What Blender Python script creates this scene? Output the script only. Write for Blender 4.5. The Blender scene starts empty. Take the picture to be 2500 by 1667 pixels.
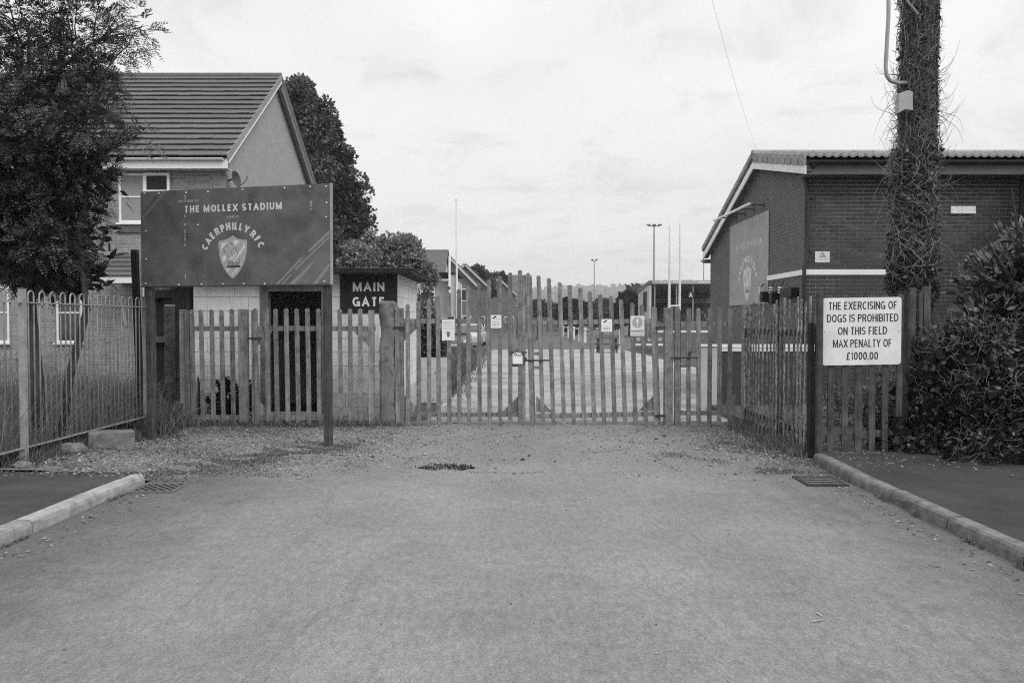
import bpy, math, random
import numpy as np
from mathutils import Vector, Matrix

S = bpy.context.scene
COL = S.collection
rnd = random.Random(11)
rng = np.random.default_rng(11)
PI = math.pi
R = math.radians

# ------------------------------------------------------------------ camera
F, CX, CY, CAMH = 1944.4, 1250.0, 833.5, 1.6
TH = math.atan(48.5 / F)
cam = bpy.data.cameras.new('camera')
cam.sensor_width = 36.0
cam.lens = 28.0
cam.clip_start = 0.05
cam.clip_end = 9000
camo = bpy.data.objects.new('camera', cam)
COL.objects.link(camo)
camo.location = (0, 0, CAMH)
camo.rotation_euler = (PI / 2 - TH, 0, 0)
S.camera = camo

# ------------------------------------------------------------------ sky and sun (overcast, black and white film)
SUN_EL, SUN_AZ = R(43), R(140)      # azimuth clockwise from +Y: the light comes from the right, slightly behind the camera
W = bpy.data.worlds.new('World')
S.world = W
W.use_nodes = True
wn, wl = W.node_tree.nodes, W.node_tree.links
wn.clear()


def wnode(t, **k):
    n = wn.new(t)
    for a, b in k.items():
        setattr(n, a, b)
    return n


def wmath(op, a, b=None, c=None, clamp=False):
    n = wnode('ShaderNodeMath', operation=op)
    n.use_clamp = clamp
    for i, s in enumerate((a, b, c)):
        if s is None:
            continue
        if isinstance(s, (int, float)):
            n.inputs[i].default_value = s
        else:
            wl.new(s, n.inputs[i])
    return n.outputs[0]


sky = wnode('ShaderNodeTexSky', sky_type='NISHITA')
sky.sun_disc = False
sky.sun_elevation = SUN_EL
sky.sun_rotation = SUN_AZ
sky.dust_density = 4.0
bw = wnode('ShaderNodeRGBToBW')
wl.new(sky.outputs[0], bw.inputs[0])
tc = wnode('ShaderNodeTexCoord')
sep = wnode('ShaderNodeSeparateXYZ')
wl.new(tc.outputs['Generated'], sep.inputs[0])
zc = wmath('MAXIMUM', sep.outputs[2], 0.0)
den = wmath('ADD', zc, 0.22)
cu = wmath('DIVIDE', sep.outputs[0], den)
cv = wmath('DIVIDE', sep.outputs[1], den)
comb = wnode('ShaderNodeCombineXYZ')
wl.new(cu, comb.inputs[0])
wl.new(cv, comb.inputs[1])
comb.inputs[2].default_value = 3.7


def wnoise(scale, detail, rough, dist=0.0):
    n = wnode('ShaderNodeTexNoise')
    n.inputs['Scale'].default_value = scale
    n.inputs['Detail'].default_value = detail
    n.inputs['Roughness'].default_value = rough
    n.inputs['Distortion'].default_value = dist
    wl.new(comb.outputs[0], n.inputs['Vector'])
    return n.outputs[0]


def wramp(s, a, b, lo, hi):
    n = wnode('ShaderNodeMapRange', interpolation_type='SMOOTHSTEP')
    wl.new(s, n.inputs[0])
    for i, v in enumerate((a, b, lo, hi)):
        n.inputs[i + 1].default_value = v
    return n.outputs[0]


big = wramp(wnoise(0.9, 3, 0.5, 0.3), 0.40, 0.66, 1.0, 0.90)
small = wramp(wnoise(3.6, 8, 0.62, 0.5), 0.45, 0.72, 1.03, 0.85)
cloud = wmath('MULTIPLY', big, small)
grad = wmath('MULTIPLY_ADD', zc, wmath('MULTIPLY_ADD', zc, 9.5, 1.2), 9.0)   # an overcast sky is brighter towards the zenith
over = wmath('MULTIPLY', cloud, grad)
mixa = wmath('MULTIPLY', over, 0.92)
blend = wmath('MULTIPLY_ADD', bw.outputs[0], 0.08, mixa)
bg = wnode('ShaderNodeBackground')
bg.inputs[1].default_value = 0.10
wl.new(blend, bg.inputs[0])
wo = wnode('ShaderNodeOutputWorld')
wl.new(bg.outputs[0], wo.inputs[0])

sl = bpy.data.lights.new('sun', 'SUN')
sl.energy = 1.5
sl.angle = R(28)
sl.color = (1, 1, 1)
so = bpy.data.objects.new('sun', sl)
COL.objects.link(so)
sd = Vector((math.sin(SUN_AZ) * math.cos(SUN_EL), math.cos(SUN_AZ) * math.cos(SUN_EL), math.sin(SUN_EL)))
so.rotation_euler = sd.to_track_quat('Z', 'Y').to_euler()
so.location = (20, -20, 30)

S.view_settings.view_transform = 'Standard'
S.view_settings.look = 'None'
S.view_settings.gamma = 1.0
S.view_settings.use_curve_mapping = False
S.view_settings.exposure = 0.0
S.cycles.use_denoising = False
S.cycles.pixel_filter_type = 'BLACKMAN_HARRIS'
S.cycles.filter_width = 1.1
S.cycles.max_bounces = 6
S.cycles.diffuse_bounces = 3
S.cycles.glossy_bounces = 3
S.cycles.transmission_bounces = 4
S.cycles.transparent_max_bounces = 8
S.cycles.volume_bounces = 1
S.cycles.caustics_reflective = False
S.cycles.caustics_refractive = False

# ------------------------------------------------------------------ pixels of the photograph -> metres


def ray(x, y):
    a, b = (x - CX) / F, -(y - CY) / F
    return Vector((a, math.cos(TH) + b * math.sin(TH), -math.sin(TH) + b * math.cos(TH)))


def P(x, y, Y):
    d = ray(x, y)
    k = Y / d.y
    return Vector((d.x * k, Y, CAMH + d.z * k))


def G(x, y, z=0.0):
    d = ray(x, y)
    k = (z - CAMH) / d.z
    return Vector((d.x * k, d.y * k, z))


def PX(x, y, X):                     # point of the ray on a wall that runs away from the camera at that X
    d = ray(x, y)
    k = X / d.x
    return Vector((X, d.y * k, CAMH + d.z * k))


# ------------------------------------------------------------------ materials (all neutral greys)


class NT:
    def __init__(s, name):
        s.m = bpy.data.materials.new(name)
        s.m.use_nodes = True
        s.t = s.m.node_tree
        s.t.nodes.clear()
        s.out = s.n('ShaderNodeOutputMaterial')
        s.b = s.n('ShaderNodeBsdfPrincipled')
        s.t.links.new(s.b.outputs[0], s.out.inputs[0])
        s._c = None

    def n(s, t, **k):
        q = s.t.nodes.new(t)
        for a, b in k.items():
            setattr(q, a, b)
        return q

    def put(s, v, sock):
        if isinstance(v, (int, float)):
            try:
                sock.default_value = v
            except TypeError:
                sock.default_value = (v, v, v, 1)
        elif isinstance(v, tuple):
            sock.default_value = v
        else:
            s.t.links.new(v, sock)

    def math(s, op, a, b=None, c=None, clamp=False):
        q = s.n('ShaderNodeMath', operation=op)
        q.use_clamp = clamp
        for i, v in enumerate((a, b, c)):
            if v is not None:
                s.put(v, q.inputs[i])
        return q.outputs[0]

    def obj(s):
        if s._c is None:
            t = s.n('ShaderNodeTexCoord')
            oi = s.n('ShaderNodeObjectInfo')
            vm = s.n('ShaderNodeVectorMath', operation='SCALE')
            vm.inputs[0].default_value = (37.1, 53.7, 71.3)
            s.put(oi.outputs['Random'], vm.inputs['Scale'])
            ad = s.n('ShaderNodeVectorMath', operation='ADD')
            s.put(t.outputs['Object'], ad.inputs[0])
            s.put(vm.outputs[0], ad.inputs[1])
            s._c = ad.outputs[0]
            s.rand = oi.outputs['Random']
        return s._c

    def pos(s):
        return s.n('ShaderNodeNewGeometry').outputs['Position']

    def mapv(s, v, sc):
        q = s.n('ShaderNodeMapping')
        s.put(v, q.inputs[0])
        q.inputs['Scale'].default_value = sc
        return q.outputs[0]

    def noise(s, v, scale, detail=4, rough=0.55, dist=0.0):
        q = s.n('ShaderNodeTexNoise')
        s.put(v, q.inputs['Vector'])
        q.inputs['Scale'].default_value = scale
        q.inputs['Detail'].default_value = detail
        q.inputs['Roughness'].default_value = rough
        q.inputs['Distortion'].default_value = dist
        return q.outputs[0]

    def vor(s, v, scale, feature='F1'):
        q = s.n('ShaderNodeTexVoronoi', feature=feature)
        s.put(v, q.inputs['Vector'])
        q.inputs['Scale'].default_value = scale
        return q.outputs['Distance']

    def ramp(s, v, a, b, lo=0.0, hi=1.0):
        q = s.n('ShaderNodeMapRange', interpolation_type='SMOOTHSTEP')
        for i, x in enumerate((v, a, b, lo, hi)):
            s.put(x, q.inputs[i])
        return q.outputs[0]

    def mix(s, f, a, b):
        # a*(1-f)+b*f
        d = s.math('SUBTRACT', b, a)
        return s.math('MULTIPLY_ADD', d, f, a)

    def done(s, col, rough=0.85, h=None, bump=0.3, dist=0.01, spec=0.3, metal=0.0):
        s.put(col, s.b.inputs['Base Color'])
        s.put(rough, s.b.inputs['Roughness'])
        s.b.inputs['Specular IOR Level'].default_value = spec
        s.b.inputs['Metallic'].default_value = metal
        if h is not None:
            q = s.n('ShaderNodeBump')
            q.inputs['Strength'].default_value = bump
            q.inputs['Distance'].default_value = dist
            s.put(h, q.inputs['Height'])
            s.put(q.outputs[0], s.b.inputs['Normal'])
        return s.m


def simple(name, v, var=0.15, scale=6.0, rough=0.8, bump=0.25, bscale=90.0, spec=0.3, ov=0.12, stain=0.0, metal=0.0, dist=0.004):
    t = NT(name)
    c = t.obj()
    a = t.noise(c, scale, 6, 0.6)
    f = t.ramp(a, 0.25, 0.75, v * (1 - var), v * (1 + var))
    k = t.math('MULTIPLY_ADD', t.rand, 2 * ov, 1 - ov)
    f = t.math('MULTIPLY', f, k)
    if stain:
        sn = t.noise(c, scale * 0.35, 8, 0.7, 0.6)
        f = t.math('MULTIPLY', f, t.ramp(sn, 0.45, 0.7, 1.0, 1 - stain))
    h = t.noise(c, bscale, 3, 0.6)
    f = t.math('MULTIPLY', f, t.ramp(h, 0.2, 0.8, 1 - 0.35 * var, 1 + 0.35 * var))
    return t.done(f, rough, h, bump, dist, spec, metal)


def wood(name, v, var=0.3, rough=0.85, lichen=0.0, ov=0.12):
    t = NT(name)
    c = t.obj()
    g = t.noise(t.mapv(c, (60, 60, 2.2)), 1.0, 5, 0.65)
    f = t.ramp(g, 0.25, 0.75, v * (1 - var), v * (1 + var))
    b = t.noise(c, 7.0, 6, 0.65)
    f = t.math('MULTIPLY', f, t.ramp(b, 0.3, 0.7, 0.68, 1.28))
    dk = t.ramp(t.noise(t.mapv(c, (90, 90, 5)), 1.0, 3, 0.6), 0.62, 0.72, 1.0, 0.55)
    f = t.math('MULTIPLY', f, dk)
    f = t.math('MULTIPLY', f, t.math('MULTIPLY_ADD', t.rand, 2 * ov, 1 - ov))
    if lichen:
        l = t.ramp(t.noise(c, 26.0, 6, 0.7), 0.56, 0.64, 0.0, lichen)
        f = t.mix(l, f, v * 2.0)
    return t.done(f, rough, g, 0.5, 0.004, 0.2)


def peel(name, v, dark, amount, scale=9.0, rough=0.8):
    """old paint with dark chips, more of them in clusters"""
    t = NT(name)
    c = t.pos()
    n1 = t.noise(c, scale * 3, 8, 0.72, 0.4)
    n2 = t.noise(c, scale * 0.16, 4, 0.6)
    s_ = t.math('MULTIPLY_ADD', n2, 0.42, n1)
    m = t.ramp(s_, amount, amount + 0.035)
    g = t.noise(c, 2.5, 6, 0.6)
    base = t.ramp(g, 0.3, 0.7, v * 0.84, v * 1.06)
    run = t.noise(t.mapv(c, (14, 14, 0.7)), 1.0, 5, 0.6)
    base = t.math('MULTIPLY', base, t.ramp(run, 0.45, 0.75, 1.0, 0.8))
    f = t.mix(m, base, dark)
    h = t.math('SUBTRACT', t.noise(c, 45, 4, 0.6), t.math('MULTIPLY', m, 0.5))
    return t.done(f, rough, h, 0.5, 0.006, 0.25)


def leafm(name, v, var=0.5, rough=0.55, trans=0.25, spec=0.35):
    t = NT(name)
    g = t.n('ShaderNodeNewGeometry')
    f = t.math('MULTIPLY_ADD', g.outputs['Random Per Island'], 2 * var * v, v * (1 - var))
    t.put(f, t.b.inputs['Base Color'])
    t.b.inputs['Roughness'].default_value = rough
    t.b.inputs['Specular IOR Level'].default_value = spec
    tr = t.n('ShaderNodeBsdfTranslucent')
    t.put(f, tr.inputs[0])
    mx = t.n('ShaderNodeMixShader')
    mx.inputs[0].default_value = trans
    t.t.links.new(t.b.outputs[0], mx.inputs[1])
    t.t.links.new(tr.outputs[0], mx.inputs[2])
    t.t.links.new(mx.outputs[0], t.out.inputs[0])
    return t.m


def brickm(name, v, mortar, bw_=0.225, bh=0.075, mort=0.01, swap=False):
    t = NT(name)
    c = t.pos()
    sx = t.n('ShaderNodeSeparateXYZ')
    t.put(c, sx.inputs[0])
    cb = t.n('ShaderNodeCombineXYZ')
    t.put(sx.outputs[1 if swap else 0], cb.inputs[0])
    t.put(sx.outputs[2], cb.inputs[1])
    q = t.n('ShaderNodeTexBrick')
    t.put(cb.outputs[0], q.inputs['Vector'])
    q.inputs['Scale'].default_value = 1.0
    q.inputs['Brick Width'].default_value = bw_
    q.inputs['Row Height'].default_value = bh
    q.inputs['Mortar Size'].default_value = mort
    q.inputs['Color1'].default_value = (v * 0.8,) * 3 + (1,)
    q.inputs['Color2'].default_value = (v * 1.2,) * 3 + (1,)
    q.inputs['Mortar'].default_value = (mortar,) * 3 + (1,)
    b = t.n('ShaderNodeRGBToBW')
    t.put(q.outputs['Color'], b.inputs[0])
    g = t.noise(c, 14.0, 8, 0.7)
    f = t.math('MULTIPLY', b.outputs[0], t.ramp(g, 0.25, 0.75, 0.78, 1.22))
    h = t.math('SUBTRACT', t.noise(c, 70, 3, 0.6), t.math('MULTIPLY', q.outputs['Fac'], 1.5))
    return t.done(f, 0.9, h, 0.5, 0.006, 0.15)


M = {}
M['pale'] = wood('weathered_pale_timber', 0.215, 0.36, lichen=0.25, ov=0.2)
M['gate_pale'] = wood('weathered_gate_timber', 0.20, 0.40, lichen=0.3, ov=0.2)
def mottled(name, lo, hi):
    t = NT(name)
    c = t.obj()
    a = t.noise(t.mapv(c, (1, 1, 0.45)), 30, 6, 0.75, 0.5)
    g = t.noise(t.mapv(c, (60, 60, 3)), 1.0, 4, 0.65)
    f = t.ramp(a, 0.42, 0.60, lo, hi)
    f = t.math('MULTIPLY', f, t.ramp(g, 0.3, 0.7, 0.6, 1.25))
    f = t.math('MULTIPLY', f, t.math('MULTIPLY_ADD', t.rand, 0.7, 0.6))
    return t.done(f, 0.95, a, 0.6, 0.006, 0.1)


M['mossy_pale'] = mottled('mossy_pale_timber', 0.095, 0.34)
M['post_wood'] = wood('post_timber', 0.078, 0.4)
M['sign_post'] = wood('sign_post_timber', 0.058, 0.5)
M['dark_wood'] = wood('dark_shed_timber', 0.026, 0.5)
M['old_board'] = wood('old_pale_boards', 0.10, 0.5)
M['frame_wood'] = wood('door_frame_timber', 0.16, 0.3)
M['black'] = simple('black_paint', 0.012, 0.3, rough=0.5)
M['dark_metal'] = simple('dark_metal', 0.035, 0.3, rough=0.45, metal=0.0, spec=0.5)
M['grey_metal'] = simple('galvanised_metal', 0.30, 0.15, rough=0.5, spec=0.5)
M['rail_metal'] = simple('painted_railing_metal', 0.31, 0.2, scale=12, rough=0.6, spec=0.3, stain=0.3)
M['white_pvc'] = simple('white_plastic_trim', 0.78, 0.06, scale=3, rough=0.4, bump=0.05, spec=0.4)
M['white_paint'] = simple('white_painted_metal', 0.74, 0.1, scale=4, rough=0.5, bump=0.05)
M['off_white'] = simple('off_white_board', 0.78, 0.08, scale=5, rough=0.6, bump=0.05, stain=0.12)
M['print_light'] = simple('light_print', 0.62, 0.10, scale=30, rough=0.6, bump=0.0, ov=0.03)
M['print_mid'] = simple('mid_print', 0.36, 0.12, scale=30, rough=0.6, bump=0.0, ov=0.03)
M['print_pale'] = simple('pale_print', 0.50, 0.12, scale=30, rough=0.6, bump=0.0, ov=0.03)
M['print_dark'] = simple('dark_print', 0.035, 0.2, scale=30, rough=0.6, bump=0.0)
M['print_soft'] = simple('soft_dark_print', 0.17, 0.2, scale=30, rough=0.6, bump=0.0)
M['board_face'] = simple('sign_board_face', 0.118, 0.22, scale=5, rough=0.55, bump=0.05, stain=0.34, ov=0)
M['board_corner'] = simple('sign_corner_print', 0.145, 0.14, scale=8, rough=0.6, bump=0.0, ov=0)
M['board_stripe'] = simple('sign_stripe_print', 0.235, 0.14, scale=8, rough=0.6, bump=0.0, ov=0)
M['banner_face'] = simple('banner_face', 0.33, 0.12, scale=3, rough=0.6, bump=0.03, ov=0)
M['banner_print'] = simple('banner_print', 0.52, 0.12, scale=20, rough=0.6, bump=0.0, ov=0)
M['banner_pale'] = simple('banner_pale_print', 0.74, 0.12, scale=20, rough=0.6, bump=0.0, ov=0)
M['gate_sign'] = simple('black_sign_face', 0.022, 0.25, scale=6, rough=0.5, bump=0.03)
M['concrete'] = simple('concrete', 0.28, 0.22, scale=7, rough=0.9, bump=0.6, bscale=70, stain=0.35)
M['kerb'] = simple('kerb_concrete', 0.34, 0.20, scale=9, rough=0.9, bump=0.7, bscale=120, stain=0.45, dist=0.006)
M['kerb_dark'] = simple('shaded_kerb_concrete', 0.17, 0.30, scale=9, rough=0.95, bump=0.7, bscale=120, stain=0.5, dist=0.006)  # kerb concrete darkened: shade of the side turned from the sun, in the colour
M['stone'] = simple('rough_stone', 0.17, 0.35, scale=14, rough=0.95, bump=0.9, bscale=60, dist=0.012)
M['block'] = peel('white_painted_block', 0.78, 0.16, 0.875)
M['block_low'] = peel('stained_painted_block', 0.60, 0.15, 0.82)
M['mortar_block'] = simple('block_joint', 0.46, 0.2, scale=20, rough=0.95)
M['felt'] = simple('roof_felt', 0.03, 0.3, scale=10, rough=0.9)
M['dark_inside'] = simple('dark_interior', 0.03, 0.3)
M['verge'] = simple('pale_cement_verge', 0.30, 0.2, scale=14, rough=0.95, bump=0.5)
M['tile'] = simple('concrete_roof_tile', 0.125, 0.28, scale=22, rough=0.92, bump=0.8, bscale=60, ov=0.1, dist=0.01)
M['tile_b'] = simple('rolled_roof_tile', 0.29, 0.25, scale=18, rough=0.9, bump=0.6, bscale=60, ov=0.12, dist=0.01)
M['tile_far'] = simple('far_roof_tile', 0.10, 0.2, scale=2.5, rough=0.95)
M['house_brick'] = brickm('pale_house_brick', 0.25, 0.33)
M['house_gable'] = simple('house_gable_render', 0.33, 0.12, scale=10, rough=0.95, bump=0.6, bscale=160, ov=0, stain=0.1)
M['far_brick'] = brickm('far_house_brick', 0.15, 0.18)
M['far_render'] = simple('far_pale_render', 0.50, 0.12, scale=1.2, rough=0.95, stain=0.1)
M['brick_gable'] = simple('lit_gable_brick', 0.155, 0.30, scale=24, rough=0.93, bump=0.6, bscale=110, ov=0.26, dist=0.005)  # same brick made lighter: the gable's stronger light put into the colour
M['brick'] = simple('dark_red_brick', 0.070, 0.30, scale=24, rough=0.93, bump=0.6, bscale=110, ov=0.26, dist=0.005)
M['mortar'] = simple('brick_mortar', 0.36, 0.35, scale=1.6, rough=0.95, bump=0.5, ov=0, stain=0.35)
M['gutter'] = simple('dark_gutter', 0.03, 0.2, scale=8, rough=0.5, spec=0.4)
M['fascia_grey'] = simple('grey_fascia', 0.12, 0.2, scale=6, rough=0.6)
M['bark'] = wood('bark', 0.06, 0.55)
M['chalk'] = simple('worn_chalk', 0.36, 0.3, scale=40, rough=0.95)
M['ivy_stem'] = simple('dead_ivy_stem', 0.22, 0.4, scale=30, rough=0.9, bump=0.3)
M['ivy_dark'] = simple('old_ivy_stem', 0.095, 0.5, scale=30, rough=0.95, bump=0.3)
M['twig'] = simple('dry_twig', 0.17, 0.4, scale=30, rough=0.9)
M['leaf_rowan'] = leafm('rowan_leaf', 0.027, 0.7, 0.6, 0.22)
M['leaf_rowan_lit'] = leafm('lit_rowan_leaf', 0.12, 0.5, 0.5, 0.25)  # lighter rowan leaf that paints the highlights on outer sprays
M['leaf_big'] = leafm('broad_tree_leaf', 0.105, 0.6, 0.6, 0.2)
M['leaf_bush'] = leafm('bush_leaf', 0.23, 0.5, 0.6, 0.25)
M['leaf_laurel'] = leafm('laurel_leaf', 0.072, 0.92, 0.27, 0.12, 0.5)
M['leaf_laurel_young'] = leafm('young_laurel_leaf', 0.25, 0.4, 0.4, 0.25, 0.5)
M['leaf_ivy'] = leafm('ivy_leaf', 0.062, 0.65, 0.36, 0.12, 0.45)
M['leaf_far'] = leafm('far_leaf', 0.07, 0.4, 0.8, 0.2, 0.1)
M['leaf_dark'] = leafm('dark_shrub_and_crown_shade_leaf', 0.018, 0.5, 0.7, 0.15, 0.2)  # dark shrub leaves; also paints the shade inside crowns
M['grass'] = leafm('long_grass', 0.14, 0.55, 0.7, 0.3, 0.2)
M['grass_dry'] = leafm('dry_grass', 0.20, 0.45, 0.8, 0.3, 0.1)
M['moss'] = leafm('low_weeds', 0.165, 0.5, 0.8, 0.2, 0.1)
M['litter'] = leafm('dry_leaf_litter', 0.21, 0.75, 0.85, 0.1, 0.1)
M['gravel'] = leafm('loose_gravel', 0.24, 0.8, 0.95, 0.0, 0.1)
M['glass'] = simple('window_glass', 0.03, 0.1, rough=0.06, bump=0.0, spec=0.8)
M['curtain'] = simple('net_curtain_and_sky_glare', 0.30, 0.1, scale=20, rough=0.7, bump=0.1, spec=0.4)  # net curtain grey with the sky's reflection put into the colour
M['car_paint'] = simple('grey_car_paint', 0.12, 0.05, rough=0.25, bump=0.0, spec=0.6)
M['car_white'] = simple('pale_car_paint', 0.55, 0.05, rough=0.25, bump=0.0, spec=0.6)
M['tyre'] = simple('tyre_rubber', 0.02, 0.2, rough=0.8)


def ground_mat():
    """worn asphalt that breaks up into dirt and gravel by the gates"""
    t = NT('worn_asphalt')
    c = t.pos()
    sx = t.n('ShaderNodeSeparateXYZ')
    t.put(c, sx.inputs[0])
    X, Y = sx.outputs[0], sx.outputs[1]
    agg = t.noise(c, 260, 2, 0.7)
    agg2 = t.vor(c, 120)
    mid = t.noise(c, 9, 8, 0.7)
    big_ = t.noise(c, 0.55, 6, 0.62, 0.4)
    base = t.ramp(big_, 0.3, 0.7, 0.222, 0.282)
    base = t.math('MULTIPLY', base, t.ramp(mid, 0.25, 0.75, 0.93, 1.07))
    base = t.math('MULTIPLY', base, t.ramp(agg, 0.3, 0.7, 0.74, 1.26))
    base = t.math('MULTIPLY', base, t.ramp(agg2, 0.05, 0.6, 1.2, 0.82))
    cs = t.noise(c, 62, 4, 0.85)
    base = t.math('MULTIPLY', base, t.ramp(cs, 0.32, 0.68, 0.80, 1.19))
    cs2 = t.noise(t.mapv(c, (1, 0.4, 1)), 24, 5, 0.85)
    base = t.math('MULTIPLY', base, t.ramp(cs2, 0.34, 0.66, 0.84, 1.14))
    # dark specks and pale chips
    sp = t.ramp(t.noise(c, 55, 3, 0.5), 0.70, 0.76, 1.0, 0.5)
    base = t.math('MULTIPLY', base, sp)
    ps = t.ramp(t.noise(t.mapv(c, (1, 1, 1)), 43, 2, 0.5), 0.73, 0.78, 0.0, 0.35)
    base = t.mix(ps, base, 0.42)
    # tyre-polished tracks
    trk = t.math('ABSOLUTE', t.math('SUBTRACT', t.math('ABSOLUTE', t.math('ADD', X, -0.15)), 0.85))
    wob = t.math('MULTIPLY_ADD', t.noise(c, 0.8, 4, 0.6), 0.9, trk)
    base = t.math('MULTIPLY', base, t.ramp(wob, 0.4, 1.15, 1.06, 0.96))
    # faint darker wheel scuffs and old patches
    sc = t.noise(t.mapv(c, (2.6, 0.35, 1)), 1.0, 7, 0.7, 0.8)
    base = t.math('MULTIPLY', base, t.ramp(sc, 0.56, 0.66, 1.0, 0.87))
    pt = t.noise(c, 1.7, 3, 0.5, 1.2)
    base = t.math('MULTIPLY', base, t.ramp(pt, 0.60, 0.63, 1.0, 0.93))
    # old dirt along both channels, with edge vignetting painted in as well
    e1 = t.math('SUBTRACT', t.math('ABSOLUTE', X), 2.1)
    dn = t.noise(c, 2.2, 8, 0.72)
    e1 = t.math('MULTIPLY_ADD', dn, 1.5, e1)
    base = t.math('MULTIPLY', base, t.ramp(e1, 0.45, 2.1, 1.0, 0.55))
    # forecourt: earth and small stones, its edge ragged
    yl = t.math('MULTIPLY_ADD', t.math('ABSOLUTE', t.math('ADD', X, -0.8)), -0.22, 9.0)
    yl = t.math('MULTIPLY_ADD', t.noise(c, 1.3, 8, 0.75), -2.2, t.math('ADD', yl, 1.1))
    mk = t.ramp(t.math('SUBTRACT', Y, yl), -0.25, 0.35)
    st = t.vor(c, 46)
    st2 = t.noise(c, 30, 5, 0.75)
    gr = t.ramp(st2, 0.34, 0.66, 0.075, 0.34)
    gr = t.math('MULTIPLY', gr, t.ramp(st, 0.1, 0.7, 1.25, 0.7))
    gr = t.math('MULTIPLY', gr, t.ramp(t.noise(c, 1.6, 6, 0.7), 0.3, 0.7, 0.78, 1.2))
    track = t.ramp(t.math('ABSOLUTE', t.math('ADD', X, -0.4)), 0.9, 2.9, 0.68, 0.0)
    gr = t.mix(track, gr, t.math('MULTIPLY', base, 1.02))
    side = t.ramp(t.math('MULTIPLY_ADD', t.noise(c, 3.0, 6, 0.7), 1.6, t.math('SUBTRACT', X, 2.6)), 0.7, 1.6, 1.0, 0.5)
    gr = t.math('MULTIPLY', gr, side)
    f = t.mix(mk, base, gr)
    h = t.math('MULTIPLY_ADD', t.math('MULTIPLY', mk, 2.0), t.math('SUBTRACT', st2, t.math('MULTIPLY', st, 0.5)), agg)
    return t.done(f, 0.92, h, 0.55, 0.006, 0.25)


def pavement_mat(name, v):
    t = NT(name)
    c = t.pos()
    agg = t.noise(c, 240, 2, 0.7)
    mid = t.noise(c, 6, 8, 0.72)
    base = t.ramp(t.noise(c, 1.1, 6, 0.65), 0.3, 0.7, v * 0.82, v * 1.2)
    base = t.math('MULTIPLY', base, t.ramp(mid, 0.25, 0.75, 0.8, 1.18))
    base = t.math('MULTIPLY', base, t.ramp(agg, 0.3, 0.7, 0.62, 1.38))
    ps = t.ramp(t.noise(c, 60, 2, 0.5), 0.72, 0.77, 0.0, 0.5)
    base = t.mix(ps, base, 0.2)
    return t.done(base, 0.92, agg, 0.5, 0.005, 0.25)


def soil_mat(name, v, var=0.45, big=0.2):
    t = NT(name)
    c = t.pos()
    a = t.noise(c, 0.8, 8, 0.7)
    b = t.noise(c, 18, 6, 0.75)
    f = t.ramp(b, 0.3, 0.7, v * (1 - var), v * (1 + var))
    f = t.math('MULTIPLY', f, t.ramp(a, 0.3, 0.7, 1 - big, 1 + big))
    return t.done(f, 0.95, b, 0.7, 0.02, 0.1)


M['asphalt'] = ground_mat()
M['pavement'] = pavement_mat('pavement_asphalt', 0.060)
M['pavement_r'] = pavement_mat('mossy_pavement_asphalt', 0.045)
M['soil'] = soil_mat('soil_and_grass', 0.085)
M['drive'] = soil_mat('pale_gravel_drive', 0.33, 0.3, 0.32)
M['field'] = soil_mat('pitch_grass', 0.12, 0.25)
M['hill'] = soil_mat('wooded_hill', 0.07, 0.4)

# ------------------------------------------------------------------ mesh helpers


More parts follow.
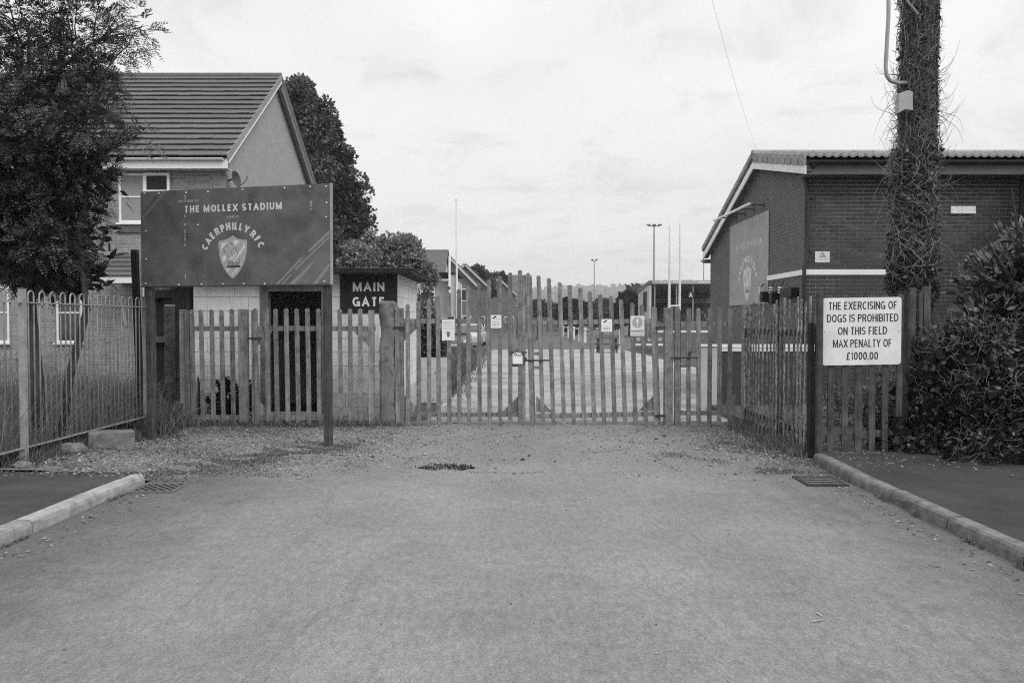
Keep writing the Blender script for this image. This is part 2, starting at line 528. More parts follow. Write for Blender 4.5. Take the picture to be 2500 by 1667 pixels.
class MB:
    def __init__(s):
        s.v, s.f = [], []

    def add(s, vs, fs):
        o = len(s.v)
        s.v += [tuple(v) for v in vs]
        s.f += [tuple(i + o for i in f) for f in fs]
        return s

    def box(s, x0, x1, y0, y1, z0, z1):
        return s.add([(x0, y0, z0), (x1, y0, z0), (x1, y1, z0), (x0, y1, z0), (x0, y0, z1), (x1, y0, z1), (x1, y1, z1), (x0, y1, z1)],
                     [(0, 3, 2, 1), (4, 5, 6, 7), (0, 1, 5, 4), (1, 2, 6, 5), (2, 3, 7, 6), (3, 0, 4, 7)])

    def hexa(s, p):
        """eight corners: bottom ring 0-3, top ring 4-7"""
        return s.add(p, [(0, 3, 2, 1), (4, 5, 6, 7), (0, 1, 5, 4), (1, 2, 6, 5), (2, 3, 7, 6), (3, 0, 4, 7)])

    def bar(s, a, b, w, h, up=(0, 0, 1)):
        a, b = Vector(a), Vector(b)
        d = (b - a).normalized()
        u = Vector(up)
        if abs(d.dot(u)) > 0.98:
            u = Vector((0, 1, 0))
        q = d.cross(u).normalized()
        u = q.cross(d).normalized()
        q, u = q * w / 2, u * h / 2
        return s.hexa([a - q - u, a + q - u, b + q - u, b - q - u, a - q + u, a + q + u, b + q + u, b - q + u])

    def prism(s, poly, ext):
        """extrude a planar polygon of 3-D points along ext"""
        e = Vector(ext)
        n = len(poly)
        vs = [Vector(p) for p in poly] + [Vector(p) + e for p in poly]
        fs = [tuple(range(n)), tuple(range(2 * n - 1, n - 1, -1))]
        fs += [(i, i + n, (i + 1) % n + n, (i + 1) % n) for i in range(n)]
        return s.add(vs, fs)

    def tube(s, pts, r, n=6, cap=True):
        pts = [Vector(p) for p in pts]
        rs = r if isinstance(r, (list, tuple)) else [r] * len(pts)
        vs, prev = [], None
        for i, p in enumerate(pts):
            d = pts[min(i + 1, len(pts) - 1)] - pts[max(i - 1, 0)]
            d = d.normalized() if d.length > 1e-9 else Vector((0, 0, 1))
            if prev is None:
                q = d.cross(Vector((0, 0, 1)))
                if q.length < 0.05:
                    q = d.cross(Vector((1, 0, 0)))
            else:
                q = prev - d * prev.dot(d)
            q.normalize()
            prev = q
            w = d.cross(q)
            for k in range(n):
                a = 2 * PI * k / n
                vs.append(p + (q * math.cos(a) + w * math.sin(a)) * rs[i])
        fs = []
        for i in range(len(pts) - 1):
            for k in range(n):
                a, b = i * n + k, i * n + (k + 1) % n
                fs.append((a, b, b + n, a + n))
        if cap:
            fs.append(tuple(range(n - 1, -1, -1)))
            m = (len(pts) - 1) * n
            fs.append(tuple(range(m, m + n)))
        return s.add(vs, fs)

    def disc(s, c, ax, r, t, n=16):
        ax = Vector(ax).normalized()
        return s.tube([Vector(c), Vector(c) + ax * t], r, n)

    def build(s, name, mat, parent=None, smooth=False, bevel=0.0, kind=None):
        me = bpy.data.meshes.new(name)
        off = origin(parent)
        me.from_pydata([(v[0] - off.x, v[1] - off.y, v[2] - off.z) for v in s.v], [], s.f)
        me.update()
        return link(name, me, mat, parent, smooth, bevel, kind)


def origin(p):
    o = Vector((0, 0, 0))
    while p is not None:
        o += Vector(p.location)
        p = p.parent
    return o


def link(name, me, mat, parent=None, smooth=False, bevel=0.0, kind=None, loc=None):
    if mat is not None and not me.materials:
        me.materials.append(M[mat] if isinstance(mat, str) else mat)
    if smooth:
        me.shade_smooth()
    o = bpy.data.objects.new(name, me)
    COL.objects.link(o)
    o.parent = parent
    if loc is not None:
        o.location = Vector(loc) - origin(parent)
    if bevel:
        b = o.modifiers.new('bevel', 'BEVEL')
        b.width = bevel
        b.segments = 2
        b.limit_method = 'ANGLE'
    if kind:
        o['kind'] = kind
    return o


def thing(name, label, cat, loc=(0, 0, 0), group=None):
    o = bpy.data.objects.new(name, None)
    o.empty_display_size = 0.2
    COL.objects.link(o)
    o.location = loc
    return tag(o, label, cat, group)


def tag(o, label, cat, group=None):
    o['label'] = label
    o['category'] = cat
    if group:
        o['group'] = group
    return o


def struct(o, label=None):
    o['kind'] = 'structure'
    if label:
        o['label'] = label
    return o


def arr_mesh(name, V):
    """V: (N, k, 3) array, one k-gon each"""
    N, k = V.shape[0], V.shape[1]
    me = bpy.data.meshes.new(name)
    me.vertices.add(N * k)
    me.vertices.foreach_set('co', V.reshape(-1).astype(np.float32))
    me.loops.add(N * k)
    me.loops.foreach_set('vertex_index', np.arange(N * k, dtype=np.int32))
    me.polygons.add(N)
    me.polygons.foreach_set('loop_start', np.arange(0, N * k, k, dtype=np.int32))
    me.update(calc_edges=True)
    me.validate()
    return me


def unit(a):
    return a / np.maximum(np.linalg.norm(a, axis=-1, keepdims=True), 1e-9)


def leaves(name, pos, dirs, L, Wd, mat, parent=None, kind=None, up=0.0, fold=False):
    """rhombic leaves growing from pos along dirs"""
    N = len(pos)
    a = unit(dirs)
    rv = unit(rng.normal(size=(N, 3)) + np.array([0, 0, up]))
    sd_ = unit(np.cross(a, rv))
    L = np.broadcast_to(np.asarray(L, float).reshape(-1, 1), (N, 1))
    Wd = np.broadcast_to(np.asarray(Wd, float).reshape(-1, 1), (N, 1))
    off = np.array(origin(parent))
    p = pos - off
    if not fold:
        V = np.stack([p, p + a * L * 0.45 + sd_ * Wd / 2, p + a * L, p + a * L * 0.45 - sd_ * Wd / 2], 1)
        me = arr_mesh(name, V)
    else:
        nn = np.cross(a, sd_)
        r1 = p + a * L * 0.3 + sd_ * Wd * 0.42 + nn * Wd * 0.12
        r2 = p + a * L * 0.68 + sd_ * Wd * 0.40 + nn * Wd * 0.10
        l1 = p + a * L * 0.3 - sd_ * Wd * 0.42 + nn * Wd * 0.12
        l2 = p + a * L * 0.68 - sd_ * Wd * 0.40 + nn * Wd * 0.10
        tip = p + a * L - nn * L * 0.10
        vs = np.stack([p, r1, r2, tip, l2, l1], 1).reshape(-1, 3)
        me = bpy.data.meshes.new(name)
        me.vertices.add(N * 6)
        me.vertices.foreach_set('co', vs.reshape(-1).astype(np.float32))
        b = (np.arange(N) * 6)[:, None]
        idx = np.concatenate([b + np.array([[0, 1, 2, 3]]), b + np.array([[0, 3, 4, 5]])], 1).reshape(-1)
        me.loops.add(N * 8)
        me.loops.foreach_set('vertex_index', idx.astype(np.int32))
        me.polygons.add(N * 2)
        me.polygons.foreach_set('loop_start', np.arange(0, N * 8, 4, dtype=np.int32))
        me.update(calc_edges=True)
        me.validate()
    return link(name, me, mat, parent, kind=kind)


def in_lobes(lobes, n, shell=0.55):
    """points in a set of ellipsoids ((cx,cy,cz),(rx,ry,rz)), denser near the skin; returns points and outward directions"""
    vol = np.array([l[1][0] * l[1][1] * l[1][2] for l in lobes]) ** 0.72
    k = rng.choice(len(lobes), size=n, p=vol / vol.sum())
    c = np.array([l[0] for l in lobes])[k]
    r = np.array([l[1] for l in lobes])[k]
    d = unit(rng.normal(size=(n, 3)))
    rad = shell + (1 - shell) * rng.random((n, 1)) ** 0.7
    rad = rad * (1 + (rng.random((n, 1)) < 0.12) * rng.random((n, 1)) * 0.18)
    lump = 1 + 0.13 * np.sin(d[:, :1] * 9 + k[:, None] * 1.7) * np.sin(d[:, 1:2] * 8 + 1) * np.sin(d[:, 2:3] * 9 + k[:, None])
    return c + d * r * rad * lump, d


def blades(name, pos, h, w, mat, parent=None, kind=None, lean=0.35):
    """two-piece bent grass blades"""
    N = len(pos)
    off = np.array(origin(parent))
    p = pos - off
    a = rng.random((N, 1)) * 2 * PI
    sd_ = np.concatenate([np.cos(a), np.sin(a), np.zeros((N, 1))], 1)
    ln = rng.normal(size=(N, 3)) * lean
    ln[:, 2] = 0
    h = np.asarray(h).reshape(-1, 1) * np.ones((N, 1))
    mid = p + np.array([0, 0, 0.55]) * h + ln * h * 0.3
    tip = p + np.array([0, 0, 0.95]) * h + ln * h
    V = np.stack([p - sd_ * w / 2, p + sd_ * w / 2, mid + sd_ * w * 0.4, tip, mid - sd_ * w * 0.4], 1)
    me = bpy.data.meshes.new(name)
    me.vertices.add(N * 5)
    me.vertices.foreach_set('co', V.reshape(-1).astype(np.float32))
    b = (np.arange(N) * 5)[:, None]
    idx = (b + np.array([[0, 1, 2, 4, 4, 2, 3]])).reshape(-1)
    me.loops.add(N * 7)
    me.loops.foreach_set('vertex_index', idx.astype(np.int32))
    me.polygons.add(N * 2)
    st = (np.arange(N) * 7)[:, None] + np.array([[0, 4]])
    me.polygons.foreach_set('loop_start', st.reshape(-1).astype(np.int32))
    me.update(calc_edges=True)
    me.validate()
    return link(name, me, mat, parent, kind=kind)


def scatter_xy(poly_fn, n):
    out = []
    while len(out) < n:
        p = poly_fn()
        if p is not None:
            out.append(p)
    return np.array(out)


# ------------------------------------------------------------------ lettering and flat print


class Frame:
    """a flat face: origin, right, up, towards the viewer"""

    def __init__(s, o, u, v):
        s.o, s.u, s.v = Vector(o), Vector(u).normalized(), Vector(v).normalized()
        s.n = s.u.cross(s.v).normalized()

    def pt(s, a, b, c=0.0):
        return s.o + s.u * a + s.v * b + s.n * c


def arcp(cx, cy, rx, ry, a0, a1, n=10):
    return [(cx + rx * math.cos(R(a0 + (a1 - a0) * k / n)), cy + ry * math.sin(R(a0 + (a1 - a0) * k / n))) for k in range(n + 1)]


# plain sans capitals as strokes in a unit box: width, polylines
GLYPH = {
    'A': (0.70, [[(0, 0), (0.5, 1), (1, 0)], [(0.2, 0.3), (0.8, 0.3)]]),
    'B': (0.62, [[(0, 0), (0, 1), (0.55, 1)] + arcp(0.55, 0.76, 0.38, 0.24, 90, -90, 6) + [(0, 0.52)], [(0.5, 0.52)] + arcp(0.56, 0.26, 0.44, 0.26, 90, -90, 6) + [(0, 0)]]),
    'C': (0.68, [arcp(0.5, 0.5, 0.5, 0.5, 48, 312, 18)]),
    'D': (0.66, [[(0, 0), (0, 1), (0.42, 1)] + arcp(0.42, 0.5, 0.58, 0.5, 90, -90, 10) + [(0, 0)]]),
    'E': (0.54, [[(1, 1), (0, 1), (0, 0), (1, 0)], [(0, 0.52), (0.9, 0.52)]]),
    'F': (0.52, [[(1, 1), (0, 1), (0, 0)], [(0, 0.5), (0.88, 0.5)]]),
    'G': (0.70, [arcp(0.5, 0.5, 0.5, 0.5, 48, 325, 18), [(0.55, 0.44), (1, 0.44), (1, 0.0)]]),
    'H': (0.62, [[(0, 0), (0, 1)], [(1, 0), (1, 1)], [(0, 0.52), (1, 0.52)]]),
    'I': (0.0, [[(0.5, 0), (0.5, 1)]]),
    'L': (0.50, [[(0, 1), (0, 0), (1, 0)]]),
    'M': (0.78, [[(0, 0), (0, 1)], [(0.02, 0.98), (0.5, 0.05), (0.98, 0.98)], [(1, 1), (1, 0)]]),
    'N': (0.64, [[(0, 0), (0, 1)], [(0.0, 1), (1, 0)], [(1, 0), (1, 1)]]),
    'O': (0.72, [arcp(0.5, 0.5, 0.5, 0.5, 0, 360, 24)]),
    'P': (0.58, [[(0, 0), (0, 1), (0.55, 1)] + arcp(0.55, 0.74, 0.45, 0.26, 90, -90, 7) + [(0, 0.48)]]),
    'R': (0.62, [[(0, 0), (0, 1), (0.55, 1)] + arcp(0.55, 0.75, 0.42, 0.25, 90, -90, 7) + [(0, 0.5)], [(0.55, 0.5), (1, 0)]]),
    'S': (0.60, [arcp(0.5, 0.745, 0.48, 0.255, 28, 270, 12) + arcp(0.5, 0.245, 0.5, 0.245, 90, -152, 12)[1:]]),
    'T': (0.58, [[(0, 1), (1, 1)], [(0.5, 1), (0.5, 0)]]),
    'U': (0.62, [[(0, 1), (0, 0.36)] + arcp(0.5, 0.36, 0.5, 0.36, 180, 360, 10) + [(1, 1)]]),
    'V': (0.66, [[(0, 1), (0.5, 0), (1, 1)]]),
    'W': (0.95, [[(0, 1), (0.25, 0), (0.5, 0.9), (0.75, 0), (1, 1)]]),
    'X': (0.64, [[(0, 0), (1, 1)], [(0, 1), (1, 0)]]),
    'Y': (0.64, [[(0, 1), (0.5, 0.44), (1, 1)], [(0.5, 0.46), (0.5, 0)]]),
    '0': (0.54, [arcp(0.5, 0.5, 0.5, 0.5, 0, 360, 24)]),
    '1': (0.28, [[(0, 0.76), (0.55, 0.82), (1, 1), (1, 0)]]),
    '.': (0.0, [[(0.5, 0), (0.5, 0.02)]]),
    '\u00a3': (0.54, [arcp(0.6, 0.72, 0.36, 0.28, 15, 180, 8) + [(0.26, 0.3), (0.0, 0.0), (1, 0.0)], [(0, 0.46), (0.72, 0.46)]]),
}


def ribbon(mb, pts, w, fr, d):
    n = len(pts)
    closed = math.hypot(pts[0][0] - pts[-1][0], pts[0][1] - pts[-1][1]) < 1e-6
    L_, R_ = [], []
    for i, p in enumerate(pts):
        if closed and i in (0, n - 1):
            a, b = pts[n - 2], pts[1]
        else:
            a, b = pts[max(i - 1, 0)], pts[min(i + 1, n - 1)]
        d0 = (p[0] - a[0], p[1] - a[1])
        d1 = (b[0] - p[0], b[1] - p[1])
        l0, l1 = math.hypot(*d0), math.hypot(*d1)
        d0 = (d0[0] / l0, d0[1] / l0) if l0 > 1e-9 else (d1[0] / l1, d1[1] / l1)
        d1 = (d1[0] / l1, d1[1] / l1) if l1 > 1e-9 else d0
        n0, n1 = (-d0[1], d0[0]), (-d1[1], d1[0])
        m = (n0[0] + n1[0], n0[1] + n1[1])
        ml = math.hypot(*m)
        m = (m[0] / ml, m[1] / ml) if ml > 1e-6 else n1
        k = w / 2 / max(0.45, m[0] * n1[0] + m[1] * n1[1])
        L_.append((p[0] + m[0] * k, p[1] + m[1] * k))
        R_.append((p[0] - m[0] * k, p[1] - m[1] * k))
    vs = [fr.pt(a, b, d) for a, b in L_] + [fr.pt(a, b, d) for a, b in R_]
    mb.add(vs, [(i, i + 1, n + i + 1, n + i) for i in range(n - 1)])


def text(body, fr, a, b, h, mat, parent, width=None, bold=0.0, d=0.002, ang=0.0, name='lettering', align=0.5, wt=0.17, gap=0.11):
    """cap height h, centred at (a, b) on the frame; width stretches it to that width"""
    w = wt
    x = 0.0
    wd_i = 0
    strokes = []
    for ch in body:
        if ch == ' ':
            x += 0.34
            wd_i += 1
            continue
        gw, pl_ = GLYPH[ch]
        tw = max(gw, w)
        for k, poly in enumerate(pl_):
            strokes.append(([(x + w / 2 + p[0] * (tw - w), w / 2 + p[1] * (1 - w)) for p in poly], k, wd_i))
            if ch == '.':
                strokes[-1] = ([(x + w / 2, 0.0), (x + w / 2, w)], 0, wd_i)
        # flat ends: let straight stems reach the cap line
        x += tw + gap
    tot = x - gap
    sy = h
    sx = h if width is None else width / tot
    ca, sa = math.cos(ang), math.sin(ang)
    mb = MB()
    words = {}
    for poly, k, wi in strokes:
        mb = words.setdefault(wi, MB())
        q = []
        n = len(poly)
        ch_ok = max(p[1] for p in poly) > w * 1.5
        for i, (px_, py_) in enumerate(poly):
            # extend free ends of open strokes by half a stroke so stems have full height
            if i in (0, n - 1) and math.hypot(poly[0][0] - poly[-1][0], poly[0][1] - poly[-1][1]) > 1e-6:
                j = 1 if i == 0 else n - 2
                ex, ey = px_ - poly[j][0], py_ - poly[j][1]
                l = math.hypot(ex, ey) or 1
                if ch_ok and abs(ey / l) > 0.7 and (py_ < w * 0.75 or py_ > 1 - w * 0.75):
                    px_, py_ = px_ + ex / l * w / 2, py_ + ey / l * w / 2
            X, Y = (px_ - align * tot) * sx, (py_ - 0.5) * sy
            q.append((a + X * ca - Y * sa, b + X * sa + Y * ca))
        ribbon(mb, q, w * h * min(1.0, 0.5 + 0.5 * sx / sy), fr, d + 0.0002 * k)
    return [m_.build(name, mat, parent) for m_ in words.values()]


def plate(fr, pts, d0, d1, mat, parent, name):
    m = MB()
    m.prism([fr.pt(p[0], p[1], d0) for p in pts], fr.n * (d1 - d0))
    return m.build(name, mat, parent)


def rect(a0, b0, a1, b1):
    return [(a0, b0), (a1, b0), (a1, b1), (a0, b1)]


def rrect(a0, b0, a1, b1, r, n=5):
    out = []
    for cx, cy, s0 in ((a1 - r, b0 + r, -90), (a1 - r, b1 - r, 0), (a0 + r, b1 - r, 90), (a0 + r, b0 + r, 180)):
        for k in range(n + 1):
            t = R(s0 + 90 * k / n)
            out.append((cx + r * math.cos(t), cy + r * math.sin(t)))
    return out


def stroke(a, b, w):
    (x0, y0), (x1, y1) = a, b
    dx, dy = x1 - x0, y1 - y0
    l = math.hypot(dx, dy)
    px, py = -dy / l * w / 2, dx / l * w / 2
    return [(x0 + px, y0 + py), (x0 - px, y0 - py), (x1 - px, y1 - py), (x1 + px, y1 + py)]

# ================================================================== the setting
m = MB()
m.add([(-1650, -55, -0.035), (2250, -55, -0.035), (2250, 2550, -0.035), (-1650, 2550, -0.035)], [(0, 1, 2, 3)])
struct(m.build('ground', 'soil'), 'rough grass and earth')

PH = G(1090, 1143)                         # the pothole


def gz(x, y):
    z = 0.010 * math.sin(x * 0.9 + 1.1) * math.sin(y * 0.55 + 0.4) + 0.004 * math.sin(x * 3.1 + y * 2.3) + 0.003 * math.sin(x * 5.7 - y * 4.1)
    z += 0.006 - 0.004 * abs(x) * 0.5
    if y > 8.4:
        w = min(1, (y - 8.4) / 1.5)
        z += w * (0.008 * math.sin(x * 7.1 + 2) * math.sin(y * 6.3) + 0.005 * math.sin(x * 15 + y * 13))
    if x < -3.8 and y > 7.9:            # bank of earth below the railing
        z += 0.12 * min(1, (-3.8 - x) / 0.9) * max(0.0, 1 - max(0.0, y - 9.0) / 1.5)
    d = math.hypot((x - PH.x) / 0.26, (y - PH.y) / 0.26)
    if d < 1:
        z -= 0.028 * (1 - d * d)
    return z


def sheet(name, x0, x1, y0, y1, st, mat, fn, keep=None):
    nx, ny = int((x1 - x0) / st) + 1, int((y1 - y0) / st) + 1
    vs = [(x0 + (x1 - x0) * i / nx, y0 + (y1 - y0) * j / ny) for j in range(ny + 1) for i in range(nx + 1)]
    me_ = MB()
    me_.v = [(x, y, fn(x, y)) for x, y in vs]
    me_.f = [(j * (nx + 1) + i, j * (nx + 1) + i + 1, (j + 1) * (nx + 1) + i + 1, (j + 1) * (nx + 1) + i)
             for j in range(ny) for i in range(nx)]
    return me_.build(name, mat, smooth=True)


struct(sheet('road', -3.62, 3.34, -4.0, 8.25, 0.09, 'asphalt', gz), 'pale worn asphalt road end')
struct(sheet('forecourt', -6.4, 3.72, 8.2, 12.75, 0.07, 'asphalt', lambda x, y: gz(x, y) - 0.004 + 0.007 * min(1, (y - 8.2) / 0.4) + 0.0),
       'broken asphalt and gravel in front of the gates')
struct(sheet('verge', -6.4, -3.63, 7.93, 8.24, 0.07, 'asphalt', lambda x, y: gz(x, max(y, 8.0)) + 0.002), 'strip of earth between pavement and forecourt')
struct(sheet('driveway', -1.35, 6.4, 12.7, 46.0, 0.6, 'drive', lambda x, y: 0.002 + 0.01 * math.sin(x * 1.3) * math.sin(y * 0.7)), 'pale gravel drive behind the gates')
m = MB()
m.add([(-60, 46, -0.02), (160, 46, -0.02), (160, 220, -0.02), (-60, 220, -0.02)], [(0, 1, 2, 3)])
struct(m.build('field', 'field'), 'grass of the pitch')

# pavements
m = MB()
m.box(-9.0, -3.745, -4.0, 7.95, -0.03, 0.098)
struct(m.build('pavement', 'pavement'), 'dark asphalt pavement beside the railing')
m = MB()
m.box(3.465, 12.0, -4.0, 9.05, -0.03, 0.098)
struct(m.build('pavement', 'pavement_r'), 'dark mossy pavement below the hedge')
m = MB()
m.box(3.56, 12.0, 9.06, 15.1, -0.03, 0.092)
struct(m.build('planting_bed', 'soil'), 'earth behind the corner fence')
m = MB()
m.box(-12.0, -5.06, 7.96, 19.3, -0.03, 0.05)
struct(m.build('garden_ground', 'soil'), 'rough garden ground behind the railing')


# kerbs: each stone its own piece
def kerb(label, line, mat, w, side, lens):
    k = bpy.data.objects.new('kerb', None)
    COL.objects.link(k)
    struct(k, label)
    for i in range(len(line) - 1):
        a, b = Vector(line[i]), Vector(line[i + 1])
        d = (b - a).normalized()
        n = Vector((-d.y, d.x, 0)) * side
        a, b = a + d * 0.007, b - d * 0.007
        mb = MB()
        jz = rnd.uniform(-0.006, 0.004)
        zt = 0.108 + jz
        # bullnose profile: road face slightly sloped, rounded upper arris
        prof = [(0.0, -0.06), (0.006, 0.06), (0.014, zt - 0.018), (0.034, zt), (w, zt), (w, -0.06)]
        e = b - a
        steps = 5
        rings = []
        for s_ in range(steps + 1):
            q = a + e * s_ / steps
            rings.append([q + n * (p[0] + rnd.uniform(-0.003, 0.003)) + Vector((0, 0, p[1] + rnd.uniform(-0.004, 0.002))) for p in prof])
        vs = [v for r in rings for v in r]
        L_ = len(prof)
        fs = [(s_ * L_ + j, s_ * L_ + j + 1, (s_ + 1) * L_ + j + 1, (s_ + 1) * L_ + j) for s_ in range(steps) for j in range(L_ - 1)]
        fs += [tuple(range(L_)), tuple(range(steps * L_ + L_ - 1, steps * L_ - 1, -1))]
        mb.add(vs, fs)
        mb.build('kerb_stone', mat, k)
    return k


yl = [7.78, 6.90, 5.98, 5.06, 4.14, 3.22, 2.3, 1.38]
kerb('pale concrete kerb along the left pavement', [(-3.615 + 0.02 * (i == 0), y, 0) for i, y in enumerate(yl)], 'kerb', 0.135, -1, None)
kr = [(3.40, 8.98, 0), (3.385, 8.45, 0), (3.36, 7.92, 0), (3.34, 7.0, 0), (3.335, 6.08, 0), (3.335, 5.16, 0), (3.335, 4.24, 0), (3.335, 3.3, 0)]
kerb('dark kerb along the right pavement', kr, 'kerb_dark', 0.13, 1, None)


# drain grates
def grate(label, cx, cy, w, l, mode):
    t = thing('drain_grate', label, 'drain', (cx, cy, 0.012), 'gully grates in the road')
    z0, z1 = 0.0, 0.026
    mb = MB()
    b = 0.035
    x0, x1, y0, y1 = cx - w / 2, cx + w / 2, cy - l / 2, cy + l / 2
    mb.box(x0, x1, y0, y0 + b, z0, z1).box(x0, x1, y1 - b, y1, z0, z1)
    mb.box(x0, x0 + b, y0 + b, y1 - b, z0, z1 - 0.002).box(x1 - b, x1, y0 + b, y1 - b, z0, z1 - 0.002)
    mb.build('frame', 'fascia_grey' if mode == 'diag' else 'dark_metal', t)
    mb = MB()
    mb.box(x0 + b, x1 - b, y0 + b, y1 - b, 0.004, 0.0175 if mode == 'diag' else 0.0215)
    mb.build('shaft', 'black', t)  # shallow black slab; the darkness of a deep shaft is its colour
    ix0, ix1, iy0, iy1 = x0 + b, x1 - b, y0 + b, y1 - b
    if mode == 'diag':
        for k in range(-4, 5):
            c = k * 0.078
            pts = []
            # line x+y = const, clipped to the opening
            cxm, cym = (ix0 + ix1) / 2 + c / 2, (iy0 + iy1) / 2 + c / 2
            tmin, tmax = -9, 9
            for p, d, lo, hi in ((cxm, 1, ix0, ix1), (cym, -1, iy0, iy1)):
                a_, b_ = sorted(((lo - p) / d, (hi - p) / d))
                tmin, tmax = max(tmin, a_), min(tmax, b_)
            if tmax - tmin > 0.04:
                mb = MB()
                mb.bar((cxm + tmin, cym - tmin, 0.0205), (cxm + tmax, cym - tmax, 0.0205), 0.024, 0.008)
                mb.build('slat', 'fascia_grey', t)
    else:
        n = 4
        for k in range(n):
            yy = iy0 + (iy1 - iy0) * (k + 0.5) / n
            mb = MB()
            for sg in range(6):
                f0, f1 = sg / 6, (sg + 1) / 6
                cv0, cv1 = 0.03 * math.sin(PI * f0), 0.03 * math.sin(PI * f1)
                mb.bar((ix0 + (ix1 - ix0) * f0, yy - 0.015 + cv0, 0.0225), (ix0 + (ix1 - ix0) * f1, yy - 0.015 + cv1, 0.0225), 0.042, 0.003)
            mb.build('slat', 'fascia_grey', t)
    return t


grate('square drain grate with diagonal slats beside the pale left kerb', -3.36, 7.55, 0.42, 0.42, 'diag')
grate('dark drain grate with curved bars beside the dark right kerb', 3.06, 7.88, 0.40, 0.44, 'curve')

# chalky paint mark
pm = MB()
for a, b in (((1992, 1497), (2008, 1508)), ((1984, 1521), (2012, 1516))):
    A, B = G(*a), G(*b)
    d = (B - A)
    q = Vector((-d.y, d.x, 0)).normalized() * 0.008
    zz = gz(A.x, A.y) + 0.006
    pm.add([A - q + Vector((0, 0, zz)), B - q * 0.5 + Vector((0, 0, zz)), B + q * 0.5 + Vector((0, 0, zz)), A + q + Vector((0, 0, zz))], [(0, 1, 2, 3)])
tag(pm.build('paint_mark', 'chalk'), 'small white chalky mark on the road surface', 'paint mark')

# far terrain: a wooded ridge
hm = MB()
nx = 90
row = []
for i in range(nx + 1):
    x = -1500 + 3600 * i / nx
    xs = CX + F * x / 1700
    h = 62 + 14 * math.sin(x * 0.0016 - 0.2) + 7 * math.sin(x * 0.006 + 1) + 3 * math.sin(x * 0.019) + 2 * rnd.random()
    h += 16 * max(0, min(1, (xs - 1350) / 300))
    row.append((x, h))
for j, (yy, k) in enumerate(((900, 0.0), (1250, 0.45), (1700, 1.0), (2100, 1.06), (2500, 0.6))):
    for x, h in row:
        hm.v.append((x, yy, -0.5 + h * k + (rnd.uniform(-1.5, 1.5) if k else 0)))
for j in range(4):
    for i in range(nx):
        a = j * (nx + 1) + i
        hm.f.append((a, a + 1, a + nx + 2, a + nx + 1))
struct(hm.build('hill', 'hill', smooth=True), 'long low wooded ridge on the horizon')
# trees along the ridge, one far mass
hp = []
for i in range(5200):
    x = rng.uniform(-400, 900)
    t_ = rng.random()
    yy = 1000 + 750 * t_
    f_ = np.interp(x, [r[0] for r in row], [r[1] for r in row])
    z = f_ * np.interp(yy, [900, 1250, 1700, 2100], [0, 0.45, 1.0, 1.06])
    hp.append((x, yy, z - 1.0))
hp = np.array(hp)
hd = rng.normal(size=hp.shape) * 0.5 + np.array([0, 0, 1.0])
leaves('woodland', hp, hd, rng.uniform(5, 11, len(hp)), rng.uniform(5, 12, len(hp)), 'leaf_far', kind='stuff')['label'] = 'far woodland covering the ridge'

# ================================================================== timber palisade: pales, rails, posts
FY = 12.2


def pale_outline(w, h, notch=True):
    r = w / 2
    pts = [(-r, 0), (r, 0)]
    if notch:
        pts += [(r, h - 0.098), (r * 0.80, h - 0.090), (r * 0.80, h - 0.078), (r, h - 0.068)]
    pts += [(r, h - r)]
    for k in range(1, 6):
        a = PI * k / 6
        pts.append((r * math.cos(a), h - r + r * math.sin(a)))
    pts += [(-r, h - r)]
    if notch:
        pts += [(-r, h - 0.068), (-r * 0.80, h - 0.078), (-r * 0.80, h - 0.090), (-r, h - 0.098)]
    return pts


def pale(parent, base, h, mat, lean=0.0, along='x', w=0.066, th=0.022, notch=True, name='pale'):
    """a round-topped pale; its foot at base, its front face at base.y (or base.x)"""
    mb = MB()
    out = pale_outline(w, h, notch)
    w1 = rnd.uniform(-0.006, 0.006)
    if along == 'x':
        poly = [(base.x + a + (lean + w1) * (b / h), base.y, base.z + b) for a, b in out]
        mb.prism(poly, (0, th, 0))
    else:
        poly = [(base.x + rnd.uniform(-0.002, 0.002), base.y + a + (lean + w1) * (b / h), base.z + b) for a, b in out]
        mb.prism(poly, (th, 0, 0))
    return mb.build(name, mat, parent)


def zpx(y, Y, x=1250):
    return P(x, y, Y).z


def xpx(x, Y, y=900):
    return P(x, y, Y).x


def row_pales(parent, xs, ytop, ybot, mat, lean=0, Y=FY):
    for x in xs:
        yt = ytop(x) if callable(ytop) else ytop
        yb = ybot(x) if callable(ybot) else ybot
        z0, z1 = zpx(yb, Y), zpx(yt, Y)
        pale(parent, Vector((xpx(x, Y), Y + rnd.uniform(-0.003, 0.003), z0)), z1 - z0 + rnd.uniform(-0.008, 0.008), mat, lean + rnd.uniform(-0.006, 0.006))


def gusset(mb, x, z, sx, sz, s=0.24, Y=FY):
    mb.prism([(x, Y + 0.026, z), (x + sx * s, Y + 0.026, z), (x, Y + 0.026, z + sz * s)], (0, 0.012, 0))


# -- fence by the hut
t = thing('timber_fence', 'short weathered pale fence in front of the white hut wall, left of the narrow gate', 'fence', (xpx(525, FY), FY, 0))
row_pales(t, [459, 471, 495, 520, 544, 569], 755, 1037, 'pale', -0.02)
mb = MB().box(xpx(452, FY), xpx(596, FY), FY + 0.024, FY + 0.072, zpx(808, FY), zpx(796, FY))
mb.build('rail', 'pale', t, bevel=0.004)
mb = MB().box(xpx(452, FY), xpx(596, FY), FY + 0.024, FY + 0.072, zpx(1026, FY), zpx(1014, FY))
mb.build('rail', 'pale', t, bevel=0.004)
mb = MB().box(xpx(582, FY), xpx(603, FY), FY - 0.005, FY + 0.115, -0.05, zpx(754, FY))
mb.add([], [])
mb.build('post', 'pale', t, bevel=0.008)
mb = MB().box(xpx(436, FY), xpx(451, FY), FY + 0.03, FY + 0.14, -0.05, zpx(756, FY))
mb.build('post', 'concrete', t, bevel=0.008)

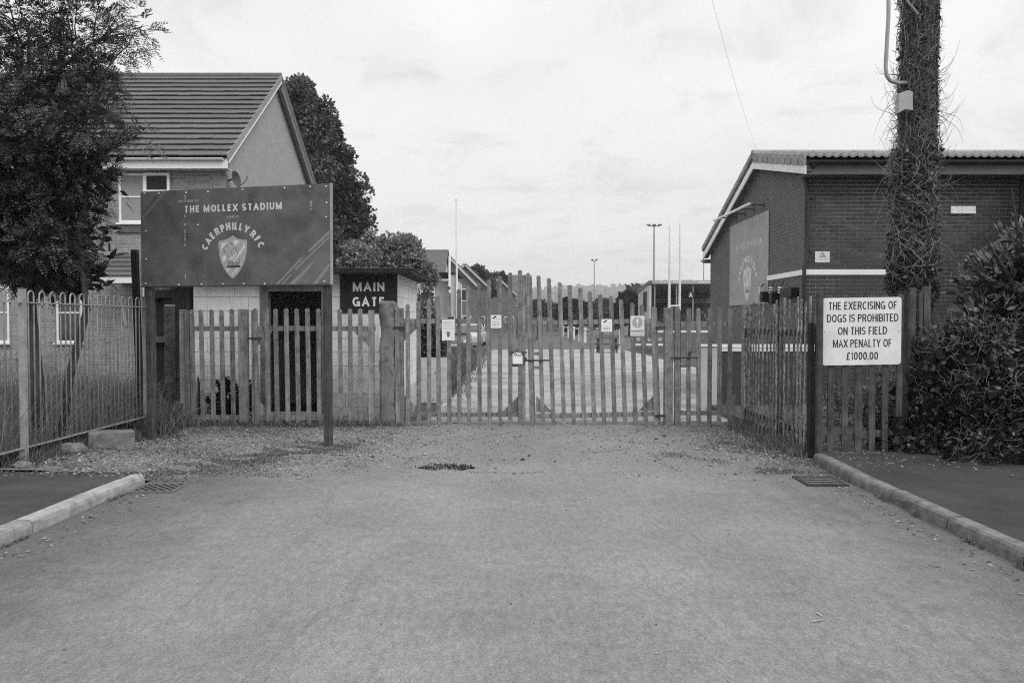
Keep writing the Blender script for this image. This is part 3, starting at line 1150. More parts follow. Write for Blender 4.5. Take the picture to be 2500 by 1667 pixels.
# -- narrow gate by the hut
t = thing('timber_gate', 'narrow pale timber gate in front of the open hut door', 'gate', (xpx(760, FY), FY, 0.03))
row_pales(t, [627, 654, 676, 702, 728, 754, 779, 805, 831, 855, 880.5], 753, 1037, 'pale', -0.012)
for y0, y1 in ((808, 796), (1027, 1014)):
    MB().box(xpx(614, FY), xpx(916, FY), FY + 0.024, FY + 0.072, zpx(y0, FY), zpx(y1, FY)).build('rail', 'pale', t, bevel=0.004)
for x in (620, 906):
    MB().box(xpx(x - 7, FY), xpx(x + 7, FY), FY + 0.02, FY + 0.074, zpx(1036, FY), zpx(757, FY)).build('stile', 'pale', t, bevel=0.004)
for x, sx in ((627, 1), (900, -1)):
    for y, sz in ((808, -1), (1014, 1)):
        mb = MB()
        gusset(mb, xpx(x, FY), zpx(y, FY), sx, sz)
        mb.build('gusset', 'pale', t)
MB().bar((xpx(604, FY), FY - 0.005, zpx(826, FY)), (xpx(640, FY), FY - 0.005, zpx(826, FY)), 0.012, 0.03).build('hinge', 'dark_metal', t)

# -- the old concrete gate post
t = thing('gate_post', 'thick crumbling pale concrete gate post left of the tall gates', 'post', (xpx(946, FY), FY, 0))
mb = MB()
x0, x1, z1 = xpx(926, FY), xpx(964, FY), zpx(736, FY)
nz = 44
secs = []
for i in range(nz + 1):
    z = -0.05 + (z1 + 0.05) * i / nz
    ring = []
    for k in range(16):
        side, f = k // 4, (k % 4) / 4
        px, py = [(x0 + (x1 - x0) * f, FY), (x1, FY + 0.24 * f), (x1 - (x1 - x0) * f, FY + 0.24), (x0, FY + 0.24 * (1 - f))][side]
        e = 0.010 * math.sin(z * 9 + k) + rnd.uniform(-0.006, 0.006)
        corner = 0.010 if k % 4 == 0 else 0
        cxm, cym = (x0 + x1) / 2, FY + 0.12
        bite = 0.022 * max(0, math.sin(z * 5.2 + k * 0.9)) if k in (0, 1, 2, 15) and z > 0.9 else 0
        s_ = 1 - (e + corner + bite) / 0.12
        ring.append((cxm + (px - cxm) * s_, cym + (py - cym) * s_, z + (rnd.uniform(-0.02, 0.012) if i == nz else 0)))
    secs.append(ring)
for r in secs:
    mb.v += r
for i in range(nz):
    for k in range(16):
        a, b = i * 16 + k, i * 16 + (k + 1) % 16
        mb.f.append((a, b, b + 16, a + 16))
mb.f.append(tuple(range(nz * 16, nz * 16 + 16)))
mb.build('shaft', peel('crumbling_concrete', 0.20, 0.08, 0.78, 4.0), t, smooth=True)

# -- tall gates, rising to the middle
LX = [971, 996, 1022, 1047, 1071, 1097, 1121, 1145, 1171, 1195, 1221, 1246]
LT = [748, 742, 735, 728, 721, 713, 705, 697, 689, 682, 674, 665]
t = thing('tall_gate', 'left leaf of the tall pale gates, hung on the crumbling concrete post', 'gate', (xpx(1120, FY), FY, 0.03), 'pair of tall timber gates')
for x, yt in zip(LX, LT):
    row_pales(t, [x], yt, 1036, 'gate_pale', -0.006)
MB().box(xpx(966, FY), xpx(1283, FY), FY + 0.024, FY + 0.072, zpx(790, FY), zpx(778, FY)).build('rail', 'gate_pale', t, bevel=0.004)
MB().box(xpx(966, FY), xpx(1283, FY), FY + 0.024, FY + 0.072, zpx(1018, FY), zpx(1007, FY)).build('rail', 'gate_pale', t, bevel=0.004)
for x, yt in ((978, 752), (1276, 672)):
    MB().box(xpx(x - 7, FY), xpx(x + 7, FY), FY + 0.022, FY + 0.076, zpx(1037, FY), zpx(yt, FY)).build('stile', 'gate_pale', t, bevel=0.004)
pale(t, Vector((xpx(1270, FY), FY, zpx(1040, FY))), zpx(659, FY) - zpx(1040, FY), 'gate_pale', 0)
for x, sx in ((986, 1), (1268, -1)):
    for y, sz in ((790, -1), (1007, 1)):
        mb = MB()
        gusset(mb, xpx(x, FY), zpx(y, FY), sx, sz, 0.27)
        mb.build('gusset', 'gate_pale', t)
# wooden blocks above and below the hand hole, brackets
for y in (856, 891):
    MB().box(xpx(1247, FY), xpx(1270, FY), FY + 0.024, FY + 0.06, zpx(y + 4, FY), zpx(y - 4, FY)).build('block', 'gate_pale', t)
MB().bar((xpx(960, FY), FY - 0.004, zpx(800, FY)), (xpx(990, FY), FY - 0.004, zpx(800, FY)), 0.012, 0.04).build('hinge', 'dark_metal', t)

RT = [(1314, 673), (1340, 680), (1366, 688), (1390, 695), (1415, 702), (1440, 710), (1464, 718), (1490, 723), (1516, 730), (1541, 738), (1566, 745)]
t = thing('tall_gate', 'right leaf of the tall pale gates, its pales leaning left', 'gate', (xpx(1440, FY), FY, 0.03), 'pair of tall timber gates')
lean = -11.0 / (F / FY)
for x, yt in RT:
    row_pales(t, [x + 11.5], yt, 1040 - (x - 1314) * 0.012, 'gate_pale', lean)
zz = zpx(797, FY)
mb = MB()
mb.bar((xpx(1290, FY), FY + 0.048, zpx(789, FY)), (xpx(1604, FY), FY + 0.048, zpx(783, FY)), 0.048, 0.07)
mb.build('rail', 'gate_pale', t, bevel=0.004)
mb = MB()
mb.bar((xpx(1298, FY), FY + 0.048, zpx(1017, FY)), (xpx(1610, FY), FY + 0.048, zpx(1010, FY)), 0.048, 0.07)
mb.build('rail', 'gate_pale', t, bevel=0.004)
for (xa, ya, xb, yb) in ((1301, 1042, 1292, 676), (1608, 1038, 1597, 752)):
    mb = MB()
    mb.bar((xpx(xa, FY), FY + 0.05, zpx(ya, FY)), (xpx(xb, FY), FY + 0.05, zpx(yb, FY)), 0.085, 0.05, (0, 1, 0))
    mb.build('stile', 'gate_pale', t, bevel=0.004)
pale(t, Vector((xpx(1299, FY), FY, zpx(1044, FY))), zpx(666, FY) - zpx(1044, FY), 'gate_pale', -10 / (F / FY))
pale(t, Vector((xpx(1603, FY), FY, zpx(1038, FY))), zpx(749, FY) - zpx(1038, FY), 'gate_pale', -10 / (F / FY))
for x, y, sx, sz in ((1304, 797, 1, -1), (1309, 1006, 1, 1), (1590, 790, -1, -1), (1600, 1003, -1, 1)):
    mb = MB()
    gusset(mb, xpx(x, FY), zpx(y, FY), sx, sz, 0.25)
    mb.build('gusset', 'gate_pale', t)
for y in (863, 897):
    MB().box(xpx(1293, FY), xpx(1322, FY), FY + 0.024, FY + 0.06, zpx(y + 4, FY), zpx(y - 3, FY)).build('block', 'gate_pale', t)
MB().tube([(xpx(1280, FY), FY - 0.012, zpx(880, FY)), (xpx(1342, FY), FY - 0.012, zpx(879, FY))], 0.014, 8).build('bolt', 'dark_metal', t)
MB().bar((xpx(1600, FY), FY - 0.004, zpx(1015, FY)), (xpx(1628, FY), FY - 0.004, zpx(1015, FY)), 0.012, 0.035).build('hinge', 'dark_metal', t)
MB().bar((xpx(1600, FY), FY - 0.004, zpx(800, FY)), (xpx(1628, FY), FY - 0.004, zpx(800, FY)), 0.012, 0.035).build('hinge', 'dark_metal', t)

# chain, padlock and plate where the leaves meet
t = thing('gate_padlock', 'pale metal lock plate hanging on a dark chain where the tall gates meet', 'padlock', (xpx(1264, FY), FY - 0.03, 1.0))
pl = Frame((xpx(1252, FY), FY - 0.012, zpx(888, FY)), (1, 0, 0), (0, 0, 1))
plate(pl, [(0, 0), (0.15, 0.0), (0.148, 0.14), (0.125, 0.168), (0.03, 0.168), (0.004, 0.14)], 0.0, 0.012, 'off_white', t, 'plate')
for k in range(9):
    a = k / 8
    xx = xpx(1251 + 32 * a, FY)
    zc_ = zpx(860, FY) - 0.05 * math.sin(a * PI) + 0.02 * (k % 2)
    cc = [(xx + 0.022 * math.cos(q), FY - 0.022 + 0.008 * (k % 2), zc_ + 0.014 * math.sin(q)) for q in [2 * PI * i / 8 for i in range(9)]]
    MB().tube(cc, 0.0055, 5, False).build('chain_link', 'dark_metal', t)
MB().box(xpx(1279, FY), xpx(1286, FY), FY - 0.045, FY - 0.02, zpx(882, FY), zpx(872, FY)).build('padlock_body', 'dark_metal', t, bevel=0.004)

# -- right gate post and the narrow gate beside it
t = thing('gate_post', 'slim pale timber gate post right of the tall gates', 'post', (xpx(1633, FY), FY, 0))
MB().box(xpx(1623, FY), xpx(1643, FY), FY - 0.01, FY + 0.12, -0.05, zpx(751, FY)).build('shaft', 'pale', t, bevel=0.008)
t = thing('timber_gate', 'narrow pale timber gate between the slim gate post and the mossy fence', 'gate', (xpx(1720, FY), FY, 0.03))
row_pales(t, [1682, 1707, 1733, 1757, 1783], 752, 1037, 'gate_pale', -0.008)
pale(t, Vector((xpx(1654, FY), FY, zpx(1038, FY))), zpx(750, FY) - zpx(1038, FY), 'gate_pale', 0, w=0.085)
MB().box(xpx(1648, FY), xpx(1663, FY), FY + 0.024, FY + 0.076, zpx(1037, FY), zpx(757, FY)).build('stile', 'post_wood', t, bevel=0.004)
for y0, y1 in ((797, 785), (1014, 1003)):
    MB().box(xpx(1648, FY), xpx(1800, FY), FY + 0.024, FY + 0.072, zpx(y0, FY), zpx(y1, FY)).build('rail', 'gate_pale', t, bevel=0.004)
for y in (862, 893):
    MB().box(xpx(1652, FY), xpx(1678, FY), FY + 0.024, FY + 0.06, zpx(y + 4, FY), zpx(y - 3, FY)).build('block', 'gate_pale', t)
MB().tube([(xpx(1638, FY), FY - 0.012, zpx(873, FY)), (xpx(1702, FY), FY - 0.012, zpx(873, FY))], 0.014, 8).build('bolt', 'dark_metal', t)
MB().box(xpx(1681, FY), xpx(1687, FY), FY - 0.03, FY - 0.004, zpx(867, FY), zpx(858, FY)).build('bolt_knob', 'dark_metal', t)
mb = MB()
gusset(mb, xpx(1797, FY), zpx(1003, FY), -1, 1, 0.25)
mb.build('gusset', 'gate_pale', t)

# -- mossy fence running back towards the camera
RX = 3.52
t = thing('timber_fence', 'mossy pale fence running from the gates to the corner post by the dog sign', 'fence', (RX, 10.7, 0))
n = 20
for i in range(n):
    f = i / (n - 1)
    Y = 12.08 - (12.08 - 9.25) * f
    z1 = 1.82 + 0.07 * f + rnd.uniform(-0.07, 0.04)
    pale(t, Vector((RX + 0.012 * math.sin(i), Y, rnd.uniform(0.0, 0.03))), z1, 'mossy_pale', rnd.uniform(-0.02, 0.02), 'y', w=0.051 + rnd.uniform(-0.006, 0.008), th=0.011, notch=rnd.random() < 0.4)
for z0 in (0.20, 1.42):
    MB().box(RX + 0.026, RX + 0.08, 9.2, 12.2, z0, z0 + 0.085).build('rail', 'mossy_pale', t, bevel=0.004)
MB().box(RX + 0.005, RX + 0.12, 12.12, 12.24, -0.05, 1.86).build('post', 'mossy_pale', t, bevel=0.006)
MB().box(RX + 0.03, RX + 0.13, 10.62, 10.72, -0.05, 1.74).build('post', 'post_wood', t, bevel=0.006)
# vertical gravel board
MB().box(RX + 0.028, RX + 0.05, 9.3, 12.1, 0.0, 0.12).build('gravel_board', 'post_wood', t)

# -- corner fence with the dog sign
CYF = 9.2
t = thing('timber_fence', 'dark pale fence carrying the white dog notice, right of the corner post', 'fence', (xpx(2090, CYF), CYF, 0.1))
z0 = 0.10
for x in (2029, 2064, 2098, 2131, 2163, 2196):
    pale(t, Vector((xpx(x, CYF), CYF, z0 + rnd.uniform(-0.02, 0.0))), zpx(716, CYF) - z0, 'post_wood', rnd.uniform(-0.01, 0.01), w=0.068 if x != 2098 else 0.085)
for y0, y1 in ((800, 784), (1070, 1054)):
    MB().bar((xpx(2000, CYF), CYF + 0.05, zpx(y0 - 8, CYF) + (-0.06 if y0 > 900 else 0)), (xpx(2222, CYF), CYF + 0.05, zpx(y0 - 8, CYF) + (0.05 if y0 > 900 else 0)), 0.05, 0.08).build('rail', 'post_wood', t, bevel=0.004)
MB().box(xpx(1989, CYF), xpx(2002, CYF), CYF - 0.09, CYF - 0.02, -0.05, zpx(717, CYF)).build('post', 'post_wood', t, bevel=0.006)
MB().box(xpx(1978, CYF), xpx(1988, CYF), CYF + 0.0, CYF + 0.1, -0.05, zpx(788, CYF)).build('post', 'dark_wood', t, bevel=0.006)
MB().box(xpx(2205, CYF), xpx(2219, CYF), CYF + 0.02, CYF + 0.1, 0.0, zpx(712, CYF)).build('post', 'dark_wood', t, bevel=0.006)

# dark boards right of it, below the ivy
t = thing('timber_fence', 'dark upright fence boards below the ivy-covered pole', 'fence', (xpx(2245, 9.5), 9.5, 0.1))
for x, w_, h_ in ((2228, 0.07, 2.0), (2247, 0.05, 1.95), (2262, 0.08, 2.02)):
    MB().box(xpx(x, 9.5) - w_ / 2, xpx(x, 9.5) + w_ / 2, 9.5, 9.55, 0.08, h_).build('board', 'post_wood', t, bevel=0.004)
MB().box(xpx(2205, 9.5), xpx(2275, 9.5), 9.56, 9.61, 1.55, 1.64).build('rail', 'post_wood', t)
MB().box(xpx(2205, 9.5), xpx(2275, 9.5), 9.56, 9.61, 0.4, 0.48).build('rail', 'post_wood', t)

# dog notice
t = thing('notice_board', 'white notice forbidding dogs, fixed to the corner fence', 'sign', (xpx(2101, CYF - 0.03), CYF - 0.03, 1.1))
a, b = P(2006, 892, CYF - 0.012), P(2198, 889, CYF - 0.012)
u = b - a
fr = Frame(a, u, (0, 0, 1))
Wd, Hd = u.length, P(2006, 728, CYF).z - a.z
plate(fr, rrect(0, 0, Wd, Hd, 0.035), 0.0, 0.014, 'off_white', t, 'panel')
for s_, yy, wd in (('THE EXERCISING OF', 0.882, 0.87), ('DOGS IS PROHIBITED', 0.697, 0.905), ('ON THIS FIELD', 0.508, 0.625), ('MAX PENALTY OF', 0.322, 0.745), ('£1000.00', 0.135, 0.40)):
    text(s_, fr, Wd * 0.508, Hd * yy, Hd * 0.118, 'print_dark', t, width=Wd * wd, d=0.0155, wt=0.15)
for (aa, bb) in ((0.03, 0.5), (0.97, 0.5)):
    MB().disc(fr.pt(Wd * aa, Hd * bb, 0.014), fr.n, 0.006, 0.003, 10).build('screw', 'grey_metal', t)

# ================================================================== small signs on the gates


def small_sign(name, label, x0, y0, x1, y1, cat='sign', Y=FY - 0.006, round_=0.0):
    a = P(x0, y1, Y)
    fr = Frame(a, (1, 0, 0), (0, 0, 1))
    w, h = P(x1, y1, Y).x - a.x, P(x0, y0, Y).z - a.z
    t = thing(name, label, cat, (a.x + w / 2, Y, a.z))
    plate(fr, rrect(0, 0, w, h, round_) if round_ else rect(0, 0, w, h), 0.0, 0.004, 'off_white', t, 'panel')
    return t, fr, w, h


t, fr, w, h = small_sign('paper_notice', 'long pale notice with dark heading on the left gate leaf', 1079, 772, 1110, 831)
plate(fr, rect(w * 0.04, h * 0.88, w * 0.96, h * 0.985), 0.0045, 0.0055, 'print_dark', t, 'heading')
plate(fr, rect(w * 0.08, h * 0.925, w * 0.45, h * 0.95), 0.006, 0.0065, 'off_white', t, 'heading_print')
plate(fr, [(w * 0.36, h * 0.36), (w * 0.64, h * 0.36), (w * 0.60, h * 0.17), (w * 0.5, h * 0.13), (w * 0.40, h * 0.17)], 0.0045, 0.0055, 'print_soft', t, 'picture')
for k in range(5):
    plate(fr, rect(w * 0.12, h * (0.47 + 0.075 * k), w * (0.88 - 0.1 * (k % 2)), h * (0.482 + 0.075 * k)), 0.0045, 0.005, 'print_mid', t, 'text_line')


def cctv(label, *q):
    t, fr, w, h = small_sign('camera_notice', label, *q)
    plate(fr, stroke((w * 0.20, h * 0.74), (w * 0.52, h * 0.90), h * 0.11), 0.0045, 0.0055, 'print_dark', t, 'camera_symbol')
    plate(fr, stroke((w * 0.55, h * 0.70), (w * 0.86, h * 0.66), h * 0.02), 0.0045, 0.005, 'print_soft', t, 'camera_symbol')
    plate(fr, stroke((w * 0.86, h * 0.66), (w * 0.84, h * 0.80), h * 0.02), 0.0045, 0.005, 'print_soft', t, 'camera_symbol')
    text('CCTV', fr, w * 0.5, h * 0.28, h * 0.16, 'print_soft', t, width=w * 0.66, d=0.0055, wt=0.2)
    plate(fr, rect(w * 0.2, h * 0.47, w * 0.8, h * 0.50), 0.0045, 0.005, 'print_mid', t, 'text_line')
    plate(fr, rect(w * 0.2, h * 0.08, w * 0.8, h * 0.11), 0.0045, 0.005, 'print_mid', t, 'text_line')


cctv('small white camera notice on the left leaf of the tall gates', 1198, 769, 1224, 801)
cctv('small white camera notice on the right leaf of the tall gates', 1468, 779, 1494, 810)
t, fr, w, h = small_sign('warning_notice', 'white notice with a grey disc and exclamation mark on the right gate leaf', 1539, 771, 1573, 820, round_=0.015)
plate(fr, [(w * 0.5 + h * 0.265 * math.cos(a), h * 0.67 + h * 0.265 * math.sin(a)) for a in [2 * PI * k / 28 for k in range(28)]], 0.0045, 0.0055, 'print_mid', t, 'disc')
plate(fr, [(w * 0.42, h * 0.84), (w * 0.58, h * 0.84), (w * 0.55, h * 0.60), (w * 0.45, h * 0.60)], 0.006, 0.007, 'off_white', t, 'exclamation_mark')
plate(fr, [(w * 0.5 + h * 0.04 * math.cos(a), h * 0.50 + h * 0.04 * math.sin(a)) for a in [2 * PI * k / 12 for k in range(12)]], 0.006, 0.007, 'off_white', t, 'exclamation_mark')
plate(fr, rect(w * 0.05, h * 0.19, w * 0.95, h * 0.30), 0.0045, 0.0055, 'print_mid', t, 'text_band')
plate(fr, rect(w * 0.08, h * 0.05, w * 0.45, h * 0.14), 0.0045, 0.0055, 'print_pale', t, 'text_band')
plate(fr, rect(w * 0.52, h * 0.05, w * 0.92, h * 0.14), 0.0045, 0.0055, 'print_pale', t, 'text_band')

# ================================================================== the sign design, used on the board and on the banner


def crest(fr, cx, top, H, parent, mats, d):
    """shield with diagonal bands and a leaning brick tower; H is the board height"""
    mid, pale_, dark, light = mats
    k = H / 237 * 0.1722          # zoomed pixel -> metres at this board size

    def q(x, y):
        return (cx + (x - 840) * k, top - (y - 785) * k)
    outl = [(840, 785), (900, 822), (980, 846), (1066, 856), (1066, 930), (1052, 1060), (1020, 1170), (965, 1270), (900, 1345), (832, 1395),
            (770, 1345), (705, 1262), (655, 1165), (625, 1060), (612, 940), (612, 858), (700, 846), (780, 822)]
    plate(fr, [q(*p) for p in outl], d, d + 0.0015, mid, parent, 'crest')
    for band in ([(650, 895), (770, 870), (655, 985)], [(870, 850), (950, 862), (850, 960), (830, 890)],
                 [(1030, 900), (1035, 960), (860, 1165), (850, 1140), (920, 1050)], [(668, 1100), (720, 1045), (750, 1100), (690, 1165)],
                 [(735, 1245), (800, 1240), (760, 1300)], [(810, 1345), (980, 1170), (965, 1220), (840, 1335)]):
        plate(fr, [q(*p) for p in band], d + 0.0016, d + 0.0024, light, parent, 'crest_band')
    tower = [(690, 965), (735, 940), (742, 955), (765, 948), (760, 925), (800, 905), (808, 922), (832, 905), (828, 885), (843, 877), (920, 1050), (870, 1115), (850, 1150), (770, 1140)]
    plate(fr, [q(*p) for p in tower], d + 0.0026, d + 0.0032, pale_, parent, 'crest_tower')
    lines = [((690, 965), (770, 1140)), ((843, 877), (920, 1050)), ((920, 1050), (860, 1130)), ((690, 965), (735, 940)), ((760, 925), (843, 877)),
             ((765, 1140), (765, 1195)), ((942, 1112), (942, 1195)), ((765, 1140), (855, 1140)), ((765, 1168), (942, 1168)), ((765, 1195), (942, 1195))]
    for j in range(1, 7):
        f = j / 7
        lines.append(((690 + 80 * f, 965 + 175 * f), (843 + 77 * f * 0.8, 877 + 173 * f * 0.8)))
    for j in range(5):
        lines.append(((715 + 32 * j, 985 + 36 * (j % 2) - 6 * j), (728 + 32 * j, 1010 + 36 * (j % 2) - 6 * j)))
        lines.append(((745 + 30 * j, 1055 + 20 * (j % 2) - 6 * j), (757 + 30 * j, 1080 + 20 * (j % 2) - 6 * j)))
    for j in range(4):
        lines.append(((800 + 38 * j, 1168), (800 + 38 * j, 1195)))
    for A, B in lines:
        plate(fr, stroke(q(*A), q(*B), 5 * k), d + 0.0034, d + 0.0038, dark, parent, 'crest_line')
    plate(fr, [q(748, 1212), (q(962, 1208)), q(962, 1236), q(748, 1240)], d + 0.0034, d + 0.004, dark, parent, 'crest_base')


def arc_text(s_, angs, fr, cx, cy, rad, h, mat, parent, bold, d):
    i = 0
    for ch, a in zip(s_, angs):
        if ch == ' ':
            continue
        t_ = R(a)
        text(ch, fr, cx + rad * math.sin(t_), cy + rad * math.cos(t_), h, mat, parent, d=d, ang=-t_, wt=0.24, width=h * 1.12 * max(GLYPH[ch][0], 0.2))


ARC = [-65, -53.5, -42, -30.8, -19.5, -8.6, 0, 6.5, 15.5, 26.5, 34, 41, 52.5, 64]

# -- the big board on two posts
A, B = Vector((-4.97, 10.70, 0)), Vector((-2.29, 10.05, 0))
u = (B - A).normalized()
nrm = Vector((u.y, -u.x, 0))
BW = (B - A).length
ZB, BH = 2.072, 1.262
t = thing('stadium_sign', 'big dark sign board with crest on two timber posts, left of the drive', 'sign', ((A.x + B.x) / 2, (A.y + B.y) / 2, 0))
fr = Frame(A + Vector((0, 0, ZB)), u, (0, 0, 1))
MBp = MB().prism([fr.pt(a, b, 0.0) for a, b in rect(0, 0, BW, BH)], fr.n * -0.02)
face = MBp.build('panel', 'board_face', t)
# edging strips
plate(fr, rect(BW + 0.002, -0.006, BW + 0.026, BH + 0.004), -0.03, 0.006, 'grey_metal', t, 'edging')
plate(fr, rect(-0.008, -0.014, BW + 0.001, -0.002), -0.024, 0.004, 'dark_metal', t, 'edging')
# lower right corner print and stripes: zoomed pixels of the photograph
sx_, sz_ = BW / 458, BH / 237


def bz(x, y):
    X, Y = 430 + x * 0.1722, 440 + y * 0.1722
    ytop = 464 - 9.5 * (X - 345) / 458
    ybot = 697 - 2.0 * (X - 345) / 458
    return ((X - 345) * sx_, (ybot - Y) / (ybot - ytop) * BH)


def clampb(p):
    return (min(max(p[0], 0.004), BW - 0.004), min(max(p[1], 0.004), BH - 0.004))


plate(fr, [clampb(bz(1600, 1500)), clampb(bz(2200, 1500)), clampb(bz(2200, 860))], 0.0003, 0.001, 'board_corner', t, 'corner_print')
for poly in ([(1430, 1500), (1470, 1500), (1812, 1108), (1786, 1104)], [(1505, 1500), (1535, 1500), (1660, 1345), (1640, 1335)],
             [(1690, 1275), (1712, 1278), (2160, 840), (2160, 805)], [(1860, 1025), (1895, 1035), (2160, 785), (2160, 735)],
             [(1620, 1500), (1700, 1500), (1960, 1160), (1925, 1180)], [(1930, 1500), (1990, 1500), (2160, 1240), (2160, 1190)]):
    plate(fr, [clampb(bz(*p)) for p in poly], 0.0012, 0.0018, 'board_stripe', t, 'stripe')
# upper left corner
plate(fr, [clampb((0, BH)), clampb((0.30, BH)), clampb((0.0, BH - 0.30))], 0.0003, 0.001, 'board_corner', t, 'corner_print')
plate(fr, stroke((0.03, BH - 0.345), (0.345, BH - 0.03), 0.012), 0.0012, 0.0018, 'board_stripe', t, 'stripe')
plate(fr, stroke((0.012, BH - 0.385), (0.395, BH - 0.012), 0.008), 0.0012, 0.0018, 'board_stripe', t, 'stripe')
# words
ang0 = 0.010
c0 = bz(212, 287)
text('WELCOME TO', fr, c0[0], c0[1], 0.032, 'print_pale', t, width=0.305, d=0.0022, wt=0.16)
c0 = bz(838, 392)
text('THE MOLLEX STADIUM', fr, c0[0], c0[1], 0.092, 'print_light', t, width=1.43, d=0.0022, wt=0.235)
c0 = bz(842, 521)
text('HOME OF', fr, c0[0], c0[1], 0.024, 'print_pale', t, width=0.175, d=0.0022)
c0 = bz(842, 1143)
arc_text('CAERPHILLY RFC', ARC, fr, c0[0], c0[1], 0.452, 0.096, 'print_light', t, 0.022, 0.0022)
c0 = bz(840, 785)
crest(fr, c0[0], c0[1], BH, t, ('print_mid', 'print_pale', 'print_dark', 'print_light'), 0.0014)
# fixings and scratches
for x, y in ((178, 165), (495, 160), (985, 142), (1562, 132), (1908, 122), (2120, 122), (2125, 350), (2118, 548), (390, 1468), (695, 1466), (990, 1465), (1280, 1468), (2090, 1442), (345, 625), (60, 1470), (-430, 160), (-420, 700), (-420, 1100), (-430, 1450), (-220, 168)):
    q = bz(x, y)
    MB().disc(fr.pt(q[0], q[1], 0.0), fr.n, 0.011, 0.006, 8).build('bolt', 'off_white', t)
scr = MB()
for x, y0, y1 in ((165, 200, 265), (163, 275, 300), (161, 480, 520), (160, 600, 640), (159, 690, 745), (158, 765, 790), (158, 800, 850), (157, 885, 925), (160, 1325, 1385), (159, 1395, 1412), (1918, 320, 395), (1915, 425, 450)):
    q0, q1 = bz(x, y0), bz(x, y1)
    scr.prism([fr.pt(a, b, 0.0024) for a, b in rect(q1[0] - 0.006, q1[1], q1[0] + 0.006, q0[1])], fr.n * 0.0006)
scr.build('scratch', 'print_pale', t)
for x, z, r_ in ((0.02, 0, 0.065), (BW - 0.10, 0, 0.06)):
    base = A + u * (0.065 if x < 1 else BW - 0.065) - nrm * -0.0
    c = A + u * (0.075 if x < 1 else BW - 0.075) + fr.n * -0.075
    w_ = 0.044
    MB().hexa([c + (u * a + fr.n * b) * w_ + Vector((0, 0, zz_)) for zz_ in (-0.06, ZB + BH - 0.05) for a, b in ((-1, 1), (1, 1), (1, -1), (-1, -1))]).build('post', 'sign_post', t, bevel=0.006)
for zz_ in (0.12, BH - 0.12):
    MB().bar(fr.pt(0.02, zz_, -0.03), fr.pt(BW - 0.02, zz_, -0.03), 0.02, 0.07).build('batten', 'dark_wood', t)

# a spare post behind its left edge
t = thing('timber_post', 'tall dark leaning post behind the left edge of the sign board', 'post', (xpx(345, 11.3), 11.3, 0))
a, b = P(346, 1012, 11.3), P(329, 610, 11.3)
a.z = -0.05
MB().bar(a, b, 0.085, 0.085).build('shaft', 'dark_wood', t, bevel=0.006)
MB().bar(a + Vector((0.07, 0.02, 0.05)), b + Vector((0.075, 0.02, -0.02)), 0.035, 0.05).build('batten', 'off_white', t)

# ================================================================== the white block hut
HY, HYB = 13.0, 15.6
hx0, hx1 = xpx(473, HY, 800), xpx(972, HY, 700)
HZ = 2.375
t = thing('block_hut', 'small white painted block hut with flat dark roof, behind the pale fence', 'hut', ((hx0 + hx1) / 2, HY, 0))
dx0, dx1 = xpx(657, HY), xpx(786, HY)
DZ = zpx(712, HY)
# mortar core
mb = MB()
mb.box(hx0 + 0.006, dx0 - 0.13, HY + 0.006, HY + 0.1, -0.03, HZ)
mb.box(dx1 + 0.13, hx1 - 0.006, HY + 0.006, HY + 0.1, -0.03, HZ)
mb.box(dx0 - 0.13, dx1 + 0.13, HY + 0.006, HY + 0.1, DZ + 0.13, HZ)
mb.box(hx1 - 0.1, hx1 - 0.006, HY + 0.1, HYB, -0.03, HZ)
mb.box(hx0 + 0.006, hx0 + 0.1, HY + 0.1, HYB, -0.03, HZ)
mb.box(hx0 + 0.1, hx1 - 0.1, HYB - 0.1, HYB, -0.03, HZ)
mb.build('wall', 'mortar_block', t)
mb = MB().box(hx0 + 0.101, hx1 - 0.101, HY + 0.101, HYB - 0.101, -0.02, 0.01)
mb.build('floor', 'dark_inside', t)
bl, bh_ = 0.45, 0.225
rows = int(HZ / bh_) + 1
for r_ in range(rows):
    z0, z1 = r_ * bh_ - 0.02, min((r_ + 1) * bh_ - 0.027, HZ - 0.002)
    if z1 - z0 < 0.03:
        continue
    mt = 'block_low' if r_ < 2 else 'block'
    x = hx0 - (bl / 2 if r_ % 2 else 0)
    while x < hx1 - 0.01:
        a, b = max(x, hx0), min(x + bl - 0.007, hx1)
        segs = [(a, b)]
        if z0 < DZ + 0.10:
            segs = [(a, min(b, dx0 - 0.131)), (max(a, dx1 + 0.131), b)]
        for p, q in segs:
            if q - p > 0.02:
                d_ = rnd.uniform(-0.0015, 0.0015)
                MB().box(p, q, HY + d_ - 0.002, HY + 0.02, z0, z1).build('block', mt, t)
        x += bl
    y = HY + 0.02 - (bl / 2 if r_ % 2 == 0 else 0)
    while y < HYB - 0.01:
        a, b = max(y, HY + 0.021), min(y + bl - 0.007, HYB)
        if b - a > 0.02:
            MB().box(hx1 - 0.02, hx1 + rnd.uniform(0, 0.002), a, b, z0, z1).build('block', mt, t)
        y += bl
mb = MB()
mb.box(hx0 - 0.12, hx1 + 0.25, HY - 0.28, HYB + 0.2, HZ + 0.005, HZ + 0.055)
rf = mb.build('roof', 'felt', t, bevel=0.01)
mb = MB().box(hx0 - 0.125, hx1 + 0.255, HY - 0.30, HY - 0.281, HZ + 0.0, HZ + 0.068)
mb.build('fascia', 'dark_wood', rf)
mb = MB().box(hx0 - 0.13, hx1 + 0.262, HY - 0.305, HYB + 0.21, HZ + 0.069, HZ + 0.077)
mb.build('edge_trim', 'fascia_grey', rf)
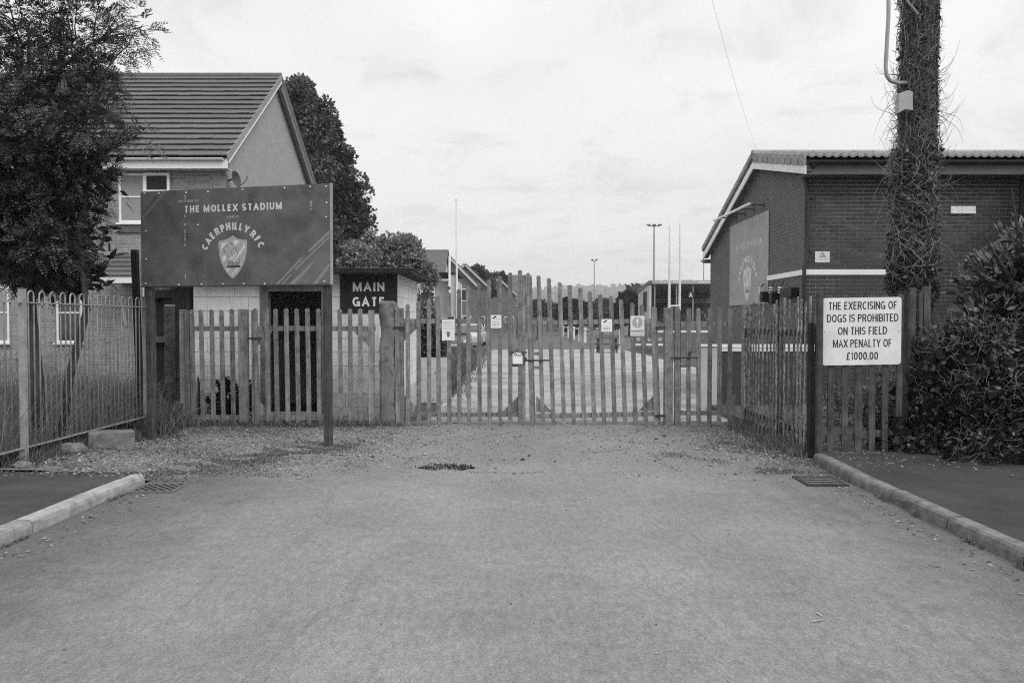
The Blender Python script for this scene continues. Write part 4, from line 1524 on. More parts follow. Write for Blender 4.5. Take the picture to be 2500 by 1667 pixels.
# door frame and the open door
for a, b in ((dx0 - 0.13, dx0), (dx1, dx1 + 0.13)):
    MB().box(a, b, HY - 0.03, HY + 0.12, -0.02, DZ).build('door_frame', 'frame_wood', t, bevel=0.005)
MB().box(dx0 - 0.13, dx1 + 0.13, HY - 0.032, HY + 0.12, DZ + 0.001, DZ + 0.13).build('door_frame', 'frame_wood', t, bevel=0.005)
MB().box(dx0 + 0.001, dx1 - 0.001, HY - 0.02, HY + 0.1, 0.0, 0.12).build('door_step', 'concrete', t, bevel=0.006)
dr = MB().box(dx1 - 0.06, dx1 - 0.015, HY + 0.125, HY + 0.92, 0.02, DZ - 0.02).build('door', 'dark_wood', t)
for k in range(6):
    MB().box(dx1 - 0.068, dx1 - 0.0605, HY + 0.14 + k * 0.13, HY + 0.255 + k * 0.13, 0.05, DZ - 0.05).build('board', 'dark_wood', dr)
# boards leaning inside the doorway
t2 = thing('plank', 'pale plank leaning just inside the dark hut doorway', 'plank', (dx0 + 0.12, HY + 0.25, 0.12))
MB().bar((dx0 + 0.14, HY + 0.16, 0.013), (dx0 + 0.10, HY + 0.42, 1.30), 0.19, 0.03, (1, 0, 0)).build('board', 'dark_wood', t2)

# the dark sign on the hut
mgx0, mgx1 = xpx(831, HY, 700), xpx(970, HY, 700)
mgz0, mgz1 = zpx(764, HY), zpx(671, HY)
t = thing('gate_sign', 'black sign with white capitals on the white hut wall', 'sign', ((mgx0 + mgx1) / 2, HY - 0.02, mgz0))
fr = Frame((mgx0, HY - 0.006, mgz0), (1, 0, 0), (0, 0, 1))
w, h = mgx1 - mgx0, mgz1 - mgz0
plate(fr, rect(0, 0, w, h), 0.0, 0.015, 'gate_sign', t, 'panel')
text('MAIN', fr, w * 0.50, h * 0.685, h * 0.235, 'white_paint', t, width=w * 0.565, d=0.017, wt=0.21)
text('GATE', fr, w * 0.50, h * 0.295, h * 0.245, 'white_paint', t, width=w * 0.575, d=0.017, wt=0.21)
for a, b in ((0.03, 0.06), (0.97, 0.06), (0.03, 0.94), (0.97, 0.94)):
    MB().disc(fr.pt(w * a, h * b, 0.014), fr.n, 0.006, 0.003, 8).build('screw', 'grey_metal', t)

# ================================================================== the dark corner between railing and hut
t = thing('board_fence', 'dark vertical board fence with two rails between railing and hut', 'fence', (-5.55, 13.4, 0))
bx0, bx1, BY = xpx(350, 13.2), xpx(474, 13.2), 13.2
k = 0
x = bx0
while x < bx1 - 0.02:
    wb = rnd.uniform(0.11, 0.14)
    MB().box(x, min(x + wb - 0.006, bx1), BY + rnd.uniform(0, 0.006), BY + 0.025, 0.02, zpx(712, BY) + rnd.uniform(-0.02, 0.03)).build('board', 'old_board' if k % 3 != 2 and x < bx1 - 0.35 else 'dark_wood', t)
    x += wb
    k += 1
MB().box(bx0 - 0.1, bx1, BY - 0.08, BY - 0.002, zpx(836, BY), zpx(822, BY)).build('rail', 'old_board', t, bevel=0.005)
MB().box(bx0 - 0.1, bx1, BY - 0.10, BY - 0.002, zpx(728, BY), zpx(709, BY)).build('rail', 'dark_wood', t, bevel=0.005)
MB().box(bx0 - 0.1, bx1 + 0.02, BY - 0.04, BY + 0.05, zpx(708, BY), zpx(697, BY)).build('capping', 'old_board', t)
MB().box(bx1 - 0.30, bx1 + 0.02, BY - 0.16, BY - 0.045, 0.0, zpx(690, BY)).build('post', 'dark_wood', t, bevel=0.008)
t = thing('concrete_post', 'flat-topped stained concrete post with wire ties left of the pale fence', 'post', (xpx(412, 12.5), 12.5, 0))
sh = MB().box(xpx(404, 12.5), xpx(421, 12.5), 12.5, 12.62, -0.05, zpx(748, 12.5)).build('shaft', simple('dark_stained_concrete', 0.085, 0.4, scale=12, stain=0.5, bump=0.6), t, bevel=0.008)
MB().box(xpx(403, 12.5), xpx(422, 12.5), 12.495, 12.625, zpx(748, 12.5) + 0.001, zpx(744, 12.5)).build('cap', 'concrete', t, bevel=0.006)
for k in range(6):
    z = 0.35 + 0.27 * k
    xa, xb = xpx(403.5, 12.5), xpx(421.5, 12.5)
    MB().tube([(xa, 12.495, z), (xb, 12.495, z + 0.03), (xb, 12.625, z + 0.02), (xa, 12.625, z), (xa, 12.495, z)], 0.004, 5, False).build('wire_tie', 'dark_metal', t)
for i, (xa, ya, xb, yb, wd, lab) in enumerate(((371, 1000, 388, 1020, 0.11, 'broken plank leaning against the foot of the sign post'), (437, 982, 420, 1008, 0.12, 'broken block leaning between the two concrete posts'))):
    a, b = P(xa, ya, 12.0), P(xb, yb, 12.0)
    b.z = 0.04
    tt = thing('broken_plank', lab, 'rubble', (b.x, 12.0, 0.0))
    MB().bar(a, b, wd, 0.07, (0, 1, 0)).build('board', 'old_board', tt, bevel=0.008)


def rock(name, label, c, s_, mat, cat='stone', seed=0, blocky=0.5):
    r_ = random.Random(seed)
    nu, nv = 12, 8
    vs = []
    for j in range(nv + 1):
        th_ = PI * j / nv
        for i in range(nu):
            ph = 2 * PI * i / nu
            d = Vector((math.sin(th_) * math.cos(ph), math.sin(th_) * math.sin(ph), math.cos(th_)))
            mx = max(abs(d.x), abs(d.y), abs(d.z))
            k_ = (1 - blocky) + blocky / mx * 0.8
            k_ *= 1 + r_.uniform(-0.06, 0.06)
            vs.append((c[0] + d.x * s_[0] * k_, c[1] + d.y * s_[1] * k_, c[2] + s_[2] * 0.75 + d.z * s_[2] * k_))
    fs = [(j * nu + i, (j + 1) * nu + i, (j + 1) * nu + (i + 1) % nu, j * nu + (i + 1) % nu) for j in range(nv) for i in range(nu)]
    mb_ = MB().add(vs, fs)
    o = mb_.build(name, mat)
    return tag(o, label, cat)


q = G(262, 1094, 0.10)
t = thing('concrete_block', 'square concrete block lying on the verge below the railing', 'block', (q.x, q.y, 0.08))
c, s_ = math.cos(0.5), math.sin(0.5)
bx = [(-0.24, -0.15), (0.24, -0.15), (0.24, 0.15), (-0.24, 0.15)]
MB().hexa([(q.x + a * c - b * s_ + rnd.uniform(-.012, .012), q.y + 0.1 + a * s_ + b * c, z + rnd.uniform(-0.012, 0.012)) for z in (0.05, 0.29) for a, b in bx]).build('body', 'stone', t, bevel=0.014)
q = G(178, 1106, 0.11)
rock('rubble_stone', 'rough low stone lying in the leaves by the railing', (q.x, q.y, 0.08), (0.16, 0.12, 0.09), 'stone', seed=3)
q = G(56, 1142, 0.11)
rock('rubble_stone', 'round pale stone at the foot of the railing post', (q.x, q.y, 0.09), (0.085, 0.08, 0.055), 'concrete', seed=5, blocky=0.2)
q = G(395, 1030, 0.02)
rock('rubble_stone', 'long pale stone slab at the foot of the concrete posts', (q.x, q.y, 0.0), (0.26, 0.12, 0.07), 'concrete', seed=8)
q = G(300, 1058, 0.02)
rock('rubble_stone', 'dark stone lying beside the left sign post', (q.x, q.y, 0.0), (0.16, 0.10, 0.07), 'stone', seed=9)

# ================================================================== bow-topped railing
RXL = -5.10


def bow_railing(label, X, Y0, Y1, posts, z0, zr, zt, pitch, mat, gap_strip, zb, thin=0.0085, ang=0.0):
    t = thing('bow_top_railing', label, 'railing', (X, (Y0 + Y1) / 2, 0.05))
    n = int((Y1 - Y0) / (2 * pitch))
    r_ = pitch / 2
    me = None
    proto = MB()
    pts = [(0, -r_, z0)]
    for k in range(9):
        a = PI * k / 8
        pts.append((0, -r_ * math.cos(a), zt - r_ + r_ * math.sin(a)))
    pts += [(0, r_, z0)]
    proto.tube(pts, thin, 6, True)
    me = bpy.data.meshes.new('hoop_bar')
    me.from_pydata(proto.v, [], proto.f)
    me.materials.append(M[mat])
    me.shade_smooth()
    for i in range(n):
        Y = Y0 + (i + 0.5) * 2 * pitch
        if any(abs(Y - p) < r_ + 0.02 for p in posts):
            continue
        link('hoop_bar', me, mat, t, loc=(X + ang * (Y - Y0), Y, 0))
    for za in (zr, zb):
        MB().bar((X, Y0, za), (X + ang * (Y1 - Y0), Y1, za), 0.038, 0.012).build('rail', mat, t)
    for p in posts:
        MB().box(X + ang * (p - Y0) - 0.03, X + ang * (p - Y0) + 0.03, p - 0.03, p + 0.03, 0.02, zt + 0.015).build('post', mat, t, bevel=0.004)
        MB().box(X + ang * (p - Y0) - 0.034, X + ang * (p - Y0) + 0.034, p - 0.034, p + 0.034, zt + 0.016, zt + 0.022).build('post_cap', mat, t)
    if gap_strip:
        MB().box(X - 0.16, X - 0.13, Y0, Y1, 0.0, zb - 0.03).build('dark_gap_strip', 'black', t)  # black strip added to paint the dark gap below the bottom rail
    return t


bow_railing('tall grey bow-topped railing along the left pavement', RXL, 5.55, 11.15, [5.55, 8.30, 11.08], 0.275, 1.80, 1.925, 0.100, 'rail_metal', True, 0.28)
bow_railing('low bow-topped railing in the garden in front of the house', -9.75, 13.8, 18.7, [13.85, 16.2, 18.6], 0.12, 0.86, 0.99, 0.11, 'rail_metal', False, 0.42, ang=-0.13)

# ================================================================== the house on the left
WY = 19.4
hxr = -6.94                  # right-hand corner
hxl = -16.5
RY, BYH = 23.6, 28.6
EZ, RZ = P(500, 412, 19.1).z + 0.27, P(690, 179, RY).z - 0.11
t = thing('brick_house', 'two-storey pale brick house with ribbed tiled roof, behind the tree', 'house', (-11.5, 22, 0.05))
MB().box(hxl, hxr, WY, WY + 0.25, -0.03, EZ).build('wall', 'house_brick', t)
gb = [(hxr, WY + 0.251, -0.03), (hxr, BYH, -0.03), (hxr, BYH, EZ), (hxr, RY, RZ - 0.1), (hxr, WY + 0.251, EZ)]
MB().prism(gb, (-0.25, 0, 0)).build('gable_wall', 'house_gable', t)
MB().box(hxl, hxr - 0.26, BYH - 0.2, BYH, -0.03, EZ).build('wall', 'house_brick', t)
MB().box(hxr - 0.001, hxr + 0.0, WY, WY + 0.25, 5.0, 5.001)
# roof: courses of tiles that overlap
rf = bpy.data.objects.new('roof', None)
COL.objects.link(rf)
rf.parent = t
rf.location = Vector((-11.5, 22, EZ)) - origin(t)
vr = hxr + 0.16
y0, z0 = WY - 0.36, EZ - 0.02
sl = Vector((0, RY - y0, RZ - z0))
nc = 17
sn = sl.normalized()
up = Vector((0, -sn.z, sn.y))
for i in range(nc):
    a = sl * (i / nc)
    b = sl * ((i + 1) / nc) + sn * 0.05
    mb = MB()
    x = hxl
    off = 0.165 if i % 2 else 0
    x -= off
    while x < vr:
        xa, xb = max(x, hxl), min(x + 0.327, vr)
        j = rnd.uniform(-0.004, 0.006)
        jl = rnd.uniform(-0.012, 0.006)
        o = Vector((0, y0, z0))
        if xb - xa > 0.03:
            A0 = o + a + sn * jl + up * (0.050 + j)
            A1 = o + a + sn * jl + up * (0.076 + j)
            B0 = o + b + up * 0.0
            B1 = o + b + up * 0.024
            mb.hexa([Vector((xa, A0.y, A0.z)), Vector((xb, A0.y, A0.z)), Vector((xb, B0.y, B0.z)), Vector((xa, B0.y, B0.z)),
                     Vector((xa, A1.y, A1.z)), Vector((xb, A1.y, A1.z)), Vector((xb, B1.y, B1.z)), Vector((xa, B1.y, B1.z))])
        x += 0.33
    mb.build('tile_course', 'tile', rf)
# under-roof and back slope
MB().hexa([(hxl, y0, z0 - 0.02), (vr - 0.03, y0, z0 - 0.02), (vr - 0.03, RY, RZ - 0.02), (hxl, RY, RZ - 0.02), (hxl, y0, z0), (vr - 0.03, y0, z0), (vr - 0.03, RY, RZ), (hxl, RY, RZ)]).build('underlay', 'felt', rf)
MB().hexa([(hxl, RY, RZ - 0.05), (vr, RY, RZ - 0.05), (vr, BYH + 0.35, EZ - 0.07), (hxl, BYH + 0.35, EZ - 0.07), (hxl, RY, RZ + 0.05), (vr, RY, RZ + 0.05), (vr, BYH + 0.35, EZ + 0.03), (hxl, BYH + 0.35, EZ + 0.03)]).build('back_slope', 'tile', rf)
# ridge tiles
x = hxl
while x < vr - 0.05:
    x2 = min(x + 0.445, vr)
    MB().tube([(x, RY, RZ + 0.0), (x2, RY, RZ + 0.002)], 0.115, 10).build('ridge_tile', 'tile', rf, smooth=False)
    x += 0.45
# verge tiles along the gable, both slopes
for i in range(nc):
    a, b = sl * (i / nc), sl * ((i + 0.97) / nc)
    o = Vector((vr + 0.001, y0, z0))
    pa = [o + a + up * -0.10, o + b + up * -0.10, o + b + up * 0.055, o + a + up * 0.092]
    MB().prism(pa, (0.02, 0, 0)).build('verge_tile', 'verge', rf)
MB().prism([(vr + 0.001, RY, RZ - 0.14), (vr + 0.001, BYH + 0.35, EZ - 0.16), (vr + 0.001, BYH + 0.35, EZ + 0.04), (vr + 0.001, RY, RZ + 0.06)], (0.02, 0, 0)).build('verge_tile', 'tile', rf)
# barge boards (thin pale lines under the verge)
o = Vector((vr - 0.02, y0, z0))
MB().prism([o + up * -0.155, o + sl + up * -0.155, o + sl + up * -0.101, o + up * -0.101], (0.036, 0, 0)).build('barge_board', 'white_pvc', t)
MB().prism([(vr - 0.02, RY, RZ - 0.42), (vr - 0.02, BYH + 0.3, EZ - 0.46), (vr - 0.02, BYH + 0.3, EZ - 0.165), (vr - 0.02, RY, RZ - 0.145)], (0.036, 0, 0)).build('barge_board', 'fascia_grey', t)
MB().prism([(hxr + 0.001, RY, RZ - 0.20), (hxr + 0.001, BYH + 0.3, EZ - 0.22), (hxr + 0.001, BYH + 0.3, EZ - 0.12), (hxr + 0.001, RY, RZ - 0.1)], (vr - hxr - 0.03, 0, 0)).build('soffit', 'white_pvc', t)
# fascia and gutter
MB().box(hxl, vr, y0 + 0.035, y0 + 0.06, EZ - 0.27, EZ - 0.03).build('fascia', 'white_pvc', t)
MB().box(hxl, vr - 0.01, y0 + 0.061, WY - 0.001, EZ - 0.27, EZ - 0.25).build('soffit', 'white_pvc', t)
mb = MB()
gp = []
for k in range(9):
    a = PI + PI * k / 8
    gp.append((0.055 * math.cos(a), 0.055 * math.sin(a)))
vs, fs = [], []
for xx in (hxl, vr - 0.08):
    vs += [(xx, y0 - 0.025 + p[0], EZ - 0.035 + p[1]) for p in gp]
fs = [(k, k + 1, k + 10, k + 9) for k in range(8)] + [tuple(range(9)), tuple(range(17, 8, -1))]
mb.add(vs, fs)
mb.build('gutter', 'white_paint', t, smooth=False)


def window(t, x0, x1, z0, z1, Y, bars=(), vent=None, fw=0.06, pane='curtain', sill=True):
    wn_ = MB()
    wn_.box(x0, x1, Y - 0.03, Y + 0.02, z0, z0 + fw).box(x0, x1, Y - 0.03, Y + 0.02, z1 - fw, z1)
    wn_.box(x0, x0 + fw, Y - 0.03, Y + 0.02, z0 + fw, z1 - fw).box(x1 - fw, x1, Y - 0.03, Y + 0.02, z0 + fw, z1 - fw)
    for b in bars:
        if b[0] == 'v':
            wn_.box(b[1] - fw * 0.4, b[1] + fw * 0.4, Y - 0.026, Y + 0.02, z0 + fw, z1 - fw)
        else:
            wn_.box(x0 + fw, b[2] if len(b) > 2 else x1 - fw, Y - 0.024, Y + 0.02, b[1] - fw * 0.35, b[1] + fw * 0.35)
    w_ = wn_.build('window', 'white_pvc', t)
    MB().box(x0 + fw * 0.5, x1 - fw * 0.5, Y - 0.006, Y - 0.002, z0 + fw * 0.5, z1 - fw * 0.5).build('pane', pane, w_)
    if sill:
        MB().box(x0 - 0.05, x1 + 0.05, Y - 0.09, Y - 0.031, z0 - 0.05, z0 + 0.0).build('sill', 'white_pvc', w_)
    return w_


ux0, ux1 = xpx(291, WY, 480), xpx(416, WY, 480)
uz0, uz1 = zpx(544, WY), zpx(424, WY)
vx0 = xpx(352, WY, 480)
w_ = window(t, ux0, ux1, uz0, uz1, WY, [('v', vx0), ('h', zpx(481, WY), vx0)], fw=0.055)
# open top light
MB().box(vx0 + 0.02, ux1 + 0.012, WY - 0.11, WY - 0.07, uz1 - 0.46, uz1 - 0.41).box(vx0 + 0.02, ux1 + 0.012, WY - 0.06, WY - 0.031, uz1 - 0.06, uz1 + 0.01).box(vx0 + 0.02, vx0 + 0.085, WY - 0.08, WY - 0.04, uz1 - 0.42, uz1).box(ux1 - 0.05, ux1 + 0.012, WY - 0.08, WY - 0.04, uz1 - 0.42, uz1).build('top_light', 'white_pvc', w_)
MB().box(vx0 + 0.09, ux1 - 0.055, WY - 0.036, WY - 0.031, uz1 - 0.41, uz1 - 0.07).build('dark_top_opening', 'black', w_)  # black sheet painting the dark room behind the open light
MB().box(ux0 - 0.03, ux1 + 0.05, WY - 0.05, WY - 0.001, uz0 - 0.24, uz0 - 0.16).build('sill_course', 'fascia_grey', t)
lx0, lx1 = xpx(139, WY, 770), xpx(201, WY, 770)
window(t, lx0, lx1, zpx(836, WY), zpx(699, WY), WY, [('h', zpx(763, WY))], fw=0.05, pane='glass')
window(t, xpx(-60, WY, 770), xpx(24, WY, 770), zpx(836, WY), zpx(699, WY), WY, [('h', zpx(763, WY))], fw=0.05, pane='curtain')
MB().box(lx0 - 0.1, lx1 + 0.1, WY - 0.02, WY - 0.001, zpx(698, WY), zpx(690, WY)).build('lintel', 'house_gable', t)
# door canopy
cy0 = WY - 1.0
cx0_, cx1_ = xpx(240, cy0, 670), xpx(372, cy0, 670)
cz0, cz1 = zpx(677, cy0), zpx(622, WY)
cn = bpy.data.objects.new('door_canopy', None)
COL.objects.link(cn)
cn.parent = t
cn.location = Vector((cx0_, cy0, cz0)) - origin(t)
v_ = Vector((0, 1.0, cz1 - cz0))
for i in range(5):
    a, b = v_ * (i / 5), v_ * ((i + 1.1) / 5)
    MB().hexa([(cx0_, cy0 + a.y, cz0 + a.z + 0.03), (cx1_, cy0 + a.y, cz0 + a.z + 0.03), (cx1_, cy0 + b.y - 0.02 * (i == 4), cz0 + b.z), (cx0_, cy0 + b.y - 0.02 * (i == 4), cz0 + b.z),
               (cx0_, cy0 + a.y - 0.01, cz0 + a.z + 0.055), (cx1_, cy0 + a.y - 0.01, cz0 + a.z + 0.055), (cx1_, cy0 + b.y - 0.02 * (i == 4), cz0 + b.z + 0.02), (cx0_, cy0 + b.y - 0.02 * (i == 4), cz0 + b.z + 0.02)]).build('tile_course', 'tile', cn)
MB().box(cx0_ + 0.03, cx1_ - 0.03, cy0 + 0.03, cy0 + 0.055, cz0 - 0.13, cz0 + 0.02).build('fascia', 'white_pvc', cn)
MB().prism([(cx0_ + 0.04, cy0 + 0.06, cz0 - 0.12), (cx0_ + 0.04, WY - 0.001, cz0 - 0.12), (cx0_ + 0.04, WY - 0.001, cz1 - 0.03), (cx0_ + 0.04, cy0 + 0.06, cz0 + 0.02)], (0.02, 0, 0)).build('side_panel', 'white_pvc', cn)
bxx = xpx(288, WY - 0.4, 720)
MB().tube([(bxx, WY - 0.75, cz0 - 0.14), (bxx, WY - 0.4, cz0 - 0.3), (bxx, WY - 0.12, cz0 - 0.8), (bxx, WY - 0.04, cz0 - 1.1)], 0.035, 6).build('bracket', 'white_pvc', cn)
MB().box(bxx + 0.25, bxx + 1.15, WY - 0.02, WY - 0.001, 0.1, cz0 - 0.25).build('door', 'dark_wood', t)
# satellite dish
t2 = thing('satellite_dish', 'small dark satellite dish on the corner of the brick house', 'satellite dish', (-7.0, WY + 0.2, zpx(440, WY)))
dc = P(575, 438, WY + 0.05)
mb = MB()
ax = Vector((0.93, -0.25, 0.18)).normalized()
e1 = ax.cross(Vector((0, 0, 1))).normalized()
e2 = e1.cross(ax)
rings = [(0.0, -0.045), (0.09, -0.03), (0.165, 0.0), (0.205, 0.022)]
mb.v = []
for r_, d_ in rings:
    for k in range(20):
        a = 2 * PI * k / 20
        mb.v.append(tuple(dc + (e1 * math.cos(a) * 0.9 + e2 * math.sin(a)) * max(r_, 0.004) + ax * d_))
for j in range(3):
    for k in range(20):
        mb.f.append((j * 20 + k, j * 20 + (k + 1) % 20, (j + 1) * 20 + (k + 1) % 20, (j + 1) * 20 + k))
mb.f.append(tuple(range(19, -1, -1)))
mb.build('dish', 'dark_metal', t2, smooth=True)
hub = dc + Vector((-0.24, 0.12, -0.02))
MB().tube([dc - ax * 0.05, dc + Vector((-0.13, 0.05, 0.0)), hub], 0.022, 6).build('arm', 'dark_metal', t2)
MB().tube([dc + e2 * -0.22, dc + ax * 0.25 + e2 * -0.12, dc + ax * 0.34], 0.010, 5).build('feed_arm', 'dark_metal', t2)
MB().tube([hub, (hxr + 0.0, WY + 0.17, hub.z - 0.02)], 0.02, 6).build('bracket', 'dark_metal', t2)

# ================================================================== the brick club building on the right
BX, BY0, BY1, BXR = 5.57, 15.2, 22.4, 9.63
VX = 5.40                                     # verge line
E0 = (14.78, 4.68)                            # roof surface at the near eave, ridge and far eave (Y, Z)
AP = (17.96, 5.37)
E1 = (22.62, 3.67)
t = thing('brick_building', 'dark brick club building with low rolled-tile roof, right of the gates', 'building', (7.6, 18.5, 0.0))


def roof_z(y):
    if y < AP[0]:
        return E0[1] + (AP[1] - E0[1]) * (y - E0[0]) / (AP[0] - E0[0])
    return AP[1] + (E1[1] - AP[1]) * (y - AP[0]) / (E1[0] - AP[0])


WZ = 4.37
MB().box(BX + 0.008, BXR, BY0 + 0.008, BY0 + 0.12, -0.03, WZ).build('front_wall', 'mortar', t)
gy = [BY0 + 0.121, AP[0], BY1]
MB().prism([(BX + 0.008, gy[0], -0.03), (BX + 0.008, gy[2], -0.03), (BX + 0.008, gy[2], roof_z(BY1) - 0.22), (BX + 0.008, gy[1], AP[1] - 0.22), (BX + 0.008, gy[0], roof_z(gy[0]) - 0.22)], (0.1, 0, 0)).build('gable_wall', 'mortar', t)
MB().box(BX + 0.12, 12.0, BY1 - 0.1, BY1, -0.03, 3.4).build('back_wall', 'mortar', t)
bl, bh_ = 0.225, 0.075
# bricks: the plainest-seen 300 are single pieces, the rest one mass each wall
bme = bpy.data.meshes.new('brick')
q = MB().box(0, bl - 0.011, 0, 0.012, 0, bh_ - 0.011)
bme.from_pydata(q.v, [], q.f)
bme.materials.append(M['brick'])
hme = bpy.data.meshes.new('half_brick')
q = MB().box(0, bl / 2 - 0.011, 0, 0.012, 0, bh_ - 0.011)
hme.from_pydata(q.v, [], q.f)
hme.materials.append(M['brick'])
rest = MB()
cnt = 0
for r_ in range(int(WZ / bh_)):
    z = r_ * bh_
    x = BX - (bl / 2 if r_ % 2 else 0)
    while x < BXR - 0.02:
        a, b = max(x, BX), min(x + bl - 0.011, BXR)
        if b - a > 0.03:
            dd = rnd.uniform(-0.002, 0.001)
            seen = z > 2.64 and (5.6 < a < 7.0 or 8.0 < a < 9.1)
            if seen and cnt < 296:
                full = b - a > 0.2
                link('brick', bme if full else hme, None, t, loc=(a, BY0 + dd, z))
                cnt += 1
            else:
                rest.box(a, b, BY0 + dd, BY0 + 0.012, z, z + bh_ - 0.011)
        x += bl
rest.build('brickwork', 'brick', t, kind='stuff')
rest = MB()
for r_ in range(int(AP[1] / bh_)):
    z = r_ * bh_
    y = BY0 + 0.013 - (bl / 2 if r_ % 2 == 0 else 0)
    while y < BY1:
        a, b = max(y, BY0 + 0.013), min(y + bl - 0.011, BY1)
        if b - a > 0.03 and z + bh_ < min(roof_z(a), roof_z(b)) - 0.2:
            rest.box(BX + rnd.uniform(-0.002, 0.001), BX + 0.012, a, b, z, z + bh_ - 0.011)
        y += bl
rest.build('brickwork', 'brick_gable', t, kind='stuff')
# projecting part at the right edge
MB().box(BXR + 0.02, 13.5, 13.4, 15.3, -0.03, WZ).build('side_wing', 'brick', t)
# white band
bz0, bz1 = zpx(671, BY0), zpx(658, BY0)
MB().box(BX - 0.02, xpx(2168, BY0, 665), BY0 - 0.025, BY0 - 0.003, bz0, bz1).build('band', 'white_pvc', t)
MB().box(BX - 0.026, BX - 0.004, BY0 - 0.002, PX(1875, 690, BX).y, bz0, bz1).build('band', 'white_pvc', t)
# roof courses, rolled tiles
rf = bpy.data.objects.new('roof', None)
COL.objects.link(rf)
rf.parent = t
rf.location = (0, 0, 4.5)
s0 = Vector((0, E0[0], E0[1] - 0.05))
sl = Vector((0, AP[0] - E0[0], AP[1] - E0[1]))
nc = 9
XR = 13.6
for i in range(nc):
    a, b = s0 + sl * (i / nc), s0 + sl * ((i + 1.08) / nc)
    xs = []
    x = VX + 0.03
    wv = 0.152
    while x < XR:
        for k in range(6):
            xs.append((x + wv * k / 6, 0.046 * max(0.0, math.sin(2 * PI * (k / 6) + 0.3)) ** 0.7 - 0.006 * (k == 5)))
        x += wv
    mb = MB()
    n_ = len(xs)
    mb.v = [(x_, a.y, a.z + h_ + 0.030) for x_, h_ in xs] + [(x_, b.y, b.z + h_ + 0.006) for x_, h_ in xs] + [(x_, a.y + 0.005, a.z + h_ * 0.6 - 0.0) for x_, h_ in xs]
    mb.f = [(k, k + 1, n_ + k + 1, n_ + k) for k in range(n_ - 1)] + [(2 * n_ + k, 2 * n_ + k + 1, k + 1, k) for k in range(n_ - 1)]
    mb.build('tile_course', 'tile_b', rf)
    # verge tile
    va, vb = s0 + sl * (i / nc), s0 + sl * ((i + 0.82) / nc)
    MB().prism([(VX - 0.02, va.y, va.z - 0.155), (VX - 0.02, vb.y, vb.z - 0.155), (VX - 0.02, vb.y, vb.z + 0.05), (VX - 0.02, va.y, va.z + 0.062)], (0.055, 0, 0)).build('verge_tile', 'tile_b', rf, bevel=0.008)
MB().hexa([(VX, E0[0] + 0.05, E0[1] - 0.12), (XR, E0[0] + 0.05, E0[1] - 0.12), (XR, AP[0], AP[1] - 0.1), (VX, AP[0], AP[1] - 0.1), (VX, E0[0] + 0.05, E0[1] - 0.085), (XR, E0[0] + 0.05, E0[1] - 0.085), (XR, AP[0], AP[1] - 0.065), (VX, AP[0], AP[1] - 0.065)]).build('underlay', 'felt', rf)
MB().hexa([(VX + 0.02, AP[0], AP[1] - 0.1), (XR, AP[0], AP[1] - 0.1), (XR, E1[0], E1[1] - 0.12), (VX + 0.02, E1[0], E1[1] - 0.12), (VX + 0.02, AP[0], AP[1]), (XR, AP[0], AP[1]), (XR, E1[0], E1[1]), (VX + 0.02, E1[0], E1[1])]).build('back_slope', 'tile_b', rf)
nb = 13
for i in range(nb):
    p0 = Vector((0, AP[0], AP[1])).lerp(Vector((0, E1[0], E1[1])), i / nb)
    p1 = Vector((0, AP[0], AP[1])).lerp(Vector((0, E1[0], E1[1])), (i + 0.95) / nb)
    MB().prism([(VX - 0.03, p0.y, p0.z - 0.10), (VX - 0.03, p1.y, p1.z - 0.09), (VX - 0.03, p1.y, p1.z + 0.045), (VX - 0.03, p0.y, p0.z + 0.03)], (0.06, 0, 0)).build('verge_tile', 'tile_b', rf, bevel=0.008)
x = VX - 0.02
while x < XR:
    MB().tube([(x, AP[0], AP[1] - 0.03), (min(x + 0.44, XR), AP[0], AP[1] - 0.03)], 0.105, 10).build('ridge_tile', 'tile_b', rf)
    x += 0.45
# barge boards
MB().prism([(VX + 0.0, E0[0] - 0.02, E0[1] - 0.36), (VX, AP[0], AP[1] - 0.345), (VX, AP[0], AP[1] - 0.19), (VX, E0[0] - 0.02, E0[1] - 0.205)], (0.03, 0, 0)).build('barge_board', 'white_pvc', t)
MB().prism([(VX + 0.0, AP[0] + 0.001, AP[1] - 0.345), (VX, E1[0], E1[1] - 0.32), (VX, E1[0], E1[1] - 0.17), (VX, AP[0] + 0.001, AP[1] - 0.19)], (0.03, 0, 0)).build('barge_board', 'white_pvc', t)
MB().prism([(VX + 0.031, E0[0], E0[1] - 0.30), (VX + 0.031, AP[0], AP[1] - 0.29), (VX + 0.031, AP[0], AP[1] - 0.27), (VX + 0.031, E0[0], E0[1] - 0.28)], (0.13, 0, 0)).build('soffit', 'fascia_grey', t)
MB().prism([(VX + 0.031, AP[0] + 0.001, AP[1] - 0.29), (VX + 0.031, E1[0], E1[1] - 0.28), (VX + 0.031, E1[0], E1[1] - 0.26), (VX + 0.031, AP[0] + 0.001, AP[1] - 0.27)], (0.13, 0, 0)).build('soffit', 'fascia_grey', t)
MB().box(VX + 0.0, BX + 0.05, E1[0] - 0.25, E1[0] - 0.001, E1[1] - 0.42, E1[1] - 0.33).build('soffit', 'fascia_grey', t)
